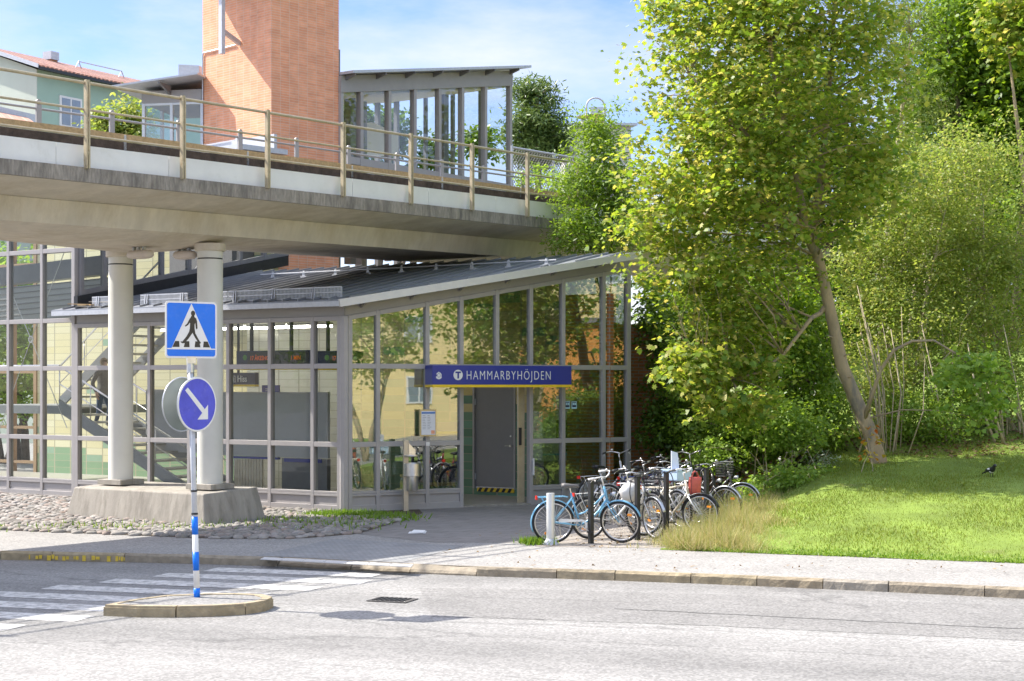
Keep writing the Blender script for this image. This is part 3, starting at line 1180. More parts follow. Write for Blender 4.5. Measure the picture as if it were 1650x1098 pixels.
# pier
COLS = [(4.1, 2.69 + 1.22), (4.1, 2.69 - 1.22)]
for (x, w) in COLS:
    c = BX * x + BY * w
    mb = MB().lathe([(0.235, 0.70), (0.235, 4.83)], (c.x, c.y, 0), 40)
    co_ = mb.build("pier_column", m_colpaint, via, smooth=True)
    e_ = co_.modifiers.new("edge", 'EDGE_SPLIT')
    MB().lathe([(0.222, 4.83), (0.222, 4.855)], (c.x, c.y, 0), 40).build("bearing_joint", m_black, co_)
    MB().lathe([(0.235, 4.855), (0.235, 4.98)], (c.x, c.y, 0), 40).build("column_head", m_colpaint, co_)
    mb = MB().lathe([(0.27, 4.98), (0.285, 5.0), (0.285, 5.12)], (c.x, c.y, 0), 32)
    mb.build("bearing_pad", m_conc, via, bevel=0.01)
    mb = MB().box(x - 0.30, x + 0.30, w - 0.33, w + 0.33, 0.60, 0.70)
    mb.v = [(*(BX * p[0] + BY * p[1]), p[2]) for p in mb.v]
    mb.build("column_foot", m_conc_l, via, bevel=0.008)
mb = MB()
bw0, bw1, bl0, bl1 = 1.90, 1.76, 0.80, 0.68
for (z, a, b) in ((-0.05, bw0, bl0), (0.56, bw1, bl1)):
    for (sx, sy) in ((-1, -1), (1, -1), (1, 1), (-1, 1)):
        q = BX * (4.1 + sx * b) + BY * (2.69 + sy * a)
        mb.v.append((q.x, q.y, z + (0.06 if (sx > 0 and z > 0) else 0)))
mb.f += [(0, 1, 2, 3), (4, 5, 6, 7), (0, 1, 5, 4), (1, 2, 6, 5), (2, 3, 7, 6), (3, 0, 4, 7)]
mb.build("plinth", m_conc_l, via, bevel=0.025)

# near railing
rl = thing("bridge_railing", "beige tubular steel railing along the near edge of the viaduct", "railing", (E0.x, E0.y, 0))
for z, r in ((1.345, 0.026), (0.92, 0.020), (0.505, 0.020)):
    mb = MB().tube([fB(Vector((x, 0.03, z))) for x in (X0, 34)], r, 10)
    mb.build("rail", m_railp, rl, smooth=True)
for k in range(-4, 15):
    x = -0.02 + 2.04 * k
    mb = MB()
    mb.box(x - 0.035, x - 0.005, -0.06, 0.01, -0.02, 1.35)
    mb.box(x + 0.012, x + 0.042, -0.06, 0.01, -0.02, 1.35)
    mb.box(x - 0.035, x + 0.042, -0.05, 0.0, 1.30, 1.385)
    for z in (0.2, 0.72):
        mb.box(x - 0.008, x + 0.015, -0.055, 0.005, z, z + 0.05)
    mb.xf(fB)
    mb.build("post", m_railp, rl)

# far railing
r2 = thing("track_railing", "thin grey railing with flat round topped posts beyond the track", "railing", (E0.x, E0.y, 0))
for z in (1.78, 1.05):
    MB().tube([fB(Vector((x, 5.0, z))) for x in (-20, 23)], 0.024, 8).build("rail", m_metal, r2, smooth=True)
for k in range(-6, 13):
    x = 3.0 + 1.8 * k
    mb = MB().box(x - 0.06, x + 0.06, 4.96, 5.0, -0.2, 1.90)
    mb.lathe([(0.06, -0.02), (0.06, 0.02)], (x, 4.98, 1.90), 14, (0, 1, 0))
    mb.xf(fB)
    mb.build("post", m_metal, r2)

# chain link fence at the far end
cf = thing("chain_link_fence", "chain link fence panel beyond the track at the end of the platform", "fence", (E0.x, E0.y, 0))
xa, _ = bx_of(825, 5.6)
xb = xa + 6.2
for z in (3.0, 1.1):
    MB().tube([fB(Vector((xa, 5.6, z - 0.3))), fB(Vector((xb, 5.6, z - 0.3)))], 0.03, 8).build("rail", m_galv_m, cf)
for k in range(4):
    x = xa + (xb - xa) * k / 3
    MB().tube([fB(Vector((x, 5.6, 0))), fB(Vector((x, 5.6, 2.75)))], 0.035, 8).build("post", m_galv_m, cf)
mb = MB()
hgt, st = 1.85, 0.13
for i in range(int((xb - xa + hgt) / st)):
    for sg in (1, -1):
        x = xa - hgt + i * st if sg > 0 else xa + i * st
        p0, p1 = [x, 0.82], [x + sg * hgt, 0.82 + hgt]
        # clip to the panel
        pts = []
        for (qx, qz) in (p0, p1):
            if qx < xa:
                qz = 0.82 + (xa - p0[0]) * sg if sg > 0 else 0.82 + (p0[0] - xa)
                qx = xa
            if qx > xb:
                qz = 0.82 + (xb - p0[0]) if sg > 0 else 0.82 + (p0[0] - xb)
                qx = xb
            pts.append((qx, qz))
        if abs(pts[0][0] - pts[1][0]) > 0.05:
            mb.bar(fB(Vector((pts[0][0], 5.6 + 0.006 * sg, pts[0][1]))), fB(Vector((pts[1][0], 5.6 + 0.006 * sg, pts[1][1]))), 0.012, 0.012)
mb.build("wire_mesh", m_metal_d, cf)

# oval lamps under the soffit
for i, (px, py, d, lab) in enumerate([(226, 411, 29.4, "oval pale ceiling lamp under the viaduct beside the left column"), (298, 412, 30.0, "oval pale ceiling lamp under the viaduct just left of the right column")]):
    p = W(px, py, d)
    t = thing("soffit_lamp", lab, "lamp", (p.x, p.y, p.z), R(-35), group="lamps under the viaduct")
    sc_ = 1.0 if i == 0 else 0.85
    mb = MB()
    pr = []
    for (z, k) in ((-0.07, 0.55), (-0.06, 0.8), (-0.02, 1.0), (0.04, 0.97), (0.075, 0.8)):
        for j in range(28):
            a = 2 * math.pi * j / 28
            mb.v.append((0.30 * sc_ * k * math.copysign(abs(math.cos(a)) ** 0.75, math.cos(a)), 0.15 * k * math.copysign(abs(math.sin(a)) ** 0.75, math.sin(a)), z))
    for q in range(4):
        for j in range(28):
            mb.f.append((q * 28 + j, q * 28 + (j + 1) % 28, (q + 1) * 28 + (j + 1) % 28, (q + 1) * 28 + j))
    mb.f += [tuple(range(28))[::-1], tuple(range(112, 140))]
    mb.build("lamp_body", M("lamp_plastic", (0.52, 0.46, 0.40), 0.5, 0, 0.1, 5), t, smooth=True)
    mb = MB()
    for x in (-0.16, -0.04, 0.1):
        mb.box(x - 0.02, x + 0.02, -0.03, 0.03, 0.076, 0.22)
    mb.build("bracket", m_galv_m, t)

# ------------------------------------------------------------------ metro station
ST = thing("metro_station", "low glazed metro station in grey steel frames with a sloping sheet roof", "station", (CORN.x, CORN.y, 0))


def x_of(px, y=0.0):
    """station left-wing coordinate x seen at pixel column px on the plane y"""
    t_ = (px - CXP) / FPX
    Xc, Zc = CORN.x + LY.x * y, CORN.y + LY.y * y
    return (t_ * Zc - Xc) / (LX.x - t_ * LX.y)


def s_of(px, y=0.0):
    t_ = (px - CXP) / FPX
    Xc, Zc = CORN.x + FY.x * y, CORN.y + FY.y * y
    return (t_ * Zc - Xc) / (FX.x - t_ * FX.y)


def zL(py, x, y=0.0):
    return EYE + (HZ - py) / FPX * (CORN.y + LX.y * x + LY.y * y)


def facade(fn, xs, rails, top, mw=0.085, bottom=0.405, skip=(), shortm={}, gname='window_pane', glass=m_glass, parent=ST, kick=True):
    fr = MB()
    N_ = len(xs)
    for i, x in enumerate(xs):
        z0 = shortm.get(i, 0.0)
        w = mw / 2 * (1.25 if i in (0, N_ - 1) else 1)
        zt = top(x)
        fr.box(x - w, x + w, -0.065, 0.07, z0, zt)
    for i in range(N_ - 1):
        a, b = xs[i] + mw / 2, xs[i + 1] - mw / 2
        if b - a < 0.05:
            continue
        for j, z in enumerate(rails):
            if (i, 'r%d' % j) in skip:
                continue
            fr.box(a, b, -0.062, 0.066, z - 0.05, z + 0.05)
        fr.prism([(a, -0.062, top(a) - 0.09), (b, -0.062, top(b) - 0.09), (b, -0.062, top(b)), (a, -0.062, top(a))], (0, 0.128, 0))
        if kick and (i, 'k') not in skip:
            fr.box(a, b, -0.062, 0.066, bottom - 0.05, bottom + 0.0)
            fr.box(a, b, -0.062, 0.066, bottom - 0.10, bottom - 0.052)
            fr.box(a + 0.004, b - 0.004, -0.03, 0.05, 0.12, bottom - 0.10)
            fr.box(a, b, -0.064, 0.066, 0.02, 0.13)
    fr.xf(fn)
    fr.build("facade_frame", m_metal, parent, bevel=0.006)
    for i in range(N_ - 1):
        a, b = xs[i] + mw / 2, xs[i + 1] - mw / 2
        if b - a < 0.05:
            continue
        lv = [bottom] + list(rails)
        for j in range(len(lv)):
            if (i, j) in skip:
                continue
            z0 = lv[j] + (0.05 if j else 0)
            if j < len(lv) - 1:
                zz = (lv[j + 1] - 0.05,) * 2
            else:
                zz = (top(a) - 0.09, top(b) - 0.09)
            if zz[0] - z0 < 0.08:
                continue
            mb = MB().prism([(a, 0.0, z0), (b, 0.0, z0), (b, 0.0, zz[1]), (a, 0.0, zz[0])], (0, 0.012, 0))
            mb.xf(fn)
            mb.build(gname, glass, parent)


Z1, Z2 = 1.334, 2.893
# left wing, low part and tall part
pxl = [126, 184, 243, 307, 370, 437, 506]
xsl = [x_of(p) for p in pxl] + [-0.09]
TOPL = 3.88
facade(fL, xsl, [Z1, Z2], lambda x: TOPL)
pxt = [-150, -95, -40, 16, 70, 126]
xst = [x_of(p) for p in pxt]
xst[-1] -= 0.10
facade(fL, xst, [Z1, Z2, 3.97, 5.55], lambda x: 7.4)
# entrance front
pxf = [607.5, 687, 742, 799.5, 854, 906, 971, 1011]
xsf = [0.09] + [s_of(p) for p in pxf]
SEND = xsf[-1]


def topF(s):
    return TOPL + 0.178 * s


facade(fF, xsf, [Z1, Z2], topF, skip={(3, 0), (3, 1), (4, 0), (4, 1), (3, 'r0'), (4, 'r0'), (3, 'k'), (4, 'k')}, shortm={4: 2.85}, glass=m_glass_f)
mb = MB().lathe([(0.10, 0.0), (0.10, TOPL)], (0, 0, 0), 8)
mb.build("corner_post", m_metal, ST)
# plinth strip under the frames
mb = MB()
mb.box(xst[0], 0.0, -0.10, 0.05, -0.05, 0.03)
mb.xf(fL)
mb.build("base_sill", m_conc_d, ST)
mb = MB().box(0.02, SEND + 0.05, -0.09, 0.05, -0.05, 0.03).xf(fF)
mb.build("base_sill", m_metal, ST)
# fascias under the eaves
mb = MB().prism([(x_of(126) - 0.02, -0.03, TOPL + 0.002), (0.02, -0.03, TOPL + 0.002), (0.02, -0.03, TOPL + 0.27), (x_of(126) - 0.02, -0.03, TOPL + 0.27)], (0, 0.05, 0)).xf(fL)
mb.build("fascia", m_fascia, ST)
mb = MB().prism([(0.0, -0.03, topF(0) + 0.002), (SEND + 0.06, -0.03, topF(SEND) + 0.002), (SEND + 0.06, -0.03, topF(SEND) + 0.25), (0.0, -0.03, topF(0) + 0.25)], (0, 0.05, 0)).xf(fF)
mb.build("fascia", m_fascia, ST)
# rafter ends
for s in (0.35, 1.45, 2.55, 3.65, 4.75, 5.85):
    MB().prism([(s - 0.03, -0.34, topF(s) + 0.21), (s - 0.03, -0.03, topF(s) + 0.10), (s - 0.03, -0.03, topF(s) + 0.25), (s - 0.03, -0.34, topF(s) + 0.25)], (0.05, 0.0, 0.01)).xf(fF).build("rafter_end", m_fascia, ST)

# roof (station left-wing coordinates; rises with y)
RXL, RY = x_of(126) - 0.05, 5.72


def zr(y):
    return 4.13 + 0.195 * (y + 0.4)


def xv(y):
    return 0.26 + 0.5237 * (y + 0.4)


mb = MB().prism([(RXL - 0.35, -0.42, zr(-0.42)), (xv(-0.42), -0.42, zr(-0.42)), (xv(RY), RY, zr(RY)), (RXL - 0.1, RY, zr(RY))], (0, 0, 0.055))
mb.xf(fL)
m_roof = M("sheet_roof", (0.26, 0.275, 0.30), 0.42, 0.35, 0.12, 1.5, c2=(0.28, 0.29, 0.30), c2pos=(0.5, 0.7), c2s=3)
roof = mb.build("roof", m_roof, ST)
mb = MB()
x = RXL
while x < xv(RY) - 0.1:
    y0 = -0.40 if x < 0.26 else (x - 0.26) / 0.5237 - 0.38
    mb.bar((x, y0, zr(y0) + 0.07), (x, RY - 0.02, zr(RY) + 0.07), 0.028, 0.05)
    x += 0.40
mb.xf(fL)
mb.build("standing_seam", m_roof, roof)
mb = MB().bar((xv(-0.45), -0.45, zr(-0.45) - 0.01), (xv(RY), RY, zr(RY) - 0.01), 0.05, 0.15)
mb.xf(fL)
mb.build("verge_trim", M("pale_trim", (0.60, 0.59, 0.57), 0.45, 0.1, 0.05, 4), roof)
mb = MB().bar((RXL - 0.3, -0.44, zr(-0.44) - 0.02), (xv(-0.44), -0.44, zr(-0.44) - 0.02), 0.05, 0.10)
mb.xf(fL)
mb.build("gutter", m_galv_m, roof)
# ceiling under the roof
MB().prism([(RXL, 0.08, zr(0.08) - 0.16), (0.0, 0.08, zr(0.08) - 0.16), (xv(RY) - 0.5, RY - 0.1, zr(RY) - 0.16), (RXL, RY - 0.1, zr(RY) - 0.16)], (0, 0, 0.03)).xf(fL).build("ceiling", M("ceiling_board", (0.62, 0.57, 0.46), 0.7, 0, 0.05, 3), ST)
# snow guards on the eave
for (pa, pb) in ((146, 182), (224, 300), (318, 364), (366, 548)):
    xa_, xb_ = x_of(pa, -0.2), x_of(pb, -0.2)
    mb = MB()
    zz = zr(-0.15) + 0.06
    mb.box(xa_, xb_, -0.16, -0.14, zz + 0.20, zz + 0.225)
    mb.box(xa_, xb_, -0.16, -0.14, zz + 0.10, zz + 0.12)
    mb.box(xa_, xb_, -0.16, -0.14, zz, zz + 0.02)
    x = xa_
    while x < xb_:
        mb.box(x, x + 0.014, -0.158, -0.142, zz, zz + 0.21)
        x += 0.036
    x = xa_ + 0.15
    while x < xb_:
        mb.prism([(x, -0.2, zz - 0.04), (x, 0.05, zz), (x, -0.14, zz + 0.23), (x, -0.17, zz + 0.23)], (0.02, 0, 0))
        mb.prism([(x + 0.06, -0.2, zz - 0.04), (x + 0.06, 0.05, zz), (x + 0.06, -0.14, zz + 0.23), (x + 0.06, -0.17, zz + 0.23)], (0.02, 0, 0))
        x += 1.05
    mb.xf(fL)
    mb.build("snow_guard", m_galv_m, roof)
# safety line high on the roof
mb = MB()
ysl = 3.9
mb.tube([(x_of(420, ysl), ysl, zr(ysl) + 0.17), (xv(ysl) + 0.0, ysl, zr(ysl) + 0.17)], 0.014, 6)
x = xv(ysl) - 0.25
while x > -6:
    mb.prism([(x - 0.05, ysl, zr(ysl) + 0.05), (x + 0.05, ysl, zr(ysl) + 0.05), (x + 0.02, ysl, zr(ysl) + 0.22), (x - 0.02, ysl, zr(ysl) + 0.22)], (0, 0.025, 0))
    mb.box(x - 0.05, x + 0.12, ysl - 0.05, ysl + 0.10, zr(ysl) + 0.05, zr(ysl) + 0.085)
    x -= 0.95
mb.xf(fL)
mb.build("snow_rail", m_galv_m, roof)
# planks and rubbish lying on the roof's left end
for i, (px, y_, rz, ln, c_) in enumerate([(150, -0.25, 8, 0.9, 0), (135, -0.1, -14, 0.8, 1), (168, 0.1, 20, 0.7, 0), (128, -0.3, 30, 0.5, 1), (185, -0.32, -4, 0.9, 0)]):
    pp = fL(Vector((x_of(px, y_) + 0.0, y_, zr(y_) + 0.075 + 0.022 * i)))
    o = MB().box(-ln / 2, ln / 2, -0.05, 0.05, 0.0, 0.02).build("loose_board", m_wood if c_ else m_conc_l, None)
    o.location = (CORN.x + pp.x, CORN.y + pp.y, pp.z)
    o.rotation_euler = (0.05, 0.03, R(-33 + rz))
    tag(o, "loose weathered board lying in the pile on the roof's left end", "board", "loose boards on the station roof")

# upper side wall over the low roof
XC = x_of(126)


def fC(p):                                            # along y of the left wing, facing +x
    return fL(Vector((XC - p.y, p.x, p.z)))


mul = [0.08, 0.75, 1.65, 2.55, 3.45, 4.35, 5.25, 6.15, 7.0]
mb = MB()
for y in mul:
    mb.box(y - 0.045, y + 0.045, -0.06, 0.06, zr(y) + 0.30, 7.4)
for a, b in zip(mul, mul[1:]):
    mb.prism([(a + 0.045, -0.055, zr(a) + 0.30), (b - 0.045, -0.055, zr(b) + 0.30), (b - 0.045, -0.055, zr(b) + 0.42), (a + 0.045, -0.055, zr(a) + 0.42)], (0, 0.11, 0))
mb.xf(fC)
mb.build("clerestory_frame", m_metal_d, ST)
MB().prism([(-0.1, -0.09, zr(-0.1) + 0.05), (7.0, -0.09, zr(7.0) + 0.05), (7.0, -0.09, zr(7.0) + 0.31), (-0.1, -0.09, zr(-0.1) + 0.31)], (0, 0.12, 0)).xf(fC).build("flashing", m_blackp, ST)
for a, b in zip(mul, mul[1:]):
    MB().prism([(a + 0.045, 0, zr(a) + 0.42), (b - 0.045, 0, zr(b) + 0.42), (b - 0.045, 0, 7.4), (a + 0.045, 0, 7.4)], (0, 0.012, 0)).xf(fC).build("window_pane", m_glass, ST)
# tall part: roof and closing walls
MB().prism([(xst[0] - 0.2, -0.3, 7.42), (XC + 0.3, -0.3, 7.42), (XC + 0.3, 4.6, 7.42), (xst[0] - 0.2, 4.6, 7.42)], (0, 0, 0.15)).xf(fL).build("roof", m_roof, ST)
m_tile = tile_mat("glazed_tiles", 0.19, (0.10, 0.20, 0.12), (0.17, 0.28, 0.18), (0.56, 0.44, 0.16), (0.56, 0.50, 0.30), 1.5, (0.16, 0.30, 0.20), (0.33, 0.30, 0.22), 0.86, -7.0)
m_tile_w = tile_mat("cream_tiles", 0.19, (0.54, 0.52, 0.42), (0.58, 0.56, 0.46), (0.58, 0.56, 0.46), (0.64, 0.63, 0.55), 1.3, (0.36, 0.48, 0.40), (0.40, 0.39, 0.32))
m_tile_y = tile_mat("yellow_tiles", 0.19, (0.22, 0.36, 0.20), (0.28, 0.42, 0.24), (0.72, 0.65, 0.36), (0.76, 0.72, 0.48), 0.6, (0.30, 0.44, 0.30), (0.45, 0.42, 0.28))
xt48 = x_of(58, 6.5)
MB().box(xt48, XC + 0.0, 6.5, 6.7, 0, 7.4).xf(fL).build("stair_wall", m_tile_y, ST)
mb = MB()
for q in range(6):
    x = x_of(-120, 6.5) + (xt48 - x_of(-120, 6.5)) * q / 5
    mb.box(x - 0.06, x + 0.06, 6.45, 6.6, 0, 7.4)
for z in (0.3, 1.3, 2.9, 4.4, 6.0):
    mb.box(x_of(-120, 6.5), xt48, 6.46, 6.58, z - 0.04, z + 0.04)
mb.xf(fL)
mb.build("rear_frame", M("brown_frame", (0.33, 0.22, 0.12), 0.6, 0, 0.1, 5), ST)
YB = 5.5
mf = M("hall_floor", (0.36, 0.34, 0.30), 0.35, 0, 0.08, 6)
MB().prism([(-21, 0.05, -0.02), (0.0, 0.05, -0.02), (xv(YB) - 0.45, YB + 0.2, -0.02), (XC, YB + 0.2, -0.02), (XC, 6.5, -0.02), (-21, 6.5, -0.02)], (0, 0, 0.04)).xf(fL).build("hall_floor", mf, ST)


def b_of(px):
    return x_of(px, YB)


dl, dr_ = b_of(765), b_of(828)
dz0, dz1 = zL(788, (dl + dr_) / 2, YB), 2.75
bw = MB()
bw.box(b_of(560), dl - 0.05, YB, YB + 0.15, 0.02, 5.2)
bw.box(dr_ + 0.05, b_of(905), YB, YB + 0.15, 0.02, 5.2)
bw.box(dl - 0.05, dr_ + 0.05, YB, YB + 0.15, dz1 + 0.05, 5.2)
bw.box(dl - 0.05, dr_ + 0.05, YB, YB + 0.15, 0.02, dz0)
bw.xf(fL)
bw.build("tiled_wall", m_tile, ST)
MB().box(XC + 0.02, b_of(560), YB, YB + 0.15, 0.02, 5.2).xf(fL).build("tiled_wall", m_tile_w, ST)
m_obrick = brick_mat("orange_brick", (0.46, 0.17, 0.05), (0.38, 0.13, 0.035), (0.30, 0.26, 0.2), 0.24, 0.075, 0.5, 0.012, 0.7)
MB().box(b_of(905), xv(YB) - 0.42, YB - 0.05, YB + 0.2, 0.02, 4.5).xf(fL).build("brick_end_wall", m_obrick, ST)
dm = M("grey_door_paint", (0.25, 0.24, 0.24), 0.4, 0, 0.04, 4)
dr = MB().box(dl, dr_, YB + 0.02, YB + 0.07, dz0 + 0.04, dz1).xf(fL).build("inner_door", dm, ST)
mb = MB()
mb.tube([(dr_ - 0.09, YB - 0.03, dz0 + 0.98), (dr_ - 0.22, YB - 0.03, dz0 + 0.98)], 0.012, 8)
mb.lathe([(0.025, 0), (0.025, 0.06)], (dr_ - 0.09, YB - 0.035, dz0 + 0.98), 10, (0, 1, 0))
mb.lathe([(0.02, 0), (0.02, 0.03)], (dr_ - 0.09, YB - 0.005, dz0 + 1.2), 10, (0, 1, 0))
mb.xf(fL)
mb.build("handle", m_steel, dr)
mb = MB()
for z in (0.2, 1.9):
    mb.box(dl - 0.01, dl + 0.03, YB - 0.005, YB + 0.018, dz0 + z, dz0 + z + 0.14)
mb.xf(fL)
mb.build("hinge", m_galv_m, dr)
mb = MB()
mb.box(dl - 0.05, dl - 0.002, YB - 0.02, YB + 0.08, dz0, dz1 + 0.05)
mb.box(dr_ + 0.002, dr_ + 0.05, YB - 0.02, YB + 0.08, dz0, dz1 + 0.05)
mb.xf(fL)
mb.build("door_frame", m_metal, ST)
# hazard stripes on the inner step
st_ = MB().box(b_of(770), b_of(829), YB - 0.03, YB - 0.005, dz0 - 0.07, dz0 + 0.02).xf(fL).build("step_edge", m_yellow, ST)
mb = MB()
xa_ = b_of(771)
xb_ = b_of(828)
k = 6
for i in range(k):
    x = xa_ + (xb_ - xa_) * i / k
    q = (xb_ - xa_) / k
    mb.prism([(x, YB - 0.034, dz0 - 0.069), (x + q * 0.5, YB - 0.034, dz0 - 0.069), (x + q * 0.85, YB - 0.034, dz0 + 0.019), (x + q * 0.35, YB - 0.034, dz0 + 0.019)], (0, 0.003, 0))
mb.xf(fL)
mb.build("hazard_stripe", m_black, st_)
# threshold and sliding door
sa_, sb_ = s_of(744), s_of(852)
MB().box(sa_, sb_, -0.10, 0.10, 0.0, 0.035).xf(fF).build("threshold", m_conc_l, ST)
x0, x1 = s_of(839), s_of(849)
sd_ = MB().box(x0, x1, 0.10, 0.15, 0.04, 2.75).xf(fF).build("sliding_door", M("brass_frame", (0.42, 0.36, 0.24), 0.4, 0.3, 0.1, 6), ST)
MB().box(x0 + 0.01, x0 + 0.06, 0.06, 0.098, 1.25, 1.62).xf(fF).build("card_reader", m_black, sd_)
mb = MB().box(s_of(854) + 0.01, s_of(854) + 0.04, -0.12, -0.09, 0.62, 0.98)
mb.box(s_of(854) + 0.012, s_of(854) + 0.038, -0.09, -0.064, 0.64, 0.67)
mb.box(s_of(854) + 0.012, s_of(854) + 0.038, -0.09, -0.064, 0.93, 0.96)
mb.xf(fF)
mb.build("door_handle", m_white, ST)

# sign box
s0, s1 = s_of(697, -0.42), s_of(921, -0.42)
SG = thing("station_sign", "long blue station name sign over the entrance with yellow lower edge", "sign", (CORN.x, CORN.y, 0))
zb0, zb1 = 2.47, 2.915
MB().box(s0, s1, -0.42, -0.075, zb0 + 0.055, zb1).xf(fF).build("sign_box", m_blue, SG, bevel=0.006)
MB().box(s0 - 0.004, s1 + 0.004, -0.425, -0.075, zb0, zb0 + 0.052).xf(fF).build("yellow_edge", m_yellow, SG)
zc = (zb0 + 0.055 + zb1) / 2


def sput(mb, px, z, name, mat, yy=-0.4235):
    x = s_of(px, -0.42)
    mb.xf(lambda p: Vector((p.x + x, p.y + yy, p.z + z)))
    mb.xf(fF)
    return mb.build(name, mat, SG)


wl = s_of(887, -0.42) - s_of(752, -0.42)
tm = text_mb("HAMMARBYHÖJDEN", 0.262, 1.0, -0.003, 0.003, space=1.22)
xs_ = [p[0] for p in tm.v]
kx = wl / (max(xs_) - min(xs_))
x0_ = min(xs_)
tm.xf(lambda p: Vector(((p.x - x0_) * kx, p.y, p.z)))
sput(tm, 752, zc - 0.092, "lettering", m_white)
lg = sput(MB().lathe([(0.105, -0.003), (0.105, 0.003)], (0, 0, 0), 32, (0, 1, 0)), 738, zc, "metro_symbol", m_white)
tt = MB().box(-0.018, 0.018, -0.0045, 0.0, -0.072, 0.06).box(-0.062, 0.062, -0.0045, 0.0, 0.036, 0.07)
sput(tt, 738, zc, "symbol_letter", m_blue, -0.4265)
em = MB().torus((0, 0, 0), (0, 1, 0), 0.05, 0.012, 20, 5, R(200), R(520), 0.2)
em.lathe([(0.032, -0.002), (0.032, 0.002)], (0, 0, 0.0), 18, (0, 1, 0))
em.torus((0, 0, -0.005), (0, 1, 0), 0.062, 0.012, 20, 5, R(20), R(160), 0.2)
em.prism([(-0.012, -0.002, 0.045), (0.012, -0.002, 0.045), (0, -0.002, 0.08)], (0, 0.004, 0))
sput(em, 707, zc - 0.01, "crest", m_white)

# framed notice beside the entrance
NB = thing("notice_frame", "small framed paper notice fixed to the grey mullion left of the entrance", "notice board", (CORN.x, CORN.y, 0))
xa_, xb_ = s_of(676, -0.1), s_of(702, -0.1)
za, zb_ = EYE + (HZ - 703) / FPX * 32.8, EYE + (HZ - 660) / FPX * 32.8
MB().box(xa_, xb_, -0.13, -0.07, za, zb_).xf(fF).build("frame", M("brass", (0.55, 0.43, 0.22), 0.4, 0.3, 0.1, 8), NB)
MB().box(xa_ + 0.025, xb_ - 0.025, -0.135, -0.128, za + 0.03, zb_ - 0.03).xf(fF).build("paper", M("paper", (0.72, 0.73, 0.75), 0.6, 0, 0.03), NB)
MB().box(xa_ + 0.03, xb_ - 0.03, -0.138, -0.136, zb_ - 0.085, zb_ - 0.05).xf(fF).build("heading_band", M("heading_blue", (0.08, 0.2, 0.5), 0.6), NB)
mb = MB()
for r_ in range(9):
    z = zb_ - 0.13 - r_ * 0.033
    for c_ in range(2):
        x = xa_ + 0.05 + c_ * 0.11
        mb.box(x, x + random.uniform(0.05, 0.09), -0.138, -0.136, z, z + 0.008)
mb.xf(fF)
mb.build("text_lines", M("print_grey", (0.3, 0.3, 0.33), 0.6), NB)
MB().box(xb_ - 0.12, xb_ - 0.04, -0.138, -0.136, za + 0.05, za + 0.12).xf(fF).build("orange_patch", M("print_orange", (0.75, 0.35, 0.2), 0.6), NB)
# small door sticker, pictogram stickers
tag(MB().box(s_of(687) - 0.04, s_of(687) + 0.04, -0.072, -0.068, 1.28, 1.36).xf(lambda p: fF(p) + Vector((CORN.x, CORN.y, 0))).build("sticker", m_white), "small white sticker on the frame under the framed notice", "sticker")
for px, lab in ((914, "pale blue bus pictogram sticker on the glass, left of the pair"), (925, "pale blue train pictogram sticker on the glass, right of the pair")):
    t = thing("pictogram_sticker", lab, "sticker", (CORN.x, CORN.y, 0), group="pictogram stickers")
    x = s_of(px)
    z = EYE + (HZ - 653) / FPX * 34.5
    MB().box(x - 0.065, x + 0.065, -0.006, -0.002, z - 0.08, z + 0.08).xf(fF).build("sticker_sheet", M("pale_blue", (0.45, 0.68, 0.8), 0.4), t)
    MB().box(x - 0.05, x + 0.05, -0.008, -0.0065, z - 0.045, z + 0.065).xf(fF).build("symbol", m_dkblue, t)
    MB().box(x - 0.04, x - 0.005, -0.010, -0.0085, z + 0.0, z + 0.05).box(x + 0.005, x + 0.04, -0.010, -0.0085, z + 0.0, z + 0.05).xf(fF).build("window_mark", M("pale_blue", (0.45, 0.68, 0.8), 0.4), t)
x0, x1 = s_of(911, 0.03), s_of(948, 0.03)

# -------- inside the hall
def fLw(p):
    q = fL(p)
    return Vector((q.x + CORN.x, q.y + CORN.y, q.z))


def zat(py, px, y):
    x = x_of(px, y)
    return zL(py, x, y)


m_part = M("grey_partition", (0.42, 0.42, 0.425), 0.45, 0, 0.05, 2)
pw = thing("ticket_partition", "grey sheet steel partition block standing in the hall behind the glass", "partition", (CORN.x, CORN.y, 0))
y_ = 2.6
MB().box(x_of(340, y_), x_of(528, y_), y_, y_ + 0.08, 0.9, zat(632, 450, y_)).xf(fL).build("upper_panel", m_part, pw)
MB().box(x_of(235, 3.2), x_of(345, 3.2), 3.2, 3.3, 0.9, zat(628, 290, 3.2)).xf(fL).build("side_panel", m_part, pw)
MB().box(x_of(455, y_), x_of(528, y_), y_ - 0.02, y_ + 0.1, 0.05, 0.88).xf(fL).build("lower_cabinet", m_metal_d, pw)
MB().box(x_of(376, y_), x_of(448, y_), y_ - 0.02, y_ + 0.08, 0.84, 0.89).xf(fL).build("blue_edge", m_blue, pw)
MB().box(x_of(460, y_), x_of(520, y_), y_ - 0.05, y_ - 0.025, 0.80, 0.88).xf(fL).build("blue_edge", m_blue, pw)
mb = MB()
for i in range(10):
    x = x_of(378, y_) + i * 0.085
    mb.box(x, x + 0.07, y_, y_ + 0.05, 0.05, 0.83)
mb.xf(fL)
mb.build("slatted_base", M("beige_panel", (0.55, 0.48, 0.36), 0.6), pw)

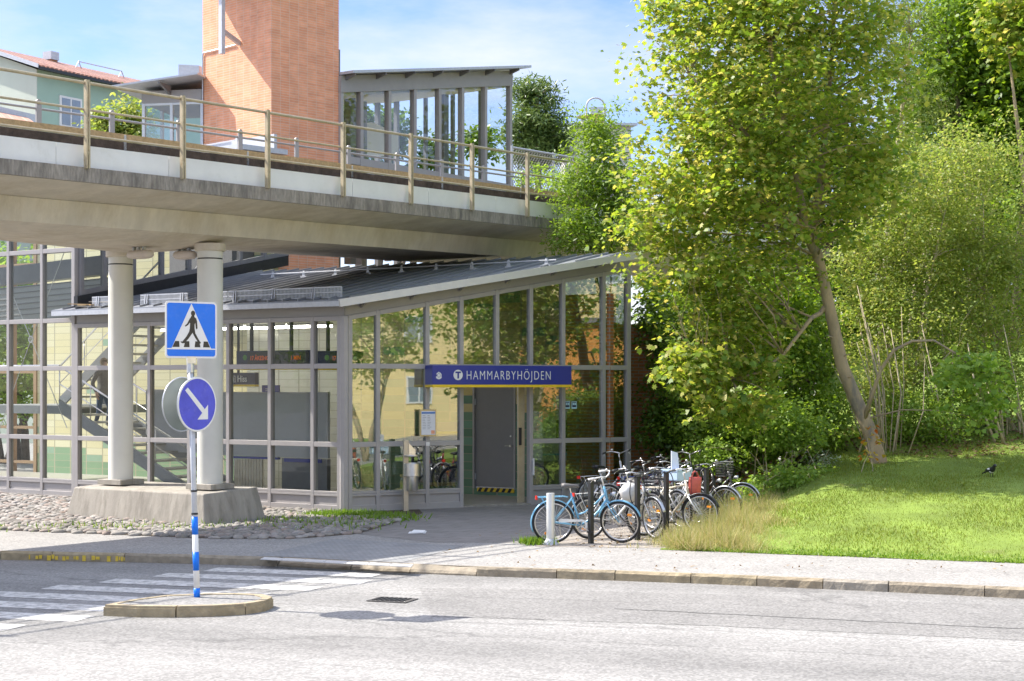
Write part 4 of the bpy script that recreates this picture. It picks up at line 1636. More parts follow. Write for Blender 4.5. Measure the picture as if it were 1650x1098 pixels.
m_led = M("led_orange", (0.75, 0.13, 0.02), 0.5, emit=0.06)
m_tube = M("lamp_tube", (1.0, 0.97, 0.88), 0.5, emit=5.0)
for (pa, pb, lab) in ((381, 500, "dark electronic departure display nearest the column, hanging under the hall ceiling"), (512, 575, "dark electronic departure display nearest the building corner, hanging under the hall ceiling")):
    t = thing("departure_display", lab, "display", (CORN.x, CORN.y, 0), group="departure displays")
    y_ = 1.6
    xa_, xb_ = x_of(pa, y_), x_of(pb, y_)
    zt, zb_ = zat(566, pa, y_), zat(588, pa, y_) - 0.05
    MB().box(xa_, xb_, y_, y_ + 0.22, zb_, zt).xf(fL).build("housing", m_dkblue, t)
    MB().box(xa_, xb_, y_ - 0.004, y_ + 0.224, zb_ - 0.065, zb_ - 0.002).xf(fL).build("yellow_edge", m_yellow, t)
    zc_ = (zt + zb_) / 2
    MB().box(xa_ + 0.33, xb_ - 0.04, y_ - 0.004, y_ - 0.001, zb_ + 0.02, zt - 0.03).xf(fL).build("screen", m_blackp, t)
    MB().lathe([(0.06, -0.003), (0.06, 0.0)], (xa_ + 0.25, y_, zc_ + 0.03), 20, (0, 1, 0)).xf(fL).build("line_badge", M("badge_green", (0.10, 0.30, 0.05), 0.4), t)
    a_txt = text_mb("17 ÅKESHOV", 0.13, 0.85, 0.002, 0.001) if pa < 400 else text_mb("17 SKARP", 0.13, 0.8, 0.002, 0.001)
    a_txt.xf(lambda p: Vector((p.x + xa_ + 0.40, p.y + y_ - 0.006, p.z + zc_ - 0.03))).xf(fL).build("led_text", m_led, t)
    if pa < 400:
        text_mb("1 MIN", 0.13, 0.85, 0.002, 0.001).xf(lambda p: Vector((p.x + xb_ - 0.55, p.y + y_ - 0.006, p.z + zc_ - 0.03))).xf(fL).build("led_text", m_led, t)
    for q in ((405, 469) if pa < 400 else (528,)):
        x = x_of(q, y_ + 0.1)
        MB().box(x - 0.03, x + 0.03, y_ + 0.08, y_ + 0.14, zt, zr(y_) - 0.15).xf(fL).build("hanger", m_blackp, t)
# lift sign
t = thing("lift_sign", "dark blue hanging sign for the lift with white lettering and yellow lower edge", "sign", (CORN.x, CORN.y, 0))
y_ = 2.2
xa_, xb_ = x_of(368, y_), x_of(411, y_)
zt, zb_ = zat(601, 390, y_), zat(620, 390, y_)
MB().box(xa_, xb_, y_, y_ + 0.12, zb_, zt).xf(fL).build("sign_box", m_dkblue, t)
MB().box(xa_, xb_, y_ - 0.003, y_ + 0.123, zb_ - 0.045, zb_ - 0.001).xf(fL).build("yellow_edge", m_yellow, t)
xl_ = x_of(382.5, y_)
text_mb("Hiss", 0.20, 0.85, 0.003, 0.002).xf(lambda p: Vector((p.x + xl_, p.y + y_ - 0.003, p.z + zb_ + 0.065))).xf(fL).build("lettering", m_white, t)
xl2 = x_of(378, y_)
mb = MB().box(xl2 - 0.07, xl2 + 0.03, y_ - 0.004, y_ - 0.001, zb_ + 0.05, zb_ + 0.2).xf(fL)
mb.build("lift_symbol", m_white, t)
MB().box(xl2 - 0.055, xl2 + 0.015, y_ - 0.006, y_ - 0.0045, zb_ + 0.065, zb_ + 0.185).xf(fL).build("symbol_field", m_dkblue, t)
MB().box(xl2 - 0.03, xl2 - 0.01, y_ - 0.0075, y_ - 0.0065, zb_ + 0.08, zb_ + 0.16).xf(fL).build("symbol_figure", m_white, t)
MB().box(x_of(380, y_), x_of(383, y_), y_ + 0.04, y_ + 0.07, zt, zr(y_) - 0.15).xf(fL).build("hanger", m_blackp, t)
# small blue sign further in
t = thing("ticket_sign", "small blue sign with white lettering above the grey partition", "sign", (CORN.x, CORN.y, 0))
y_ = 2.5
MB().box(x_of(422, y_), x_of(449, y_), y_, y_ + 0.05, zat(632, 430, y_), zat(621, 430, y_)).xf(fL).build("sign_plate", m_blue, t)
mb = MB()
for z in (627, 630):
    mb.box(x_of(428, y_), x_of(438, y_), y_ - 0.003, y_, zat(z + 0.6, 430, y_), zat(z - 0.6, 430, y_))
mb.xf(fL)
mb.build("lettering", m_white, t)
# ceiling lamps
for i, (pa, pb, py) in enumerate(((338, 396, 531), (401, 464, 529.5), (467, 532, 527.5), (262, 333, 533))):
    y_ = 3.6
    t = thing("fluorescent_lamp", ["lit strip lamp on the hall ceiling behind the right column", "lit strip lamp on the hall ceiling over the lift sign", "lit strip lamp on the hall ceiling nearest the building corner", "lit strip lamp on the hall ceiling behind the crossing sign", "lit strip lamp on the hall ceiling just inside the entrance front", "lit strip lamp on the hall ceiling near the station sign"][i], "lamp", (CORN.x, CORN.y, 0), group="hall ceiling lamps")
    z = zat(py, pa, y_)
    MB().box(x_of(pa, y_), x_of(pb, y_), y_ - 0.09, y_ + 0.11, z + 0.03, z + 0.09).xf(fL).build("lamp_housing", m_white, t)
    MB().box(x_of(pa, y_) + 0.02, x_of(pb, y_) - 0.02, y_ - 0.085, y_ + 0.105, z - 0.02, z + 0.028).xf(fL).build("diffuser", m_tube, t)
# ticket machine just inside the entrance front
t = thing("ticket_machine", "grey ticket machine standing behind the glass right of the entrance", "ticket machine", (CORN.x, CORN.y, 0))
y_ = 0.9
xa_, xb_ = s_of(874, y_), s_of(922, y_)
MB().box(xa_, xb_, y_, y_ + 0.5, 0.85, 1.95).xf(fF).build("cabinet", M("machine_grey", (0.42, 0.43, 0.42), 0.4, 0.1, 0.05, 4), t, bevel=0.02)
MB().box(xa_ + 0.05, xb_ - 0.05, y_ + 0.03, y_ + 0.45, 0.03, 0.85).xf(fF).build("pedestal", m_metal_d, t)
MB().box(xa_ + 0.35, xb_ - 0.07, y_ - 0.012, y_ + 0.01, 1.35, 1.75).xf(fF).build("screen", m_blackp, t)
MB().box(xa_ + 0.004, xb_ - 0.004, y_ - 0.008, y_ - 0.001, 0.98, 1.02).xf(fF).build("blue_stripe", M("stripe_blue", (0.15, 0.4, 0.6), 0.4), t)
mb = MB()
for i in range(3):
    mb.box(xa_ + 0.42, xb_ - 0.12, y_ - 0.012, y_, 1.06 + i * 0.08, 1.11 + i * 0.08)
mb.xf(fF)
mb.build("slot", m_black, t)
# dark blue notice case low by the door, yellow blue strips
t = thing("timetable_case", "dark blue timetable case with yellow edge behind the glass left of the entrance", "display case", (CORN.x, CORN.y, 0))
xa_, xb_ = s_of(664, 0.5), s_of(740, 0.5)
MB().box(xa_, xb_, 0.5, 0.56, 0.5, 1.5).xf(fF).build("case", m_dkblue, t)
MB().box(xa_ + 0.3, xb_, 0.49, 0.57, 1.502, 1.55).xf(fF).build("yellow_edge", m_yellow, t)
MB().box(xa_ + 0.3, xb_, 0.49, 0.57, 1.552, 1.75).xf(fF).build("blue_header", m_blue, t)
MB().box(xa_ + 0.3, xb_ - 0.1, 0.49, 0.57, 0.42, 0.498).xf(fF).build("wooden_foot", m_wood, t)

# stairs
SC = thing("staircase", "steel staircase with pale handrails climbing behind the left glass wall", "staircase", (CORN.x, CORN.y, 0))
m_str = M("stringer_grey", (0.24, 0.25, 0.26), 0.5, 0, 0.08, 3)
m_tread = M("stair_tread", (0.45, 0.43, 0.38), 0.7, 0, 0.1, 5)


def flight(y0, y1, pA, zA, pB, zB, n_):
    xA, xB = x_of(pA, y0), x_of(pB, y0)
    tr = MB()
    for i in range(n_):
        xa, xb = xA + (xB - xA) * i / n_, xA + (xB - xA) * (i + 1) / n_
        z = zA + (zB - zA) * (i + 1) / n_
        lo, hi = min(xa, xb), max(xa, xb)
        tr.box(lo - 0.02, hi + 0.02, y0 + 0.05, y1 - 0.05, z - 0.05, z)
    tr.xf(fL)
    tr.build("stair_flight", m_tread, SC)
    for y in (y0, y1):
        MB().prism([(xA, y - 0.03, zA - 0.14), (xB, y - 0.03, zB - 0.14), (xB, y - 0.03, zB + 0.17), (xA, y - 0.03, zA + 0.17)], (0, 0.06, 0)).xf(fL).build("stringer", m_str, SC)
        hr = MB()
        hr.tube([(xA, y, zA + 0.98), (xB, y, zB + 0.98)], 0.024, 8)
        hr.tube([(xA, y, zA + 0.55), (xB, y, zB + 0.55)], 0.014, 6)
        k = 4
        for i in range(k + 1):
            x, z = xA + (xB - xA) * i / k, zA + (zB - zA) * i / k
            hr.tube([(x, y, z + 0.1), (x, y, z + 0.98)], 0.014, 6)
        hr.xf(fL)
        hr.build("handrail", m_steel, SC, smooth=True)
    return xA, xB


zl_ = zat(655, 80, 2.2)
xA, xB = flight(2.0, 3.5, 305, 0.06, 96, zl_, 11)
MB().box(x_of(-60, 2.2), xB, 2.0, 5.3, zl_ - 0.18, zl_ + 0.02).xf(fL).build("landing", m_str, SC)
flight(3.8, 5.2, 96, zl_ + 0.02, 262, zat(480, 262, 3.8), 12)
hr = MB()
hr.tube([(x_of(-60, 2.0), 2.0, zl_ + 1.0), (xB, 2.0, zl_ + 1.0)], 0.024, 8)
hr.xf(fL)
hr.build("landing_rail", m_steel, SC)
# grey ribbed wall behind the upper panes of the tall part
rbw = MB().prism([(xst[0], 1.3, 4.0), (XC - 0.15, 1.3, 4.15), (XC - 0.15, 1.3, 5.0), (xst[0], 1.3, 4.85)], (0, 0.05, 0)).xf(fL)
rbw = rbw.build("ribbed_wall", M("ribbed_sheet", (0.36, 0.36, 0.34), 0.5, 0.1, 0.05, 3), ST)
mb = MB()
for i in range(7):
    z0 = 3.98 + i * 0.135
    mb.bar((xst[0], 1.29, z0), (XC - 0.15, 1.29, z0 + 0.22), 0.02, 0.022)
mb.xf(fL)
mb.build("rib", m_metal_d, rbw)
MB().prism([(xst[0], 1.25, 4.88), (XC - 0.15, 1.25, 5.1), (XC - 0.15, 1.25, 5.55), (xst[0], 1.25, 5.3)], (0, 0.3, 0)).xf(fL).build("dark_cornice", m_metal_d, ST)
# wire cross bracing behind the tall glass
br = thing("wire_bracing", "thin crossed steel tie rods with a ring behind the tall left glass", "bracing", (CORN.x, CORN.y, 0))
y_ = 0.5
mb = MB()
c_ = (x_of(50, y_), y_, zat(547, 50, y_))
for (px, py) in ((18, 470), (108, 395), (0, 690), (108, 690)):
    mb.tube([c_, (x_of(px, y_), y_, zat(py, px, y_))], 0.010, 5)
mb.xf(fL)
mb.build("tie_rod", m_steel, br)
MB().torus(c_, (0, 1, 0), 0.07, 0.02, 16, 6).xf(fL).build("ring", m_steel, br)

# ------------------------------------------------------------------ lift tower and platform buildings
TX = Vector((0.694, 0.720))                            # along its right face
TY = Vector((-0.720, 0.694))                           # along its left face, away from the corner
TC = Vector((-6.267, 42.0))


def fT(p):
    q = TX * p.x + TY * p.y
    return Vector((q.x, q.y, p.z))


TW = thing("brick_tower", "tall orange brick lift tower rising behind the viaduct", "tower", (TC.x, TC.y, 0))
m_obr = brick_mat("orange_tile_brick", (0.83, 0.375, 0.205), (0.74, 0.30, 0.15), (0.72, 0.49, 0.37), 0.30, 0.066, 0.0, 0.007, 0.7)


def rotkid(o, M3):
    """keep a part's own axes on the tower's faces so its courses run level along them"""
    return o


# the tower wall keeps tower axes in its own coordinates
tw = MB().box(0, 2.28, 0, 3.05, -0.2, 16.0).build("tower_wall", m_obr, TW)
tw.rotation_euler = (0, 0, math.atan2(TX.y, TX.x))
MB().box(-1.35, 2.9, -0.3, 3.04, 13.85, 14.1).xf(fT).build("roof_canopy", m_metal_d, TW)
# box gutter pipe on an arm, with a thin pipe down the left edge
pz = 2.5 + (622 - 71) * 41 / 2600
c_ = Vector((-0.75, 1.12))
vp = MB().box(c_.x - 0.055, c_.x + 0.055, c_.y - 0.07, c_.y + 0.07, pz, 13.85).xf(fT).build("downpipe", m_galv_m, TW)
MB().bar(fT(Vector((c_.x, c_.y, pz + 0.62))), fT(Vector((0.0, 1.36, pz + 0.42))), 0.09, 0.11).build("pipe_arm", m_galv_m, vp)
mb = MB().tube([fT(Vector((-0.03, 3.0, 7.5))), fT(Vector((-0.03, 3.0, pz + 0.33))), fT(Vector((-0.03, 2.95, pz + 0.40))), fT(Vector((-0.03, 1.5, pz + 0.40)))], 0.02, 6)
mb.build("conduit", m_galv, TW)
for (y, x) in ((3.06, 0.03), (-0.02, 2.26)):
    pass
# sheet metal upstands where the platform roofs meet the brick
MB().box(2.282, 2.33, 0.0, 0.5, 10.75, 11.6).xf(fT).build("flashing", m_metal_d, TW)
# pale sheet canopy at its foot
t = thing("sheet_canopy", "small pale grey sheet metal canopy roof at the foot of the brick tower", "canopy", (TC.x, TC.y, 0))
zc_ = 2.5 + (622 - 240) * 41 / 2600
MB().prism([(-1.2, -0.25, zc_), (0.35, -0.25, zc_), (0.35, 3.4, zc_ + 0.05), (-1.2, 3.4, zc_ + 0.05)], (0, 0, 0.13)).xf(fT).build("canopy_roof", m_galv_m, t)
MB().box(-0.10, -0.005, -0.25, 3.3, zc_ + 0.13, zc_ + 0.50).xf(fT).build("upstand", m_galv_m, t)
MB().tube([fT(Vector((-1.0, -0.1, zc_ + 0.28))), fT(Vector((-1.0, 3.2, zc_ + 0.28)))], 0.02, 6).build("safety_rail", m_galv, t)
mb = MB()
for y in (0.1, 1.6, 3.0):
    mb.box(-1.04, -0.96, y - 0.04, y + 0.04, zc_ + 0.13, zc_ + 0.32)
mb.xf(fT)
mb.build("rail_foot", m_galv_m, t)
MB().box(-1.1, -0.2, 0.2, 3.0, 5.0, zc_).xf(fT).build("canopy_wall", m_metal_d, t)

# glazed pavilion right of the tower
PC = TC + TX * 2.28
PX_, PY_ = Vector((0.578, 0.816)), Vector((-0.816, 0.578))


def fP(p):
    q = PX_ * p.x + PY_ * p.y
    return Vector((q.x, q.y, p.z))


PV = thing("platform_pavilion", "glazed grey platform pavilion with rising flat roof right of the brick tower", "pavilion", (PC.x, PC.y, 0))


def p_of(px, y=0.0):
    t_ = (px - CXP) / FPX
    Xc, Zc = PC.x + PY_.x * y, PC.y + PY_.y * y
    return (t_ * Zc - Xc) / (PX_.x - t_ * PX_.y)


def fz(x):
    return 10.42 + (11.83 - 10.42) * x / 7.95


pl_ = 7.95
msx = [0.05] + [p_of(p) for p in (580, 625, 666, 706, 743, 780)] + [pl_]
mb = MB()
for x in msx:
    mb.box(x - 0.06, x + 0.06, -0.08, 0.08, 6.0, fz(x))
for a, b in zip(msx, msx[1:]):
    mb.box(a + 0.06, b - 0.06, -0.07, 0.07, 8.55, 8.75)
    mb.box(a + 0.06, b - 0.06, -0.07, 0.07, 6.9, 7.0)
mb.xf(fP)
mb.build("front_frame", m_metal, PV)
for a, b in zip(msx, msx[1:]):
    MB().prism([(a + 0.06, 0, 8.75), (b - 0.06, 0, 8.75), (b - 0.06, 0, fz(b)), (a + 0.06, 0, fz(a))], (0, 0.012, 0)).xf(fP).build("window_pane", m_glass_c, PV)
    MB().prism([(a + 0.06, 0, 7.0), (b - 0.06, 0, 7.0), (b - 0.06, 0, 8.55), (a + 0.06, 0, 8.55)], (0, 0.012, 0)).xf(fP).build("window_pane", m_glass_c, PV)
MB().prism([(-0.02, -0.10, fz(0)), (pl_ + 0.06, -0.10, fz(pl_)), (pl_ + 0.06, -0.10, fz(pl_) + 0.46), (-0.02, -0.10, fz(0) + 0.46)], (0, 0.10, 0)).xf(fP).build("fascia", m_fascia, PV)
MB().prism([(0.02, -0.5, fz(0) + 0.49), (pl_ + 0.5, -0.5, fz(pl_ + 0.5) + 0.49), (pl_ + 0.5, -0.5, fz(pl_ + 0.5) + 0.565), (0.02, -0.5, fz(0) + 0.565)], (0, 5.4, 0)).xf(fP).build("roof", m_galv_m, PV)
for i in range(7):
    x = 0.15 + 1.28 * i
    MB().prism([(x, -0.45, fz(x) + 0.43), (x, -0.102, fz(x) + 0.33), (x, -0.102, fz(x) + 0.485), (x, -0.45, fz(x) + 0.485)], (0.05, 0, 0.0)).xf(fP).build("rafter_end", m_metal_d, PV)
MB().prism([(0.1, 0.1, fz(0) - 0.05), (pl_, 0.1, fz(pl_) - 0.05), (pl_, 0.1, fz(pl_) + 0.05), (0.1, 0.1, fz(0) + 0.05)], (0, 4.6, 0)).xf(fP).build("soffit", M("soffit_board", (0.60, 0.55, 0.42), 0.6, 0, 0.06, 3), PV)
# rear frame, right end frame
mb = MB()
for x in [0.1 + 0.96 * i for i in range(9)]:
    mb.box(x - 0.06, x + 0.06, 4.3, 4.45, 6.0, fz(x) - 0.05)
mb.box(0.1, pl_, 4.3, 4.45, 8.45, 8.75)
for y in (1.1, 2.2, 3.3):
    mb.box(pl_ - 0.06, pl_ + 0.05, y - 0.05, y + 0.05, 6.0, fz(pl_))
mb.xf(fP)
mb.build("rear_frame", m_metal_d, PV)
for (x, y) in ((2.3, 1.6), (4.9, 3.4), (7.2, 2.0)):
    MB().box(x - 0.12, x + 0.12, y - 0.12, y + 0.12, 6.0, fz(x) - 0.05).xf(fP).build("inner_column", m_metal_d, PV)
m_cream = M("cream_panel", (0.66, 0.63, 0.54), 0.6, 0, 0.04, 2)
za_ = 2.5 + (622 - 248) * 49 / 2600
MB().prism([(1.6, 3.9, za_ - 0.30), (7.3, 3.9, za_ + 0.35), (7.3, 3.9, za_ + 1.05), (6.0, 3.9, za_ + 1.25), (1.6, 3.9, za_ + 0.25)], (0, 0.12, 0)).xf(fP).build("stair_soffit", m_cream, PV)
MB().box(2.4, 7.9, 3.6, 3.75, za_ - 0.9, za_ - 0.55).xf(fP).build("inner_beam", m_cream, PV)
MB().box(0.1, pl_, 0.15, 4.3, 6.8, 6.9).xf(fP).build("pavilion_floor", m_conc, PV)
mb = MB()
for x in (3.7, 6.1):
    mb.box(x, x + 0.3, 3.45, 3.6, za_ - 0.62, za_ - 0.50)
mb.xf(fP)
mb.build("lamp_fitting", m_metal_d, PV)

# glazed shed left of the tower
d0 = 44.5
sp = W(230, 250, d0)
SHD = thing("glass_shelter", "small glazed platform shelter with a canopy roof left of the brick tower", "shelter", (sp.x, sp.y, 0))
SX_, SY_ = Vector((0.98, -0.2)).normalized(), Vector((0.2, 0.98)).normalized()


def fS(p):
    q = SX_ * p.x + SY_ * p.y
    return Vector((q.x, q.y, p.z))


sw = 1.75
zb_, zt_ = 6.0, 2.5 + (622 - 168) * d0 / 2600
mb = MB()
for x in (0.04, 0.86, sw):
    mb.box(x - 0.04, x + 0.04, -0.05, 0.05, zb_, zt_)
mb.box(0, sw, -0.045, 0.045, zt_ - 0.06, zt_ + 0.0)
mb.box(0, sw, -0.045, 0.045, 8.55, 8.65)
for y in (1.2, 2.4):
    for x in (0.04, sw):
        mb.box(x - 0.04, x + 0.04, y - 0.05, y + 0.05, zb_, zt_)
mb.xf(fS)
mb.build("frame", M("pale_frame", (0.62, 0.64, 0.64), 0.4, 0.2, 0.04), SHD)
for (a, b) in ((0.08, 0.82), (0.90, sw - 0.04)):
    MB().box(a, b, 0, 0.012, 8.65, zt_ - 0.06).xf(fS).build("window_pane", m_glass_c, SHD)
    MB().box(a, b, 0, 0.012, 6.6, 8.55).xf(fS).build("window_pane", m_glass_c, SHD)
MB().box(0.034, 0.046, 0.05, 2.4, 6.6, zt_ - 0.06).xf(fS).build("window_pane", m_glass_c, SHD)
MB().box(0.0, sw, -0.06, 2.5, zt_ + 0.002, zt_ + 0.34).xf(fS).build("fascia", m_fascia, SHD)
MB().prism([(-0.62, -0.7, zt_ + 0.36), (sw + 0.15, -0.7, zt_ + 0.62), (sw + 0.15, -0.7, zt_ + 0.67), (-0.62, -0.7, zt_ + 0.41)], (0, 3.6, 0)).xf(fS).build("roof", m_galv_m, SHD)
MB().prism([(0.75, -0.68, zt_ + 0.43), (0.8, -0.05, zt_ + 0.20), (0.8, -0.05, zt_ + 0.46), (0.75, -0.68, zt_ + 0.46)], (0.06, 0, 0)).xf(fS).build("rafter_end", m_metal_d, SHD)
MB().prism([(1.05, 0.0, zt_ + 0.6), (1.65, 0.0, zt_ + 0.68), (1.65, 0.0, zt_ + 1.0), (1.05, 0.0, zt_ + 1.05)], (0, 1.0, 0)).xf(fS).build("roof_vent", m_galv_m, SHD)

# ------------------------------------------------------------------ houses
GH = thing("green_house", "pale green rendered house with red tiled roof far left behind the viaduct", "house", tuple(W(60, 622, 70) * 1.0)[:2] + (0,))
HX, HY = Vector((0.523, 0.852)).normalized(), Vector((-0.852, 0.523)).normalized()


def fH(p):
    q = HX * p.x + HY * p.y
    return Vector((q.x, q.y, p.z))


def h_of(px, y=0.0):
    t_ = (px - CXP) / FPX
    c0 = Vector((GH.location.x, GH.location.y)) + HY * y
    return (t_ * c0.y - c0.x) / (HX.x - t_ * HX.y)


ez = 2.5 + (622 - 112) * 70 / 2600
m_green = M("green_render", (0.36, 0.50, 0.41), 0.85, 0, 0.05, 0.8)
m_green2 = M("grey_green_render", (0.50, 0.55, 0.47), 0.85, 0, 0.05, 0.8)
m_rtile = brick_mat("red_roof_tile", (0.46, 0.25, 0.18), (0.38, 0.19, 0.14), (0.13, 0.06, 0.05), 0.26, 0.34, 0.5, 0.04, 0.8, flat=True, ang=R(58))
MB().box(0, 14, 0, 9.0, -1, ez).xf(fH).build("long_wall", m_green, GH)
MB().prism([(-0.03, 0.0, -1), (-0.03, 9.0, -1), (-0.03, 9.0, ez), (-0.03, 4.5, ez + 1.55), (-0.03, 0.0, ez)], (0.03, 0, 0)).xf(fH).build("gable_wall", m_green2, GH)
rp = MB().prism([(-0.35, -0.45, ez - 0.03), (14.4, -0.45, ez - 0.03), (14.4, 4.5, ez + 1.62), (-0.35, 4.5, ez + 1.62)], (0, 0, 0.09)).xf(fH).build("roof", m_rtile, GH)
MB().prism([(-0.35, 9.45, ez - 0.03), (14.4, 9.45, ez - 0.03), (14.4, 4.5, ez + 1.62), (-0.35, 4.5, ez + 1.62)], (0, 0, 0.09)).xf(fH).build("roof", m_rtile, GH)
# rows of pantile noses along the eaves and ridge
mb = MB()
x = -0.3
while x < 14.2:
    for k in range(4):
        y = -0.42 + k * 0.36
        mb.bar((x, y - 0.02, ez + 0.075 + (y + 0.45) * 0.333), (x, y + 0.34, ez + 0.075 + (y + 0.80) * 0.333), 0.15, 0.06)
    x += 0.25
mb.xf(fH)
mb.build("roof_tiles", island_mat("pantile", [(0.48, 0.26, 0.19), (0.38, 0.19, 0.14), (0.54, 0.33, 0.25)], 0.75), rp)
MB().box(-0.35, 14.4, -0.58, -0.46, ez - 0.10, ez + 0.02).xf(fH).build("gutter", m_blackp, GH)
MB().prism([(-0.42, -0.5, ez - 0.05), (-0.42, 4.5, ez + 1.60), (-0.42, 4.5, ez + 1.78), (-0.42, -0.5, ez + 0.13)], (0.05, 0, 0)).xf(fH).build("barge_board", m_galv_m, GH)
hc_ = h_of(76, 4.2)
ch = MB().box(hc_, hc_ + 0.42, 3.95, 4.4, ez + 1.0, ez + 1.62).xf(fH).build("chimney", m_obrick, GH)
MB().box(hc_ - 0.04, hc_ + 0.46, 3.9, 4.45, ez + 1.622, ez + 2.0).xf(fH).build("chimney_cowl", m_galv_m, ch)
mb = MB()
for (x0, x1) in ((hc_ + 1.4, hc_ + 4.2),):
    mb.tube([(x0, 3.6, ez + 1.72), (x1, 3.6, ez + 1.72)], 0.03, 6)
    for x in (x0, x1):
        mb.tube([(x - 0.3, 3.6, ez + 1.2), (x, 3.6, ez + 1.72), (x + 0.3, 3.6, ez + 1.2)], 0.03, 6)
mb.xf(fH)
mb.build("roof_ladder", m_galv, GH)
wx0, wx1 = h_of(95), h_of(131)
wz0, wz1 = 2.5 + (622 - 215) * 73 / 2600, 2.5 + (622 - 166) * 73 / 2600
wf = MB().box(wx0, wx1, -0.06, 0.0, wz0, wz1).xf(fH).build("window", m_white, GH)
MB().box(wx0 + 0.12, (wx0 + wx1) / 2 - 0.05, -0.075, -0.062, wz0 + 0.1, wz1 - 0.1).xf(fH).build("pane", M("window_dark", (0.25, 0.30, 0.36), 0.08, 0.3, 0.1), wf)
MB().box((wx0 + wx1) / 2 + 0.05, wx1 - 0.12, -0.075, -0.062, wz0 + 0.1, wz1 - 0.1).xf(fH).build("pane", M("window_dark", (0.25, 0.30, 0.36), 0.08, 0.3, 0.1), wf)
# lower annex roof at the far left edge
ax = thing("annex_house", "low annex with a red tiled roof at the left edge below the green house", "house", tuple(W(-60, 622, 60))[:2] + (0,))
p0, p1 = W(-60, 185, 60), W(62, 205, 66)
q0, q1 = W(-60, 172, 66), W(40, 190, 70)
o_ = ax.location
mb = MB().prism([p0 - o_, p1 - o_, q1 - o_, q0 - o_], (0, 0, -0.15))
mb.build("roof", m_rtile, ax)
mb = MB()
for i in range(46):
    a, b = (p0.lerp(p1, i / 46) - o_), (q0.lerp(q1, i / 46) - o_)
    mb.bar(a + Vector((0, 0, 0.04)), b + Vector((0, 0, 0.04)), 0.12, 0.06)
mb.build("roof_tiles", MATS["pantile"], ax)
MB().bar(q0 - o_ + Vector((0, 0, 0.15)), q1 - o_ + Vector((0.6, 0, -0.1)), 0.2, 0.35).build("ridge_flashing", m_galv_m, ax)
mb = MB().prism([p0 - o_ + Vector((0.3, 0.3, -0.2)), p1 - o_ + Vector((-0.3, 0.3, -0.2)), p1 - o_ + Vector((-0.3, 0.3, -9)), p0 - o_ + Vector((0.3, 0.3, -9))], (0, 4, 0))
mb.build("wall", m_green2, ax)

# pale house and street lamp behind the trees
p = W(910, 622, 78)
hs = thing("pale_house", "pale rendered house with a red brick chimney peeking over the trees", "house", (p.x, p.y, 0))
ht = 2.5 + (622 - 204) * 78 / 2600
MB().box(0, 3.2, 0, 7, -1, ht).build("wall", M("pale_render", (0.56, 0.54, 0.50), 0.85, 0, 0.05, 1), hs)
MB().prism([(-0.3, -0.3, ht), (3.5, -0.3, ht), (3.5, 3.5, ht + 0.5), (-0.3, 3.5, ht + 0.5)], (0, 0, 0.12)).build("roof", m_galv_m, hs)
ch = MB().box(1.35, 2.0, 1.0, 1.6, ht, ht + 0.75).build("chimney", m_obrick, hs)
MB().box(1.28, 2.07, 0.93, 1.67, ht + 0.752, ht + 1.1).build("chimney_cap", m_galv_m, ch)
p = W(974, 622, 52)
lp = thing("street_lamp", "arched street lamp with a white globe under a flat yellow cap", "street lamp", (p.x, p.y, 0))
zt = 2.5 + (622 - 172) * 52 / 2600
pts = [Vector((0, 0, 3.0)), Vector((0, 0, zt - 0.1))]
for i in range(13):
    a = math.pi * i / 12
    pts.append(Vector((-0.29 + 0.29 * math.cos(a), 0, zt + 0.28 * math.sin(a))))
pts.append(Vector((-0.58, 0, zt - 0.25)))
MB().tube(pts, 0.028, 8).build("arched_pole", m_galv_m, lp, smooth=True)
MB().lathe([(0.30, 0), (0.32, 0.03), (0.06, 0.09)], (-0.58, 0, zt - 0.36), 24).build("lamp_cap", M("lamp_cap", (0.66, 0.55, 0.33), 0.5), lp)
MB().ball((-0.58, 0, zt - 0.52), 0.2, 20, 12).build("globe", m_white, lp, smooth=True)

# orange brick wall in the shade beyond the glass front
BWp = Vector((1.2, 36.55))
bwall = MB().box(0, 4.9, 0, 0.3, 0, 3.9).build("boundary_wall", m_obrick)
bwall.location = (BWp.x, BWp.y, 0)
bwall.rotation_euler = (0, 0, R(4))
tag(bwall, "orange brick wall in deep shade between the glass front and the trees", "wall")

# ------------------------------------------------------------------ what the glass mirrors from across the street
AB = thing("apartment_block", "pale yellow apartment block across the street, mirrored in the entrance glass", "building", (36, 4, 0), R(-57))
MB().box(-26, 26, -12, 0, -0.3, 13).build("wall", M("yellow_render", (0.74, 0.60, 0.30), 0.85, 0, 0.05, 0.5), AB)
MB().box(-26.4, 26.4, -12.4, 0.4, 13.0, 13.6).build("roof", m_metal_d, AB)
for i in range(10):
    for j in range(4):
        x, z = -23 + i * 5.0, 1.6 + j * 3.0
        w_ = MB().box(x - 0.7, x + 0.7, 0.0, 0.06, z, z + 1.4).build("window", m_white, AB)
        MB().box(x - 0.6, x - 0.04, 0.062, 0.075, z + 0.1, z + 1.3).box(x + 0.04, x + 0.6, 0.062, 0.075, z + 0.1, z + 1.3).build("pane", MATS["window_dark"], w_)
AB.rotation_euler = (0, 0, R(57))
lw = poly_sheet("far_lawn", [(16, 11), (25, 22), (40, 14), (30, 1)], -0.05, M("far_lawn_green", (0.13, 0.22, 0.03), 0.95, 0, 0.3, 2))

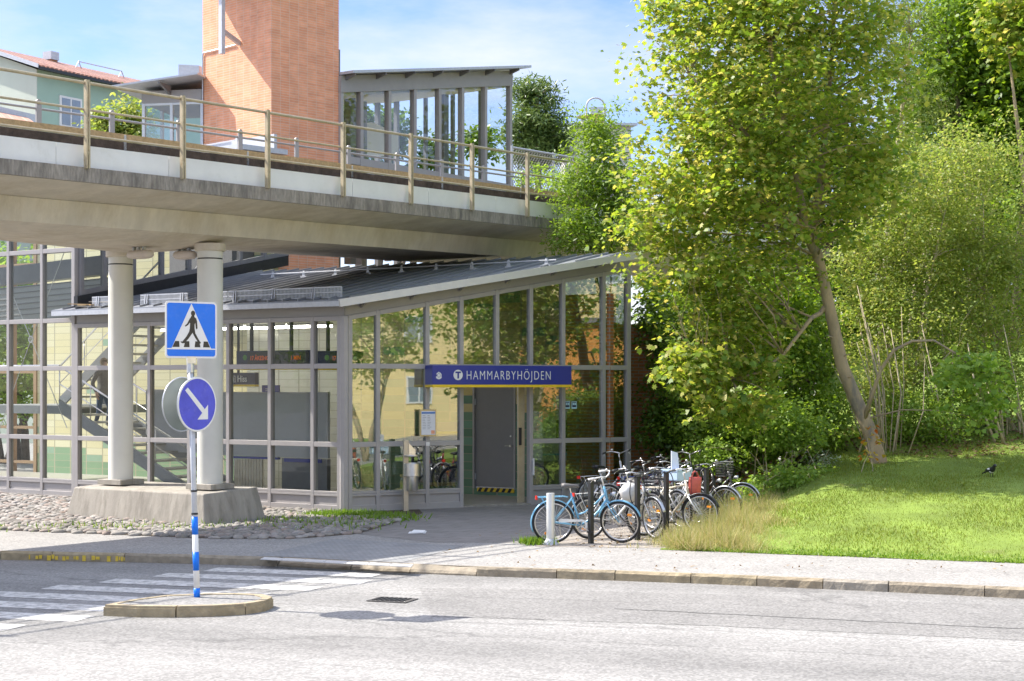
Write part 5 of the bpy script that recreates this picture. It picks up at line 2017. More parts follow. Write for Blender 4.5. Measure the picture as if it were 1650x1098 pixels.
GB_ = R(60.6)
GB = thing("brick_garage", "small orange brick building mirrored in the glass panes right of the sign", "building", (27.4, 19.8, 0), GB_)
MB().box(-2.1, 2.1, -4.0, 0, -0.2, 5.0).build("wall", M("amber_render", (0.60, 0.27, 0.07), 0.85, 0, 0.08, 1.0), GB)
MB().box(-2.3, 2.3, -4.2, 0.2, 5.002, 5.2).build("roof", m_metal_d, GB)
MB().box(-0.6, 0.6, 0.002, 0.05, 0, 2.1).build("door", m_metal_d, GB)

# ------------------------------------------------------------------ trees and shrubs
def leaf_template(kind):
    if kind == 'maple':
        return np.array([(0, 0, 0), (-0.22, 0.02, 0), (-0.5, 0.12, -.05), (-0.34, 0.36, 0), (-0.42, 0.68, -.07), (-0.13, 0.60, 0), (0, 1.0, -.06), (0.13, 0.60, 0), (0.42, 0.68, -.07), (0.34, 0.36, 0), (0.5, 0.12, -.05), (0.22, 0.02, 0)], float)
    if kind == 'oval':
        return np.array([(0, 0, 0), (-0.27, 0.35, .03), (-0.2, 0.72, .02), (0, 1.0, -.08), (0.2, 0.72, .02), (0.27, 0.35, .03)], float)
    if kind == 'slim':
        return np.array([(0, 0, 0), (-0.16, 0.4, .02), (0, 1.0, -.1), (0.16, 0.4, .02)], float)
    if kind == 'needle':
        return np.array([(-0.08, 0, 0), (-0.10, 0.6, 0.05), (0, 1, 0), (0.10, 0.6, 0.05), (0.08, 0, 0)], float)
    return np.array([(0, 0, 0), (-0.35, 0.5, 0), (0, 1, 0), (0.35, 0.5, 0)], float)


def leaves_at(P, size, kind, up=0.6, out=None, rng=RNG, hang=0.3):
    """oriented copies of the leaf template at points P -> (N, k, 3)"""
    N = len(P)
    T = leaf_template(kind)
    k = len(T)
    nrm = rng.normal(0, 1, (N, 3))
    nrm[:, 2] = np.abs(nrm[:, 2]) + up
    if out is not None:
        nrm += out * 0.7
    nrm /= np.linalg.norm(nrm, axis=1, keepdims=True)
    d = rng.normal(0, 1, (N, 3))
    d[:, 2] -= hang
    if out is not None:
        d += out * 0.8
    d -= nrm * (d * nrm).sum(1, keepdims=True)
    d /= np.linalg.norm(d, axis=1, keepdims=True) + 1e-9
    s = np.cross(d, nrm)
    sz = size * rng.uniform(0.6, 1.3, N)
    co = P[:, None, :] + sz[:, None, None] * (T[None, :, 0:1] * s[:, None, :] + T[None, :, 1:2] * d[:, None, :] + T[None, :, 2:3] * nrm[:, None, :])
    return co, k


def blob_px(px, py, d, rx, ry, rd=None):
    c = W(px, py, d)
    return (np.array(c), np.array((rx * d / FPX, (rd if rd else rx) * d / FPX, ry * d / FPX)))


def crown(name, blobs, n_clump, n_leaf, size, kind, mat, parent, spread=0.32, shell=0.55, flat=0.6, up=0.6, hang=0.3, rng=RNG):
    """leaf clumps spread through the union of ellipsoids; returns clump centres"""
    vol = np.array([b[1].prod() for b in blobs]) ** 0.75
    pick = rng.choice(len(blobs), n_clump, p=vol / vol.sum())
    u = rng.normal(0, 1, (n_clump, 3))
    u /= np.linalg.norm(u, axis=1, keepdims=True)
    r = shell + (1 - shell) * rng.uniform(0, 1, n_clump)
    r *= np.where(rng.uniform(0, 1, n_clump) < 0.22, rng.uniform(0.3, 0.9, n_clump), 1.0)
    C = np.array([blobs[i][0] for i in pick]) + u * r[:, None] * np.array([blobs[i][1] for i in pick])
    cs = spread * rng.uniform(0.55, 1.45, n_clump)
    idx = np.repeat(np.arange(n_clump), n_leaf)
    off = rng.normal(0, 1, (len(idx), 3))
    off *= (np.minimum(1.0, 1.6 / np.linalg.norm(off, axis=1)))[:, None]
    off[:, 2] *= flat
    P = C[idx] + off * cs[idx][:, None] * 0.75
    out = off / (np.linalg.norm(off, axis=1, keepdims=True) + 1e-6)
    co, k = leaves_at(P, size, kind, up, out * 0.8, rng, hang)
    if parent is not None:
        co = co - np.array(parent.location)
    return tri_mesh(name, co, k, mat, parent), C


def limbs(mb, C, skel, base_r, rng=RNG, n=120, sag=0.1):
    """thin branches from skeleton points out to clump centres"""
    S = np.array([s[0] for s in skel])
    sel = rng.choice(len(C), min(n, len(C)), replace=False)
    for i in sel:
        c = C[i]
        dist = np.linalg.norm(S - c, axis=1) + np.maximum(0, S[:, 2] - c[2] + 0.3) * 1.5
        j = int(np.argmin(dist))
        a = Vector(S[j])
        b = Vector(c)
        ln = (b - a).length
        m1 = a.lerp(b, 0.35) + Vector((rng.normal(0, 0.06) * ln, rng.normal(0, 0.06) * ln, 0.08 * ln))
        m2 = a.lerp(b, 0.7) + Vector((rng.normal(0, 0.06) * ln, rng.normal(0, 0.06) * ln, 0.07 * ln))
        r = min(skel[j][1] * 0.6, base_r * (0.35 + 0.25 * ln))
        mb.tube([a, m1, m2, b], [r, r * 0.75, r * 0.5, r * 0.2], 5)


def dens(pts, step=0.35):
    """(point, radius) list -> denser list"""
    out = []
    for (a, ra), (b, rb) in zip(pts, pts[1:]):
        k = max(1, int((Vector(b) - Vector(a)).length / step))
        for i in range(k):
            out.append((tuple(Vector(a).lerp(Vector(b), i / k)), ra + (rb - ra) * i / k))
    out.append(pts[-1])
    return out


m_bark = M("maple_bark", (0.34, 0.265, 0.165), 0.9, 0, 0.3, 5, 0.5, 30, (1, 1, 0.3), c2=(0.19, 0.17, 0.14), c2pos=(0.5, 0.65), c2s=4)
m_bark_d = M("dark_bark", (0.12, 0.095, 0.07), 0.9, 0, 0.3, 5, 0.4, 30)
m_stem = M("shrub_stem", (0.44, 0.37, 0.26), 0.85, 0, 0.3, 4)
lm_maple = leaf_mat("maple_leaf", [(0.10, 0.19, 0.03), (0.20, 0.30, 0.045), (0.31, 0.38, 0.06), (0.13, 0.23, 0.035), (0.38, 0.41, 0.08), (0.42, 0.39, 0.11), (0.23, 0.33, 0.05), (0.15, 0.26, 0.035)], 0.54)
lm_dark = leaf_mat("dark_leaf", [(0.06, 0.12, 0.018), (0.10, 0.18, 0.022), (0.08, 0.15, 0.02), (0.14, 0.21, 0.03)], 0.45, 0.35)
lm_hazel = leaf_mat("hazel_leaf", [(0.17, 0.26, 0.05), (0.25, 0.33, 0.07), (0.32, 0.36, 0.095), (0.19, 0.29, 0.055), (0.37, 0.36, 0.13)], 0.5)
lm_mid = leaf_mat("mid_leaf", [(0.10, 0.19, 0.025), (0.17, 0.28, 0.035), (0.22, 0.33, 0.05), (0.13, 0.23, 0.03)], 0.48)
lm_fresh = leaf_mat("fresh_leaf", [(0.15, 0.27, 0.045), (0.23, 0.36, 0.065), (0.29, 0.41, 0.08), (0.19, 0.31, 0.05)], 0.48)
lm_birch = leaf_mat("birch_leaf", [(0.12, 0.19, 0.04), (0.18, 0.25, 0.06), (0.24, 0.29, 0.08)], 0.4)
lm_pine = leaf_mat("pine_needle", [(0.08, 0.14, 0.035), (0.13, 0.20, 0.05), (0.17, 0.24, 0.06)], 0.25)

# --- the leaning maple
mz = hill(7.26, 32.0)
MPL = thing("maple_tree", "leaning maple with yellow green leaves and a pale bare trunk on the lawn edge", "tree", (7.26, 32.0, 0))


def rel(px, py, d, ref=MPL):
    return W(px, py, d) - ref.location


trunk = [(Vector((0, 0, mz - 0.25)), 0.22), (rel(1415, 742, 32.0), 0.175), (rel(1399, 690, 32.0), 0.145), (rel(1377, 640, 31.95), 0.135), (rel(1357, 590, 31.9), 0.128), (rel(1344, 530, 31.9), 0.12), (rel(1331, 470, 31.8), 0.11), (rel(1318, 415, 31.8), 0.105), (rel(1307, 370, 31.8), 0.095)]
mb = MB()
mb.tube([p for p, r in trunk], [r for p, r in trunk], 14)
forkA = [(trunk[-2][0], 0.10), (rel(1300, 380, 31.7), 0.085), (rel(1290, 320, 31.5), 0.075), (rel(1275, 240, 31.4), 0.06), (rel(1250, 140, 31.3), 0.05), (rel(1235, 30, 31.3), 0.035), (rel(1230, -70, 31.3), 0.02)]
forkB = [(trunk[-1][0], 0.085), (rel(1322, 300, 32.1), 0.075), (rel(1330, 215, 32.3), 0.06), (rel(1338, 120, 32.4), 0.045), (rel(1345, 10, 32.5), 0.03), (rel(1345, -60, 32.5), 0.02)]
forkC = [(rel(1310, 395, 31.8), 0.07), (rel(1280, 350, 31.5), 0.06), (rel(1220, 320, 31.2), 0.05), (rel(1150, 290, 31.0), 0.035), (rel(1080, 285, 31.0), 0.02)]
forkD = [(rel(1334, 486, 31.9), 0.05), (rel(1322, 505, 31.8), 0.05), (rel(1308, 512, 31.6), 0.045), (rel(1290, 535, 31.4), 0.04), (rel(1262, 572, 31.2), 0.032), (rel(1225, 600, 31.0), 0.025), (rel(1180, 612, 30.9), 0.015), (rel(1130, 620, 30.8), 0.010)]
forkE = [(rel(1393, 676, 31.9), 0.05), (rel(1404, 640, 31.7), 0.042), (rel(1420, 595, 31.5), 0.036), (rel(1440, 565, 31.4), 0.032), (rel(1470, 550, 31.3), 0.028), (rel(1505, 549, 31.2), 0.022), (rel(1540, 570, 31.1), 0.018), (rel(1575, 600, 31.0), 0.010)]
forkF = [(rel(1290, 330, 31.5), 0.05), (rel(1240, 260, 31.2), 0.04), (rel(1180, 190, 31.0), 0.03), (rel(1110, 120, 31.0), 0.02)]
skel = []
for f in (forkA, forkB, forkC, forkD, forkE, forkF):
    mb.tube([p for p, r in f], [r for p, r in f], 9)
    skel += dens(f)
# old branch stubs
for (px, py, dx) in ((1355, 575, 16), (1362, 610, 14), (1345, 545, -12)):
    mb.tube([rel(px, py, 31.85), rel(px + dx, py - 4, 31.7)], [0.02, 0.008], 5)


def sil_crown(name, rows, n_clump, n_leaf, size, kind, mat, parent, d0, spread, flat=0.45, depth=0.75, hang=0.25, rng=RNG, power=0.5):
    """crown filling a silhouette measured row by row: an ellipse of clumps at each height"""
    ys = np.array([r[0] for r in rows], float)
    xl = np.array([r[1] for r in rows], float)
    xr = np.array([r[2] for r in rows], float)
    cand = rng.uniform(ys[0], ys[-1], n_clump * 4)
    wdt = np.interp(cand, ys, xr - xl)
    cand = cand[rng.uniform(0, 1, len(cand)) < (wdt / wdt.max()) ** 1.6][:n_clump]
    a, b = np.interp(cand, ys, xl), np.interp(cand, ys, xr)
    th = rng.uniform(0, 2 * np.pi, len(cand))
    r = rng.uniform(0, 1, len(cand)) ** power
    hw = (b - a) / 2
    px = (a + b) / 2 + hw * r * np.cos(th)
    dd_ = d0 + hw * depth * r * np.sin(th) * d0 / FPX
    C = np.stack([(px - CXP) / FPX * dd_, dd_, EYE + (HZ - cand) / FPX * dd_], 1)
    # thinner foliage in front of the upper trunk, so that its forks show
    tpx = np.interp(cand, [0, 200, 370, 470, 560], [1330, 1330, 1312, 1330, 1350])
    open_ = (np.abs(px - tpx) < 34) & (np.sin(th) < 0.25) & (rng.uniform(0, 1, len(cand)) < 0.8)
    C = C[~open_]
    n = len(C)
    cs = spread * rng.uniform(0.5, 1.6, n)
    cnt = np.maximum(4, (n_leaf * rng.uniform(0.4, 1.6, n)).astype(int))
    idx = np.repeat(np.arange(n), cnt)
    off = rng.normal(0, 1, (len(idx), 3))
    off *= (np.minimum(1.0, 1.7 / np.linalg.norm(off, axis=1)))[:, None]
    tilt = rng.normal(0, 0.35, (n, 2))[idx]
    off[:, 2] = off[:, 2] * flat * 0.5 - (off[:, 0] * tilt[:, 0] + off[:, 1] * tilt[:, 1])
    P = C[idx] + off * cs[idx][:, None] * 0.75
    out = off / (np.linalg.norm(off, axis=1, keepdims=True) + 1e-6)
    co, k = leaves_at(P, size, kind, 0.9, out * 0.8, rng, hang)
    co = co - np.array(parent.location)
    return tri_mesh(name, co, k, mat, parent), C


rows = [(-160, 1180, 1330), (-100, 1110, 1400), (-40, 1070, 1430), (40, 1040, 1450), (110, 1030, 1465), (180, 1025, 1470), (250, 1005, 1470), (320, 995, 1455), (380, 1000, 1400), (420, 1015, 1350), (450, 1030, 1320), (490, 1060, 1290), (540, 1085, 1270), (590, 1095, 1250)]
o, C = sil_crown("crown", rows, 860, 58, 0.11, 'maple', lm_maple, MPL, 31.6, 0.46)
limbs(mb, C - np.array(MPL.location), skel, 0.03, n=260)
bl2 = [blob_px(1135, 600, 30.8, 75, 45), blob_px(1180, 655, 30.8, 85, 35), blob_px(1215, 600, 31.0, 50, 35), blob_px(1110, 575, 30.7, 40, 20)]
o2, C2 = crown("low_foliage", bl2, 80, 34, 0.125, 'maple', lm_maple, MPL, 0.34, 0.3, 0.4)
limbs(mb, C2 - np.array(MPL.location), dens(forkD), 0.02, n=40)
bl3 = [blob_px(1575, 590, 31.0, 50, 38), blob_px(1590, 660, 31.0, 40, 36), blob_px(1540, 620, 31.1, 40, 50)]
o3, C3 = crown("low_foliage", bl3, 34, 24, 0.13, 'maple', lm_fresh, MPL, 0.26, 0.3, 0.6)
limbs(mb, C3 - np.array(MPL.location), dens(forkE), 0.02, n=20)
mb.build("trunk", m_bark, MPL, smooth=True, recalc=False)


def bush(name, label, cat, base, blobs, n_clump, n_leaf, size, kind, mat, stems, stem_r, bark, spread=0.3, group=None, nl=70, shell=0.5, hang=0.3, bend=0.3, stem_h=1.0):
    bx_, by_, bz_ = base
    t = thing(name, label, cat, (bx_, by_, bz_), group=group)
    o, C = crown("crown" if 'tree' in name else "foliage", blobs, n_clump, n_leaf, size, kind, mat, t, spread, shell, 0.65, hang=hang)
    Cl = C - np.array(base)
    mb = MB()
    skel = []
    for k in range(stems):
        tgt = Vector(Cl[RNG.integers(len(Cl))])
        a = Vector((RNG.normal(0, 0.25) * (stems > 1), RNG.normal(0, 0.25) * (stems > 1), -0.15))
        tgt.z = max(tgt.z, 0.4) * stem_h
        m_ = a.lerp(tgt, 0.5)
        m_.x = a.x + (tgt.x - a.x) * (0.5 - bend * 0.6)
        m_.y = a.y + (tgt.y - a.y) * (0.5 - bend * 0.6)
        f = [(a, stem_r), (a.lerp(m_, 0.5) + Vector((RNG.normal(0, 0.05), 0, 0)), stem_r * 0.85), (m_, stem_r * 0.7), (m_.lerp(tgt, 0.5), stem_r * 0.5), (tgt, stem_r * 0.2)]
        mb.tube([p for p, r in f], [r for p, r in f], 7)
        skel += dens(f, 0.4)
    limbs(mb, Cl, skel, stem_r * 0.5, n=nl)
    mb.build("trunk" if 'tree' in name else "stems", bark, t, smooth=True, recalc=False)
    return t


def gz(x, y):
    return hill(x, y)


def gp(px, d):
    x = (px - CXP) / FPX * d
    return (x, d, gz(x, d))


# shrubs and trees behind, right to left
bush("hazel_bush", "tall airy shrub with small yellow green leaves directly right of the maple trunk", "shrub", gp(1455, 36), [blob_px(1460, 350, 36, 110, 150), blob_px(1470, 540, 35.6, 120, 120), blob_px(1420, 650, 35.2, 80, 70), blob_px(1400, 450, 36, 80, 100)], 600, 52, 0.082, 'oval', lm_hazel, 12, 0.035, m_stem, 0.34, nl=150)
bush("hazel_bush", "tall airy shrub with small pale leaves at the right edge of the photo", "shrub", gp(1600, 36.5), [blob_px(1580, 330, 36.5, 120, 150), blob_px(1620, 480, 36, 110, 140), blob_px(1600, 620, 35.6, 90, 70), blob_px(1540, 420, 36.4, 90, 120)], 600, 52, 0.082, 'oval', lm_hazel, 14, 0.035, m_stem, 0.34, nl=150)
bush("thicket_bush", "dense thicket of small leaves above the lawn edge between maple and right edge", "shrub", gp(1520, 34.8), [blob_px(1490, 670, 34.6, 90, 55), blob_px(1560, 620, 34.8, 80, 70), blob_px(1440, 700, 34.2, 45, 35)], 210, 46, 0.085, 'oval', lm_fresh, 10, 0.02, m_stem, 0.3, nl=60)
bush("shaded_bush", "dark leafed bush in the shade behind the maple's trunk", "shrub", gp(1290, 34.6), [blob_px(1270, 540, 34.4, 95, 120), blob_px(1300, 670, 34.0, 80, 70), blob_px(1230, 690, 33.6, 70, 55)], 380, 44, 0.10, 'oval', lm_mid, 8, 0.03, m_bark_d, 0.34, nl=60)
bush("shaded_bush", "dark leafed bush behind the bicycles below the drooping maple branch", "shrub", gp(1160, 34.8), [blob_px(1140, 640, 34.8, 75, 90), blob_px(1180, 720, 33.8, 80, 45), blob_px(1120, 510, 35, 80, 70), blob_px(1210, 480, 34.8, 70, 60)], 330, 44, 0.10, 'oval', lm_mid, 7, 0.03, m_bark_d, 0.34, nl=60)
bush("shaded_bush", "dark leafed bush squeezed beside the right end of the glass front", "shrub", gp(1075, 36.2), [blob_px(1065, 520, 36.2, 40, 75), blob_px(1085, 640, 36, 45, 100), blob_px(1065, 700, 35.4, 35, 40)], 120, 40, 0.11, 'oval', lm_dark, 3, 0.06, m_bark_d, 0.3, nl=40)
bush("low_bush", "low bright green bush at the foot of the lawn slope behind the dry grass", "shrub", gp(1275, 31.0), [blob_px(1270, 775, 31.0, 55, 28), blob_px(1320, 770, 31.4, 40, 18), blob_px(1215, 800, 30.5, 35, 26)], 80, 44, 0.085, 'oval', lm_fresh, 6, 0.012, m_stem, 0.22, nl=30)
bush("leafy_bush", "light green leafy bush in front of the shaded thicket left of the maple trunk", "shrub", gp(1235, 32.6), [blob_px(1240, 680, 32.6, 70, 50), blob_px(1185, 665, 33.0, 60, 50), blob_px(1290, 700, 32.4, 50, 40), blob_px(1150, 735, 32.6, 45, 26)], 150, 40, 0.095, 'oval', lm_fresh, 7, 0.018, m_stem, 0.26, nl=60)
bush("silver_bush", "little silvery leafed shrub below the maple", "shrub", gp(1322, 32.0), [blob_px(1322, 742, 32.0, 26, 18)], 16, 16, 0.09, 'slim', leaf_mat("silver_leaf", [(0.30, 0.36, 0.26), (0.20, 0.28, 0.14), (0.42, 0.45, 0.38)], 0.3), 4, 0.01, m_stem, 0.2, nl=10)
# yellow tinted sapling leaves by the trunk
bush("young_maple", "red and yellow tinted maple sapling at the foot of the maple's trunk", "sapling", gp(1405, 31.2), [blob_px(1405, 712, 31.2, 16, 26), blob_px(1385, 730, 31.1, 12, 12)], 7, 7, 0.09, 'maple', leaf_mat("autumn_leaf", [(0.45, 0.14, 0.03), (0.5, 0.35, 0.04), (0.42, 0.40, 0.05), (0.4, 0.1, 0.04)], 0.4), 2, 0.008, m_stem, 0.14, nl=6)
bush("willow_tree", "slender light green tree rising beyond the end of the viaduct", "tree", gp(1000, 37.6), [blob_px(960, 280, 36.6, 48, 95), blob_px(995, 330, 36.4, 45, 90), blob_px(935, 370, 36.0, 42, 40), blob_px(960, 215, 36.8, 34, 35), blob_px(990, 185, 36.8, 12, 36), blob_px(925, 190, 36.8, 7, 30), blob_px(905, 392, 35.8, 26, 18), blob_px(930, 310, 36.3, 34, 40)], 330, 46, 0.11, 'slim', lm_mid, 5, 0.05, m_bark_d, 0.32, nl=90, hang=-0.3)
bush("linden_tree", "dark broad crowned tree filling the upper right corner behind the yellowing maple", "tree", gp(1600, 47), [blob_px(1570, 60, 46.5, 120, 130), blob_px(1640, 170, 46, 110, 110), blob_px(1520, 170, 47, 70, 70)], 520, 46, 0.2, 'oval', lm_mid, 4, 0.16, m_bark_d, 0.65, nl=120)
bush("birch_tree", "pale drooping birch between the leaning maple's top and the dark corner tree", "tree", gp(1460, 44), [blob_px(1440, 60, 43.5, 70, 130), blob_px(1480, 200, 43.2, 60, 110), blob_px(1530, 260, 42.8, 45, 60)], 260, 50, 0.10, 'slim', lm_birch, 3, 0.09, m_stem, 0.5, nl=120, hang=1.2)
bush("maple_tree", "yellowing maple branch tops of the tree at the upper right edge", "tree", gp(1690, 43), [blob_px(1660, 60, 42.5, 60, 70), blob_px(1640, 20, 42.5, 60, 40)], 70, 46, 0.17, 'maple', lm_maple, 3, 0.1, m_bark, 0.4, nl=30)
bush("backdrop_tree", "big dark green tree behind the leaning maple's crown", "tree", gp(1280, 52), [blob_px(1250, 330, 52, 170, 170), blob_px(1150, 480, 51, 130, 130), blob_px(1350, 520, 50, 150, 120), blob_px(1260, 180, 53, 140, 120)], 620, 46, 0.26, 'oval', lm_dark, 5, 0.2, m_bark_d, 0.8, nl=100)
bush("backdrop_tree", "big mid green tree far behind the airy shrubs on the right", "tree", gp(1560, 54), [blob_px(1560, 430, 53, 200, 200), blob_px(1480, 300, 54, 130, 120), blob_px(1640, 300, 54, 120, 150), blob_px(1500, 600, 50, 180, 110)], 680, 46, 0.26, 'oval', lm_mid, 5, 0.2, m_bark_d, 0.7, nl=100)
bush("pine_tree", "dark green pine standing right of the glazed pavilion", "tree", gp(868, 66), [blob_px(862, 155, 66, 30, 26, 30), blob_px(850, 200, 65.5, 36, 38), blob_px(885, 215, 66, 34, 50), blob_px(855, 245, 65.5, 40, 26), blob_px(835, 150, 66.5, 14, 14)], 230, 60, 0.24, 'needle', lm_pine, 1, 0.28, m_bark, 0.5, nl=60, hang=-0.4)
bush("garden_tree", "sunlit yellow green garden tree in front of the green house", "tree", gp(195, 55), [blob_px(170, 195, 54.5, 26, 26), blob_px(205, 190, 55, 34, 38), blob_px(190, 230, 54.5, 44, 24)], 120, 40, 0.17, 'oval', lm_hazel, 4, 0.06, m_bark_d, 0.4, nl=40)
bush("platform_tree", "dark green tree seen through the left panes of the pavilion", "tree", gp(590, 70), [blob_px(575, 220, 69, 38, 55), blob_px(625, 215, 70, 36, 40), blob_px(690, 250, 70, 30, 30), blob_px(775, 225, 72, 30, 26)], 170, 40, 0.24, 'oval', lm_dark, 4, 0.15, m_bark_d, 0.6, nl=50)
bush("yard_tree", "sunlit green tree seen through the tall left glass behind the stairs", "tree", gp(20, 52), [blob_px(-20, 560, 52, 110, 110), blob_px(40, 600, 51, 90, 110), blob_px(10, 450, 52, 110, 60), blob_px(60, 480, 52, 60, 40)], 260, 40, 0.2, 'oval', lm_fresh, 4, 0.15, m_bark_d, 0.5, nl=60)
bush("fence_shrub", "young shrub growing through the chain link fence", "shrub", (0.7, 44.0, 5.6), [blob_px(862, 285, 44, 34, 24), blob_px(895, 300, 43, 22, 20)], 34, 26, 0.10, 'oval', lm_fresh, 4, 0.012, m_stem, 0.24, nl=14)
# bare leaning stems at the far right
t = thing("stick_thicket", "cluster of bare pale leaning stems at the back of the lawn on the right", "shrub", gp(1600, 34.2))
mb = MB()
for i in range(26):
    a = Vector((RNG.normal(0, 0.75), RNG.normal(0.2, 0.3), -0.1))
    b = a + Vector((RNG.normal(-0.35, 0.3), RNG.normal(0.3, 0.2), RNG.uniform(1.0, 2.6)))
    r = RNG.uniform(0.012, 0.035)
    mb.tube([a, a.lerp(b, 0.5) + Vector((RNG.normal(0, 0.06), 0, 0)), b], [r, r * 0.8, r * 0.4], 6)
mb.build("stems", m_stem, t, smooth=True, recalc=False)
t = thing("stick_thicket", "cluster of thin bare stems leaning right behind the maple trunk", "shrub", gp(1425, 33.0))
mb = MB()
for i in range(22):
    a = Vector((RNG.normal(0.05, 0.25), RNG.normal(0.2, 0.3), -0.1))
    b = a + Vector((RNG.normal(-0.35, 0.35), RNG.normal(0.3, 0.2), RNG.uniform(1.0, 3.6)))
    r = RNG.uniform(0.008, 0.022)
    mb.tube([a, a.lerp(b, 0.5) + Vector((RNG.normal(0.1, 0.06), 0, 0)), b], [r, r * 0.8, r * 0.4], 6)
mb.build("stems", m_stem, t, smooth=True, recalc=False)
# brown litter under the shrubs
N = 5000
xs__ = RNG.uniform(3.5, 12, N)
ys__ = RNG.uniform(30.5, 36.5, N)
P = np.stack([xs__, ys__, [hill(a, b) + 0.03 for a, b in zip(xs__, ys__)]], 1)
rr = [(Vector((a, b)) - A0) for a, b in zip(xs__, ys__)]
dq = np.array([r_.dot(LD) for r_ in rr])
eq = np.array([0.988 * r_.dot(LA) + 0.15 * r_.dot(LD) for r_ in rr])
P = P[(dq > 9.6 + 0.4 * np.sin(xs__ * 2)) | (eq < 0.9)]
co, k = leaves_at(P, 0.09, 'oval', 1.5, None, RNG)
tag(tri_mesh("fallen_leaves", co, k, leaf_mat("dead_leaf", [(0.16, 0.10, 0.05), (0.22, 0.14, 0.07), (0.10, 0.07, 0.04)], 0.1, 0.8)), "brown fallen leaves and twigs under the shrubs", "leaf litter", kind='stuff')
# street tree mirrored in the glass (stands outside the frame on the right)
bush("street_tree", "broad street tree across the lawn, mirrored in the entrance glass", "tree", (17.5, 23.5, 0), [(np.array((15.2, 25.2, 4.9)), np.array((2.4, 2.4, 2.0))), (np.array((18.8, 23.2, 5.6)), np.array((2.6, 2.6, 2.0))), (np.array((21.5, 19.5, 5.4)), np.array((2.4, 2.4, 2.0)))], 170, 26, 0.16, 'maple', lm_mid, 3, 0.12, m_bark, 0.5, nl=100, bend=0.1)
for i_, (x_, y_, lab_) in enumerate([(14.5, 27.0, "rounded green bush nearest the glass front beyond the right edge, mirrored in its panes"), (18.0, 24.8, "rounded green bush second from the glass front, mirrored in its panes"), (24.0, 19.0, "tall green bush farthest out across the lawn, mirrored in the entrance glass")]):
    h_ = 1.6 if i_ < 2 else 2.6
    bush("lawn_bush", lab_, "shrub", (x_, y_, 0), [(np.array((x_, y_, h_ * 0.6)), np.array((1.5, 1.5, h_ * 0.6)))], 60, 40, 0.13, 'oval', lm_mid, 5, 0.02, m_bark_d, 0.35, nl=20)
bush("street_tree", "smaller leafy tree mirrored in the entrance panes nearest the building corner", "tree", (14.6, 19.4, 0), [(np.array((14.6, 19.4, 4.6)), np.array((2.4, 2.4, 2.2))), (np.array((16.8, 17.8, 4.4)), np.array((2.0, 2.0, 2.0)))], 120, 26, 0.16, 'maple', lm_mid, 3, 0.11, m_bark, 0.45, nl=80, bend=0.1)
bush("street_tree", "leafy street tree down the road on the left, mirrored in the side glass", "tree", (-32, 21.5, 0), [(np.array((-32, 21.5, 5.0)), np.array((4, 4, 3.6)))], 160, 36, 0.24, 'oval', lm_fresh, 4, 0.14, m_bark, 0.7, nl=50)

# ------------------------------------------------------------------ bicycles
def wheel_mesh(nm, R_=0.315, tyre=0.021):
    pass


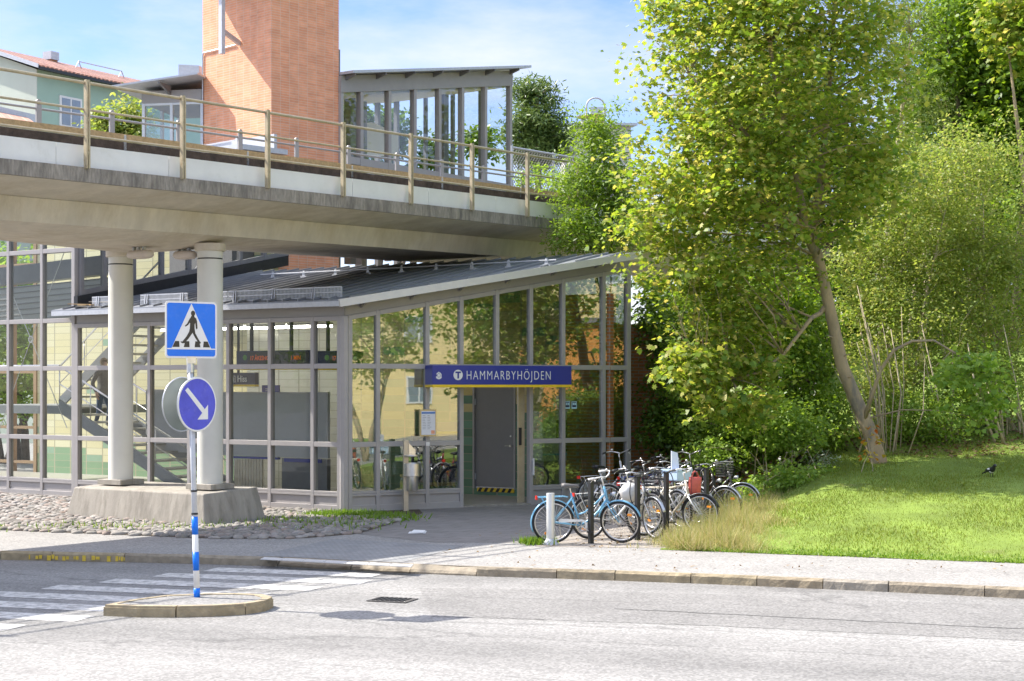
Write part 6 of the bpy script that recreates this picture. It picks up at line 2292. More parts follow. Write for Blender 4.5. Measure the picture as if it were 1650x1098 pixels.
def bicycle(label, pos, heading, col, col2=None, steer=0.0, lean=4.0, ladies=True, basket=None, guard=None, fender=None, rack=True, saddle=None, bar=None, bag=None, lamp=True, grip=None, head_up=0.0):
    t = thing("bicycle", label, "bicycle", (pos[0], pos[1], pos[2] if len(pos) > 2 else 0.004), R(heading), group="bicycles parked at the stands")
    t.rotation_euler = (R(lean), 0, R(heading))
    mcol = M("bicycle_paint_" + "_".join("%d" % int(c * 99) for c in col), col, 0.3, 0.1, 0.05, 8, spec=0.6)
    m2 = mcol if col2 is None else M("bicycle_paint_" + "_".join("%d" % int(c * 99) for c in col2), col2, 0.3, 0.1, 0.05, 8, spec=0.6)
    mf = m2 if fender is None else fender
    sad = saddle or m_blackp
    barm = bar or m_steel
    grp = grip or m_blackp
    RW = 0.318
    rh = Vector((-0.53, 0, 0.34))
    fh = Vector((0.56, 0, 0.34))
    ht, hb = Vector((0.285, 0, 0.90 + head_up)), Vector((0.345, 0, 0.67))
    ax = (ht - hb).normalized()
    Q = Matrix.Rotation(R(steer), 3, ax)

    def stf(p):
        return hb + Q @ (p - hb)
    bb = Vector((-0.09, 0, 0.285))
    seat_t = Vector((-0.25, 0, 0.80))
    # frame
    fr = MB()
    fr.tube([hb, ht], 0.021, 10)
    fr.tube([bb, seat_t], 0.017, 10)
    if ladies:
        fr.tube([hb + ax * 0.03, Vector((0.20, 0, 0.50)), Vector((0.05, 0, 0.36)), bb], 0.020, 10)
        fr.tube([hb + ax * 0.12, Vector((0.14, 0, 0.62)), Vector((-0.02, 0, 0.49)), bb.lerp(seat_t, 0.32)], 0.014, 8)
    else:
        fr.tube([hb + ax * 0.03, bb], 0.022, 10)
        fr.tube([hb + ax * 0.17, bb.lerp(seat_t, 0.86)], 0.017, 10)
    for y in (-0.055, 0.055):
        fr.tube([bb + Vector((0, y * 0.6, 0)), rh + Vector((0, y, 0))], 0.010, 6)
        fr.tube([bb.lerp(seat_t, 0.85) + Vector((0, y * 0.4, 0)), rh + Vector((0, y, 0))], 0.008, 6)
    fr.build("frame", mcol, t, smooth=True)
    # fork
    fk = MB()
    fk.tube([hb, hb - ax * 0.03], 0.026, 8)
    for y in (-0.055, 0.055):
        fk.tube([hb - ax * 0.03 + Vector((0, y * 0.9, 0)), hb.lerp(fh, 0.45) + Vector((-0.015, y, 0)), fh + Vector((0, y, 0))], [0.014, 0.012, 0.009], 7)
    fk.xf(stf)
    fk.build("fork", m2, t, smooth=True)
    # wheels
    for nm, c, f in (("rear_wheel", rh, None), ("front_wheel", fh, stf)):
        w = MB().torus(c, (0, 1, 0), RW, 0.0215, 44, 8)
        if f:
            w.xf(f)
        wo_ = w.build(nm, m_black, t, smooth=True, recalc=False)
        rm = MB().torus(c, (0, 1, 0), RW - 0.024, 0.0125, 44, 6, flat=1.3)
        if f:
            rm.xf(f)
        rm.build("rim", m_steel, wo_, smooth=True, recalc=False)
        sp_ = MB()
        for i in range(28):
            a = 2 * math.pi * i / 28
            b_ = a + (0.28 if i % 2 else -0.28)
            y = 0.03 if i % 4 < 2 else -0.03
            sp_.bar(c + Vector((0.018 * math.cos(b_), y, 0.018 * math.sin(b_))), c + Vector(((RW - 0.03) * math.cos(a), 0, (RW - 0.03) * math.sin(a))), 0.0032, 0.0032)
        sp_.lathe([(0.012, -0.065), (0.022, -0.035), (0.016, 0), (0.022, 0.035), (0.012, 0.065)], c, 10, (0, 1, 0))
        if f:
            sp_.xf(f)
        sp_.build("spokes", m_steel, wo_)
        rf_ = MB()
        a = 0.7 if f else 4.2
        q = c + Vector((0.2 * math.cos(a), 0, 0.2 * math.sin(a)))
        rf_.box(q.x - 0.035, q.x + 0.035, -0.012, 0.012, q.z - 0.018, q.z + 0.018)
        if f:
            rf_.xf(f)
        rf_.build("reflector", m_orange, wo_)
        # mudguard
        mg = MB()
        a0, a1 = (R(-8), R(178)) if not f else (R(20), R(172))
        kk = 18
        for i in range(kk + 1):
            aa_ = a0 + (a1 - a0) * i / kk
            if not f:
                aa_ = R(12) + (R(205) - R(12)) * i / kk
            for (y, r_) in ((-0.028, RW + 0.028), (-0.02, RW + 0.042), (0.02, RW + 0.042), (0.028, RW + 0.028)):
                mg.v.append(tuple(c + Vector((r_ * math.cos(aa_), y, r_ * math.sin(aa_)))))
        for i in range(kk):
            for j in range(3):
                mg.f.append((i * 4 + j, (i + 1) * 4 + j, (i + 1) * 4 + j + 1, i * 4 + j + 1))
        if f:
            mg.xf(f)
        go = mg.build("mudguard", mf, t, smooth=True, recalc=False)
        so_ = go.modifiers.new("thick", 'SOLIDIFY')
        so_.thickness = 0.002
    # saddle
    sd_ = MB()
    st = Vector((-0.265, 0, 0.91))
    sec = [(-0.13, 0.075, 0.035, 0.01), (-0.09, 0.085, 0.04, 0.012), (-0.03, 0.062, 0.035, 0.008), (0.05, 0.032, 0.028, 0.004), (0.12, 0.022, 0.022, 0.0), (0.15, 0.012, 0.014, -0.012)]
    for (x, hw, hh, dz) in sec:
        for j in range(10):
            a = 2 * math.pi * j / 10
            sd_.v.append((st.x + x, hw * math.cos(a), st.z + dz + hh * math.sin(a)))
    for i in range(len(sec) - 1):
        for j in range(10):
            sd_.f.append((i * 10 + j, i * 10 + (j + 1) % 10, (i + 1) * 10 + (j + 1) % 10, (i + 1) * 10 + j))
    sd_.f += [tuple(range(10))[::-1], tuple(range(50, 60))]
    so2 = sd_.build("saddle", sad, t, smooth=True)
    MB().tube([seat_t - (seat_t - bb).normalized() * 0.02, st - Vector((0, 0, 0.03))], 0.013, 8).build("seat_post", m_steel, so2)
    # handlebar
    hbm = MB()
    top = ht + ax * 0.13
    hbm.tube([ht, top, top + Vector((0.06, 0, 0.02))], 0.013, 8)
    cl_ = top + Vector((0.06, 0, 0.02))
    ends = []
    for s in (-1, 1):
        p_ = [cl_, cl_ + Vector((0.02, s * 0.10, 0.03)), cl_ + Vector((0.0, s * 0.22, 0.06)), cl_ + Vector((-0.09, s * 0.275, 0.045)), cl_ + Vector((-0.20, s * 0.29, 0.02))]
        hbm.tube(p_, 0.0115, 8)
        ends.append((p_[3], p_[4]))
    hbm.xf(stf)
    ho = hbm.build("handlebar", barm, t, smooth=True)
    for (a, b) in ends:
        MB().tube([a, b], 0.017, 8).xf(stf).build("grip", grp, ho, smooth=True)
        lv = MB().tube([a + Vector((0.02, 0, -0.01)), a + Vector((-0.05, 0, -0.045)), b + Vector((0.04, 0, -0.05))], 0.005, 5).xf(stf)
        lv.build("brake_lever", m_steel, ho)
    MB().ball(cl_ + Vector((-0.03, 0.16, 0.085)), 0.024, 10, 6).xf(stf).build("bell", m_steel, ho, smooth=True)
    # cable
    MB().tube([cl_ + Vector((0.0, -0.2, 0.03)), cl_ + Vector((0.10, -0.1, 0.06)), cl_ + Vector((0.09, 0.0, -0.06)), hb + Vector((0.05, 0.0, 0.02))], 0.0035, 5).xf(stf).build("brake_cable", m_black, ho)
    # cranks, chain guard
    cr_ = MB().torus(bb + Vector((0, -0.045, 0)), (0, 1, 0), 0.078, 0.006, 26, 5)
    for i in range(5):
        a = 2 * math.pi * i / 5
        cr_.bar(bb + Vector((0, -0.045, 0)), bb + Vector((0.075 * math.cos(a), -0.045, 0.075 * math.sin(a))), 0.012, 0.005)
    a = R(-35)
    for s, y in ((1, -0.075), (-1, 0.075)):
        e_ = bb + Vector((s * 0.165 * math.cos(a), y, s * 0.165 * math.sin(a)))
        cr_.bar(bb + Vector((0, y * 0.9, 0)), e_, 0.018, 0.014)
    co_ = cr_.build("crank", m_steel, t)
    for s, y in ((1, -0.075), (-1, 0.075)):
        e_ = bb + Vector((s * 0.165 * math.cos(a), y, s * 0.165 * math.sin(a)))
        sg = -1 if y < 0 else 1
        MB().box(e_.x - 0.045, e_.x + 0.045, min(e_.y, e_.y + sg * 0.09), max(e_.y, e_.y + sg * 0.09), e_.z - 0.012, e_.z + 0.012).build("pedal", m_black, co_)
    MB().tube([bb + Vector((0, -0.045, 0.078)), rh + Vector((0, -0.045, 0.035))], 0.006, 5).tube([bb + Vector((0, -0.045, -0.078)), rh + Vector((0, -0.045, -0.035))], 0.006, 5).build("chain", m_black, t)
    if guard:
        pts = []
        for i in range(9):
            b_ = R(-25) + R(125) * i / 8
            pts.append((bb.x + 0.102 * math.cos(b_), -0.062, bb.z + 0.102 * math.sin(b_)))
        pts += [(rh.x + 0.10, -0.062, rh.z + 0.058), (rh.x + 0.07, -0.062, rh.z + 0.02), (rh.x + 0.12, -0.062, rh.z + 0.0)]
        for i in range(9):
            b_ = R(110) - R(135) * i / 8
            pts.append((bb.x + 0.070 * math.cos(b_), -0.062, bb.z + 0.070 * math.sin(b_)))
        MB().prism(pts, (0, 0.008, 0)).build("chain_guard", guard, t)
    if rack:
        rk = MB()
        for y in (-0.055, 0.055):
            rk.tube([(-0.30, y * 0.5, 0.74), (-0.38, y, 0.75), (-0.78, y, 0.74)], 0.007, 6)
            rk.tube([(-0.72, y, 0.74), (rh.x, y * 1.2, rh.z)], 0.006, 6)
        for x in (-0.42, -0.53, -0.66, -0.78):
            rk.tube([(x, -0.055, 0.745), (x, 0.055, 0.745)], 0.006, 6)
        ro = rk.build("luggage_rack", m2 if col2 is None else mcol, t)
        MB().box(-0.815, -0.79, -0.035, 0.035, 0.70, 0.76).build("rear_light", m_red, t)
    # stand
    MB().tube([(-0.42, 0.04, 0.33), (-0.36, 0.20, 0.0 + 0.012)], 0.008, 6).build("kickstand", m_steel, t)
    if lamp:
        lm = MB().lathe([(0.02, -0.05), (0.036, 0.0), (0.040, 0.025), (0.03, 0.035)], hb + Vector((0.10, 0, 0.12)), 14, (1, 0, 0))
        lm.bar(hb + Vector((0.02, 0, 0.10)), hb + Vector((0.09, 0, 0.115)), 0.012, 0.012)
        lm.xf(stf)
        lm.build("headlight", m_galv, t, smooth=True)
    if basket:
        c0 = Vector((0.55, 0, 0.88 + head_up))
        bk = MB()
        W0, D0, H0 = 0.155, 0.11, 0.235
        for i in range(13):
            f_ = -1 + 2 * i / 12
            for s in (-1, 1):
                bk.tube([c0 + Vector((s * D0 * 0.85, f_ * W0 * 0.85, 0)), c0 + Vector((s * D0, f_ * W0, H0))], 0.0028, 4)
        for i in range(9):
            f_ = -1 + 2 * i / 8
            for s in (-1, 1):
                bk.tube([c0 + Vector((f_ * D0 * 0.85, s * W0 * 0.85, 0)), c0 + Vector((f_ * D0, s * W0, H0))], 0.0028, 4)
            bk.tube([c0 + Vector((f_ * D0 * 0.85, -W0 * 0.85, 0)), c0 + Vector((f_ * D0 * 0.85, W0 * 0.85, 0))], 0.0028, 4)
        for z in range(6):
            k_ = 0.85 + 0.15 * z / 5
            r_ = 0.005 if z in (5, 0) else 0.0026
            q = [c0 + Vector((D0 * k_ * sx, W0 * k_ * sy, H0 * z / 5)) for sx, sy in ((1, 1), (1, -1), (-1, -1), (-1, 1), (1, 1))]
            bk.tube(q, r_, 4)
        bk.tube([c0 + Vector((-0.02, 0.08, 0)), fh + Vector((0, 0.07, 0))], 0.005, 5)
        bk.tube([c0 + Vector((-0.02, -0.08, 0)), fh + Vector((0, -0.07, 0))], 0.005, 5)
        bk.xf(stf)
        bk.build("basket", basket, t)
    return t, stf


LB = (0.17, 0.40, 0.58)
WH = (0.74, 0.74, 0.73)
CH = (0.62, 0.56, 0.44)
BK = (0.03, 0.03, 0.035)
SI = (0.55, 0.56, 0.58)
m_grn = M("grey_saddle", (0.13, 0.125, 0.12), 0.5, 0, 0.15, 8)
bicycle("light blue bicycle with white handlebars and chain guard, parked beside the grey bollard", (1.17, 25.62), 9, LB, steer=-30, lean=3, guard=m_white, saddle=m_grn, bar=m_white, grip=m_white)
bicycle("white bicycle with a red rear light right behind the light blue one", (1.72, 26.55), 30, WH, None, steer=-12, lean=-5, fender=m_blackp, guard=None, head_up=0.02)
bicycle("silver bicycle seen head on under its black wire front basket", (2.18, 26.75), -76, SI, WH, steer=14, lean=7, basket=m_blackp, saddle=m_grn, fender=m_galv)
b4, f4 = bicycle("champagne coloured bicycle with a thick frame and a red bag on its handlebars", (2.80, 27.5), -50, CH, WH, steer=22, lean=5, ladies=False, fender=m_blackp, lamp=False, bar=m_white, grip=m_grn)
bicycle("black bicycle with a black front basket at the right end of the row", (3.5, 29.5), -50, BK, BK, steer=10, lean=5, basket=m_blackp, fender=m_galv)
bicycle("dark grey bicycle with a pale rear tyre rim, last one behind the basket bicycle", (3.85, 30.4), -35, (0.12, 0.12, 0.13), BK, lean=4, fender=m_galv, steer=8)
bicycle("black bicycle with silver front fork standing closest to the glass front", (1.95, 31.6), 38, SI, SI, lean=-4, fender=m_blackp, steer=20, head_up=0.12)
bicycle("dark blue bicycle with a black saddle in the back row", (2.75, 31.3), 32, (0.03, 0.08, 0.42), BK, lean=-4, steer=-20, ladies=False)
bicycle("black bicycle with raised curved handlebars half hidden at the back of the row", (3.35, 31.7), 40, BK, BK, lean=-3, steer=15, head_up=0.1)
bicycle("black bicycle with low straight handlebars tucked behind the white bicycle's saddle", (2.25, 29.9), 28, BK, (0.5, 0.5, 0.52), lean=-4, steer=-10, ladies=False)
bicycle("dark red bicycle squeezed between the crate bicycle and the back row", (2.9, 30.3), -60, (0.25, 0.03, 0.03), BK, lean=4, steer=12)
b8, f8 = bicycle("white bicycle carrying a pale blue crate in the middle of the row", (2.55, 28.6), -42, WH, WH, lean=4, steer=-15, saddle=m_grn)
bicycle("silver grey bicycle with swept back handlebars between the crate bicycle and the red bag", (2.95, 29.5), -46, (0.33, 0.34, 0.36), SI, lean=5, steer=10)


def on(bk, p):
    return bk.matrix_basis @ p if False else Matrix.Translation(bk.location) @ bk.rotation_euler.to_matrix().to_4x4() @ p


# red bag hanging on the champagne bicycle
c_ = on(b4, f4(Vector((0.42, 0.10, 0.86))))
t = thing("shopping_bag", "faded red carrier bag hanging from the champagne bicycle's handlebars", "bag", tuple(c_ - Vector((0, 0, 0.18))), R(20))
mb = MB()
for i, (z, wx, wy) in enumerate([(-0.02, 0.09, 0.04), (0.02, 0.105, 0.062), (0.12, 0.105, 0.058), (0.23, 0.11, 0.042), (0.28, 0.108, 0.03)]):
    for j in range(16):
        a = 2 * math.pi * j / 16
        k = 1 + 0.10 * math.sin(a * 5 + i) * (0.5 + 0.2 * i)
        mb.v.append((wx * k * math.copysign(abs(math.cos(a)) ** 0.6, math.cos(a)), wy * k * math.copysign(abs(math.sin(a)) ** 0.7, math.sin(a)), z))
for i in range(4):
    for j in range(16):
        mb.f.append((i * 16 + j, i * 16 + (j + 1) % 16, (i + 1) * 16 + (j + 1) % 16, (i + 1) * 16 + j))
mb.f += [tuple(range(16))[::-1], tuple(range(64, 80))]
mb.build("bag_body", M("red_plastic", (0.52, 0.10, 0.075), 0.4, 0, 0.2, 9, 0.4, 12), t, smooth=True)
for y in (-0.03, 0.03):
    MB().tube([(-0.06, y, 0.27), (-0.04, y * 0.6, 0.35), (0.0, 0, 0.38), (0.04, y * 0.6, 0.35), (0.06, y, 0.27)], 0.006, 5).build("handle", MATS["red_plastic"], t)
# pale blue crate
c_ = on(b8, Vector((0.50, 0, 0.86)))
t = thing("plastic_crate", "pale blue plastic crate strapped on the white bicycle's front", "crate", tuple(c_), R(-42))
mb = MB()
for (x0, x1, y0, y1) in ((-0.17, 0.17, -0.22, -0.205), (-0.17, 0.17, 0.205, 0.22), (-0.17, -0.155, -0.205, 0.205), (0.155, 0.17, -0.205, 0.205)):
    mb.box(x0, x1, y0, y1, 0.0, 0.15)
    mb.box(x0 - 0.01, x1 + 0.01, y0 - 0.01, y1 + 0.01, 0.151, 0.18)
mb.box(-0.165, 0.165, -0.21, 0.21, -0.015, -0.001)
mb.build("crate_body", M("pale_blue_plastic", (0.48, 0.62, 0.78), 0.4, 0, 0.05, 5), t, bevel=0.004)
# sign board sticking up from the crate
o = MB().prism([(-0.02, -0.14, 0.1), (-0.02, 0.10, 0.1), (-0.08, 0.12, 0.46), (-0.08, -0.06, 0.50)], (0.012, 0, 0)).build("cardboard_sheet", M("pale_card", (0.66, 0.70, 0.80), 0.6, 0, 0.05, 5))
o.location = c_
o.rotation_euler = (0, 0, R(-42))
tag(o, "pale bluish sheet of board sticking up out of the blue crate", "board")
# white plastic bag over a rear rack
c_ = Vector((1.93, 26.35, 0.62))
mb = MB().ball((0, 0, 0.14), (0.19, 0.13, 0.16), 18, 12)
mb.v = [(x * (1 + 0.07 * math.sin(z * 40 + x * 30)), y * (1 + 0.09 * math.sin(x * 35 + 1)), z) for x, y, z in mb.v]
o = mb.build("pannier_bag", M("white_vinyl", (0.72, 0.71, 0.68), 0.35, 0, 0.06, 7, 0.3, 14), smooth=True)
o.location = c_
o.rotation_euler = (0, 0, R(30))
tag(o, "white pannier bag hanging between the white and the silver bicycle", "bag")

# bicycle stands
for (x, y, lab) in ((1.25, 25.55, "black steel bicycle stand post in front of the light blue bicycle"), (2.03, 26.1, "black steel bicycle stand post left of the head on silver bicycle"), (2.62, 27.4, "black steel bicycle stand post between the basket and the champagne frame"), (3.47, 28.8, "black steel bicycle stand post just right of the red bag")):
    t = thing("bicycle_stand", lab, "bicycle stand", (x, y, 0.0), R(35), group="black bicycle stands")
    MB().box(-0.035, 0.035, -0.035, 0.035, -0.05, 1.02).build("post", m_blackp, t, bevel=0.004)
    MB().box(-0.042, 0.042, -0.042, 0.042, 1.021, 1.035).build("cap", m_blackp, t)
    for s in (-1, 1):
        pts = []
        for i in range(17):
            a = math.pi * i / 16
            pts.append((s * (0.03 + 0.13 * math.sin(a)), 0, 0.80 + 0.24 * math.cos(a)))
        MB().tube(pts, 0.009, 6).build("hoop", m_blackp, t, smooth=True)

# bollard
t = thing("bollard", "pale grey round metal bollard with a flared foot beside the light blue bicycle", "bollard", (0.605, 25.35, 0.0))
MB().lathe([(0.066, 0.06), (0.066, 0.80), (0.062, 0.815)], n=28).build("tube", M("bollard_grey", (0.58, 0.585, 0.56), 0.4, 0.4, 0.06, 8), t, smooth=True).modifiers.new("e", 'EDGE_SPLIT')
MB().lathe([(0.13, 0.0), (0.125, 0.02), (0.08, 0.075), (0.067, 0.10)], n=28).build("foot", m_galv_m, t, smooth=True)

# litter bin
t = thing("litter_bin", "brushed steel litter bin with ashtray on a square post by the glass front", "litter bin", (-2.12, 32.2, 0.0), R(20))
MB().box(-0.05, 0.05, -0.035, 0.035, 0, 1.42).build("post", M("bin_post", (0.52, 0.47, 0.38), 0.4, 0.5, 0.08, 8), t, bevel=0.005)
MB().prism([(0.052, -0.04, 1.36), (0.19, -0.04, 1.22), (0.19, -0.04, 1.12), (0.052, -0.04, 1.12)], (0, 0.08, 0)).build("rain_hood", m_steel, t)
MB().lathe([(0.15, 0), (0.165, 0.012), (0.165, 0.03), (0.14, 0.035)], (0.12, -0.06, 1.09), 32).build("ashtray", m_steel, t)
MB().lathe([(0.172, 0), (0.175, 0.005), (0.175, 0.255), (0.168, 0.26), (0.160, 0.20), (0.02, 0.19)], (0.12, -0.08, 0.70), 36).build("bin_ring", m_steel, t, smooth=True).modifiers.new("e", 'EDGE_SPLIT')
MB().lathe([(0.108, 0), (0.112, 0.01), (0.112, 0.285)], (0.12, -0.08, 0.41), 32).build("bin_body", m_steel, t, smooth=True).modifiers.new("e", 'EDGE_SPLIT')

# ------------------------------------------------------------------ road signs on the island
SP = Vector((-3.728, 19.1, -0.004))
RS = thing("road_sign", "leaning sign pole on the island with a crossing sign above two keep right discs", "road sign", tuple(SP))


def pole(z):
    return Vector((-0.083 * z / 2.83, 0, z))


MB().tube([pole(0), pole(2.86)], 0.033, 20).build("pole", m_galv_m, RS, smooth=True)
MB().tube([pole(0), pole(0.95)], 0.036, 20).build("white_sleeve", m_white, RS, smooth=True)
for a, b in ((0.0, 0.11), (0.32, 0.54), (0.745, 0.955)):
    MB().tube([pole(a), pole(b)], 0.0375, 20).build("blue_band", m_blue2, RS, smooth=True)
MB().tube([pole(2.66), pole(2.92)], 0.043, 16).build("collar", m_galv, RS)
for z in (1.25, 0.98):
    MB().lathe([(0.040, 0), (0.040, 0.02)], pole(z), 16).build("cable_tie", m_black, RS)


def plate_frame(cx, cz, ang, off):
    a = R(ang)
    ux, nx = Vector((math.cos(a), math.sin(a), 0)), Vector((math.sin(a), -math.cos(a), 0))
    o = pole(cz) + Vector((cx, 0, 0)) + nx * off
    return lambda p: o + ux * p.x + nx * (-p.y) + Vector((0, 0, p.z))


def rrect(w, h, r, n=6):
    pts = []
    for (cx, cz, a0) in ((w - r, h - r, 0), (-w + r, h - r, 90), (-w + r, -h + r, 180), (w - r, -h + r, 270)):
        for i in range(n + 1):
            a = R(a0 + 90 * i / n)
            pts.append((cx + r * math.cos(a), cz + r * math.sin(a)))
    return pts


def flat(pts, y0, th):
    return MB().prism([(x, y0, z) for x, z in pts], (0, th, 0))


fr_ = plate_frame(0.0, 3.165, 38, 0.055)
hw = 0.335
cs = flat(rrect(hw, hw, 0.045), 0.0, 0.006).xf(fr_).build("crossing_sign", m_white, RS)
flat(rrect(hw - 0.022, hw - 0.022, 0.03), -0.002, 0.0015).xf(fr_).build("blue_field", m_blue2, cs)


def zs(x, y):                                          # sign drawing, measured on the photograph's sign face
    u = (x - 150) / 155.0 - 1.0 + (y - 265) * 0.00035
    v = -((y - 62) / 202.0 - 1.0) - (x - 305) * 0.0003
    return (u * hw, v * hw)


flat([(-0.26, -0.225), (0.26, -0.225), (0.0, 0.31)], -0.0035, 0.0012).xf(fr_).build("white_triangle", m_white, cs)
flat([(-0.312, -0.232), (0.312, -0.232), (0.312, -0.218), (-0.312, -0.218)], -0.0034, 0.001).xf(fr_).build("white_line", m_white, cs)
man = MB()
man.prism([(0.020 + 0.028 * math.cos(2 * math.pi * i / 16), -0.005, 0.195 + 0.032 * math.sin(2 * math.pi * i / 16)) for i in range(16)], (0, 0.001, 0))
P_ = lambda L_: man.prism([(x, -0.005, z) for x, z in L_], (0, 0.001, 0))
P_([(0.0, 0.168), (0.036, 0.168), (0.040, 0.150), (0.062, 0.135), (0.072, 0.10), (0.078, 0.02), (0.066, 0.005), (0.056, 0.02), (0.048, 0.085), (0.040, 0.06), (0.040, 0.015), (-0.022, 0.015), (-0.018, 0.07), (-0.022, 0.085), (-0.045, 0.055), (-0.078, 0.035), (-0.085, 0.048), (-0.056, 0.072), (-0.030, 0.12), (-0.012, 0.145)])
P_([(-0.022, 0.016), (0.020, 0.016), (0.010, -0.04), (-0.035, -0.10), (-0.090, -0.158), (-0.115, -0.162), (-0.145, -0.145), (-0.135, -0.138), (-0.118, -0.140), (-0.062, -0.075), (-0.030, -0.02)])
P_([(0.005, 0.016), (0.040, 0.016), (0.050, -0.04), (0.085, -0.10), (0.108, -0.135), (0.122, -0.148), (0.118, -0.158), (0.070, -0.175), (0.064, -0.168), (0.085, -0.152), (0.080, -0.138), (0.045, -0.09), (0.010, -0.03)])
man.xf(fr_).build("walking_figure", m_blackp, cs)
st_ = MB()
for (x, sk) in ((-0.185, -0.028), (-0.055, -0.012), (0.075, 0.012), (0.185, 0.028)):
    z0, z1 = -0.205, -0.135
    st_.prism([(x - 0.034 + (sk if sk < 0 else 0), -0.0048, z0), (x + 0.030 + (sk if sk > 0 else 0), -0.0048, z0), (x + 0.026, -0.0048, z1), (x - 0.026, -0.0048, z1)], (0, 0.001, 0))
st_.xf(fr_).build("crossing_stripes", m_blackp, cs)
flat([(-0.055, -hw + 0.02), (0.055, -hw + 0.02), (0.055, -hw - 0.06), (-0.055, -hw - 0.06)], -0.006, 0.02).xf(fr_).build("sign_clamp", m_galv, cs)
for nm, ang, off, cx in (("keep_right_disc", 57, 0.095, 0.0), ("keep_right_disc", 237, 0.165, 0.0)):
    f_ = plate_frame(cx, 2.285, ang, off)
    rd = 0.322
    n_ = 48
    circ = lambda r: [(r * math.cos(2 * math.pi * i / n_), r * math.sin(2 * math.pi * i / n_)) for i in range(n_)]
    dk = flat(circ(rd), 0.0, 0.005).xf(f_).build(nm, M("sign_back", (0.28, 0.31, 0.29), 0.5, 0.3, 0.06, 5) if ang > 180 else m_white, RS)
    flat(circ(rd - 0.001), -0.0015, 0.001).xf(f_).build("white_rim", m_white, dk)
    flat(circ(rd - 0.020), -0.003, 0.0014).xf(f_).build("blue_field", m_blue3, dk)
    u = 0.32
    ar = MB()
    ar.prism([(x * u, -0.0045, z * u) for x, z in ((-0.64, 0.52), (-0.50, 0.62), (0.38, -0.18), (0.25, -0.32))], (0, 0.0012, 0))
    ar.prism([(x * u, -0.0045, z * u) for x, z in ((0.55, -0.02), (0.55, -0.56), (0.0, -0.56))], (0, 0.0012, 0))
    ar.xf(f_).build("arrow", m_white, dk)
    bkm = MB().box(-0.30, 0.30, 0.006, 0.02, 0.15, 0.175).box(-0.30, 0.30, 0.006, 0.02, -0.175, -0.15).xf(f_)
    br_ = MB()
    for z in (0.16, -0.16):
        br_.box(-0.02, 0.02, 0.006, off - 0.03, z - 0.015, z + 0.015)
    br_.xf(f_).build("disc_bracket", m_galv, dk)
    fl_ = MB().torus((0, 0.01, 0), (0, 1, 0), rd - 0.004, 0.008, 48, 6).xf(f_)
    fl_.build("edge_rim", m_galv, dk, smooth=True)

# ------------------------------------------------------------------ person on the stairs
def figure(name, label, loc, rz, joints, edges, mats_by, hair_col):
    t = thing(name, label, "person", loc, rz)
    me = bpy.data.meshes.new("body")
    names = list(joints)
    me.from_pydata([joints[n][0] for n in names], [], [(0, 0, 0)] * 0)
    me = bpy.data.meshes.new("body")
    me.from_pydata([joints[n][0] for n in names], [(names.index(a), names.index(b)) for a, b in edges], [])
    o = bpy.data.objects.new("body", me)
    COL.objects.link(o)
    sk = o.modifiers.new("skin", 'SKIN')
    sk.use_smooth_shade = True
    for i, n in enumerate(names):
        r = joints[n][1]
        me.skin_vertices[0].data[i].radius = r if isinstance(r, tuple) else (r, r)
    me.skin_vertices[0].data[names.index('pelvis')].use_root = True
    sb_ = o.modifiers.new("sub", 'SUBSURF')
    sb_.levels = sb_.render_levels = 2
    dg = bpy.context.evaluated_depsgraph_get()
    m2 = bpy.data.meshes.new_from_object(o.evaluated_get(dg))
    bpy.data.objects.remove(o)
    m2.name = "body"
    ob = bpy.data.objects.new("body", m2)
    COL.objects.link(ob)
    ob.parent = t
    m2.materials.clear()
    for m_, _ in mats_by:
        m2.materials.append(m_)
    for p_ in m2.polygons:
        p_.use_smooth = True
        for i, (_, fn) in enumerate(mats_by):
            if fn(p_.center):
                p_.material_index = i
    hp, hr = joints['head'][0], 0.105
    hm = MB().ball((hp[0] - 0.012, hp[1], hp[2] + 0.035), (0.108, 0.092, 0.105), 16, 12)
    hm.f = [f for f in hm.f if not (sum(hm.v[i][0] for i in f) / len(f) > hp[0] + 0.035 and sum(hm.v[i][2] for i in f) / len(f) < hp[2] + 0.075) and sum(hm.v[i][2] for i in f) / len(f) > hp[2] - 0.06]
    hm.build("hair", hair_col, t, smooth=True, recalc=False)
    return t


J = {
    'pelvis': ((0, 0, 0.88), (0.15, 0.12)), 'belly': ((0.0, 0, 1.02), (0.155, 0.12)), 'chest': ((0.0, 0, 1.24), (0.175, 0.125)), 'upchest': ((0.01, 0, 1.36), (0.12, 0.09)), 'neck': ((0.02, 0, 1.45), 0.055), 'jaw': ((0.045, 0, 1.50), 0.06), 'head': ((0.04, 0, 1.585), 0.082), 'crown_': ((0.035, 0, 1.64), 0.06),
    'nose': ((0.128, 0, 1.575), 0.012),
    'hipl': ((0.0, 0.09, 0.84), 0.095), 'kneel': ((0.13, 0.10, 0.47), 0.062), 'anklel': ((0.02, 0.10, 0.09), 0.042), 'toel': ((0.17, 0.11, 0.035), 0.036),
    'hipr': ((0.0, -0.09, 0.84), 0.095), 'kneer': ((-0.04, -0.10, 0.40), 0.062), 'ankler': ((-0.20, -0.10, 0.0), 0.042), 'toer': ((-0.06, -0.11, -0.09), 0.036),
    'shl': ((0.0, 0.19, 1.35), 0.072), 'ell': ((-0.06, 0.25, 1.08), 0.056), 'wrl': ((0.08, 0.25, 0.87), 0.036), 'pal': ((0.11, 0.25, 0.80), 0.034),
    'shr': ((0.0, -0.19, 1.35), 0.072), 'elr': ((-0.10, -0.26, 1.09), 0.056), 'wrr': ((0.04, -0.26, 0.88), 0.036), 'par': ((0.07, -0.26, 0.81), 0.034),
}
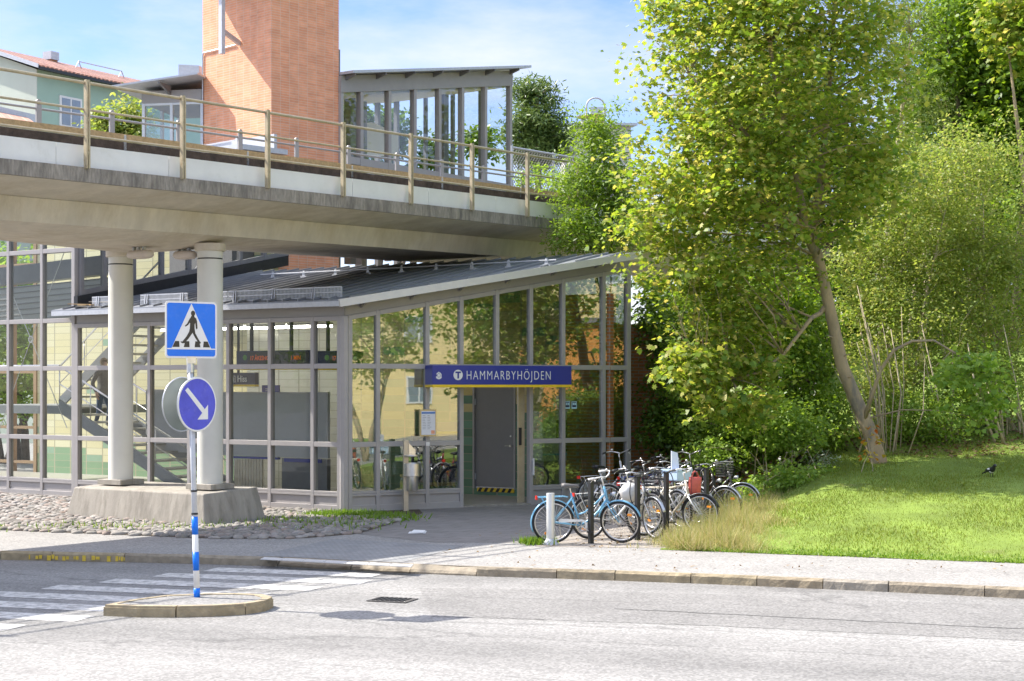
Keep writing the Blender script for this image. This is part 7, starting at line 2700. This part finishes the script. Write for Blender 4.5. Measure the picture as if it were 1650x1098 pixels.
E = [('pelvis', 'belly'), ('belly', 'chest'), ('chest', 'upchest'), ('upchest', 'neck'), ('neck', 'jaw'), ('jaw', 'head'), ('head', 'crown_'), ('head', 'nose'), ('pelvis', 'hipl'), ('hipl', 'kneel'), ('kneel', 'anklel'), ('anklel', 'toel'), ('pelvis', 'hipr'), ('hipr', 'kneer'), ('kneer', 'ankler'), ('ankler', 'toer'), ('upchest', 'shl'), ('shl', 'ell'), ('ell', 'wrl'), ('wrl', 'pal'), ('upchest', 'shr'), ('shr', 'elr'), ('elr', 'wrr'), ('wrr', 'par')]
for s, pl in (('l', 'pal'), ('r', 'par')):
    c0 = Vector(J[pl][0])
    sg = 1 if s == 'l' else -1
    for i, (dx, ln) in enumerate(((0.028, 0.075), (0.010, 0.085), (-0.010, 0.08), (-0.028, 0.062))):
        J['f%d%s' % (i, s)] = (tuple(c0 + Vector((dx, 0, -0.04))), 0.010)
        J['g%d%s' % (i, s)] = (tuple(c0 + Vector((dx * 1.1 + 0.012, -sg * 0.012, -0.04 - ln * 0.55))), 0.0095)
        J['h%d%s' % (i, s)] = (tuple(c0 + Vector((dx * 1.1 + 0.01, -sg * 0.035, -0.04 - ln))), 0.008)
        E += [(pl, 'f%d%s' % (i, s)), ('f%d%s' % (i, s), 'g%d%s' % (i, s)), ('g%d%s' % (i, s), 'h%d%s' % (i, s))]
    J['t0' + s] = (tuple(c0 + Vector((0.048, -sg * 0.01, -0.01))), 0.010)
    J['t1' + s] = (tuple(c0 + Vector((0.060, -sg * 0.03, -0.045))), 0.009)
    E += [(pl, 't0' + s), ('t0' + s, 't1' + s)]
m_jeans = M("blue_jeans", (0.06, 0.085, 0.15), 0.8, 0, 0.2, 10)
m_jacket = M("dark_jacket", (0.10, 0.10, 0.095), 0.75, 0, 0.2, 10)
m_skin = M("skin", (0.50, 0.32, 0.24), 0.5, 0, 0.05, 6)
m_shoe = M("pale_shoes", (0.55, 0.54, 0.52), 0.6, 0, 0.1, 6)
m_hair = M("light_brown_hair", (0.30, 0.22, 0.13), 0.6, 0, 0.3, 40)
px_, yy_ = 166, 2.75
xx_ = x_of(px_, yy_)
fr3 = (px_ - 305) / (96 - 305)
zz_ = 0.06 + (zl_ - 0.06) * fr3 + 0.12
pp = fLw(Vector((xx_, yy_, zz_)))
figure("person", "person in a dark jacket and blue jeans walking down the stairs behind the left glass", (pp.x, pp.y, pp.z), R(-33),
       J, E, [(m_jeans, lambda c: True), (m_jacket, lambda c: c.z > 0.80), (m_skin, lambda c: c.z > 1.42 or (abs(c.y) > 0.2 and c.z < 0.875 and c.z > 0.6)), (m_shoe, lambda c: c.z < 0.09 and (c.x > -0.02 or c.z < 0.03))], m_hair)

# ------------------------------------------------------------------ magpie on the lawn
mx_ = W(1597, 768, 29.8)
t = thing("magpie", "black and white magpie standing on the shaded grass", "bird", (mx_.x, mx_.y, hill(mx_.x, mx_.y) + 0.0), R(-75))
mb = MB()
mb.tube([(-0.30, 0, 0.055), (-0.20, 0, 0.085), (-0.10, 0, 0.115), (-0.05, 0, 0.125), (0.0, 0, 0.135), (0.05, 0, 0.150), (0.085, 0, 0.178), (0.105, 0, 0.205), (0.125, 0, 0.222), (0.145, 0, 0.224), (0.16, 0, 0.218), (0.195, 0, 0.208)], [0.012, 0.016, 0.022, 0.045, 0.056, 0.054, 0.038, 0.030, 0.031, 0.024, 0.012, 0.002], 14)
for y in (-0.025, 0.025):
    mb.tube([(0.0, y, 0.10), (0.015, y, 0.055), (0.005, y, 0.005)], [0.012, 0.006, 0.005], 6)
    for a in (-0.5, 0, 0.5):
        mb.tube([(0.005, y, 0.006), (0.035 * math.cos(a) + 0.005, y + 0.03 * math.sin(a), 0.004)], 0.003, 4)
mb.build("body", m_blackp, t, smooth=True)
mw = M("white_plumage", (0.75, 0.75, 0.74), 0.7)
MB().ball((0.015, 0, 0.118), (0.045, 0.05, 0.042), 14, 10).build("white_belly", mw, t, smooth=True)
for y in (-1, 1):
    MB().ball((-0.01, y * 0.046, 0.150), (0.055, 0.014, 0.020), 12, 8).build("white_shoulder", mw, t, smooth=True)
    MB().ball((-0.06, y * 0.045, 0.125), (0.075, 0.014, 0.028), 12, 8).build("wing", m_blackp, t, smooth=True)
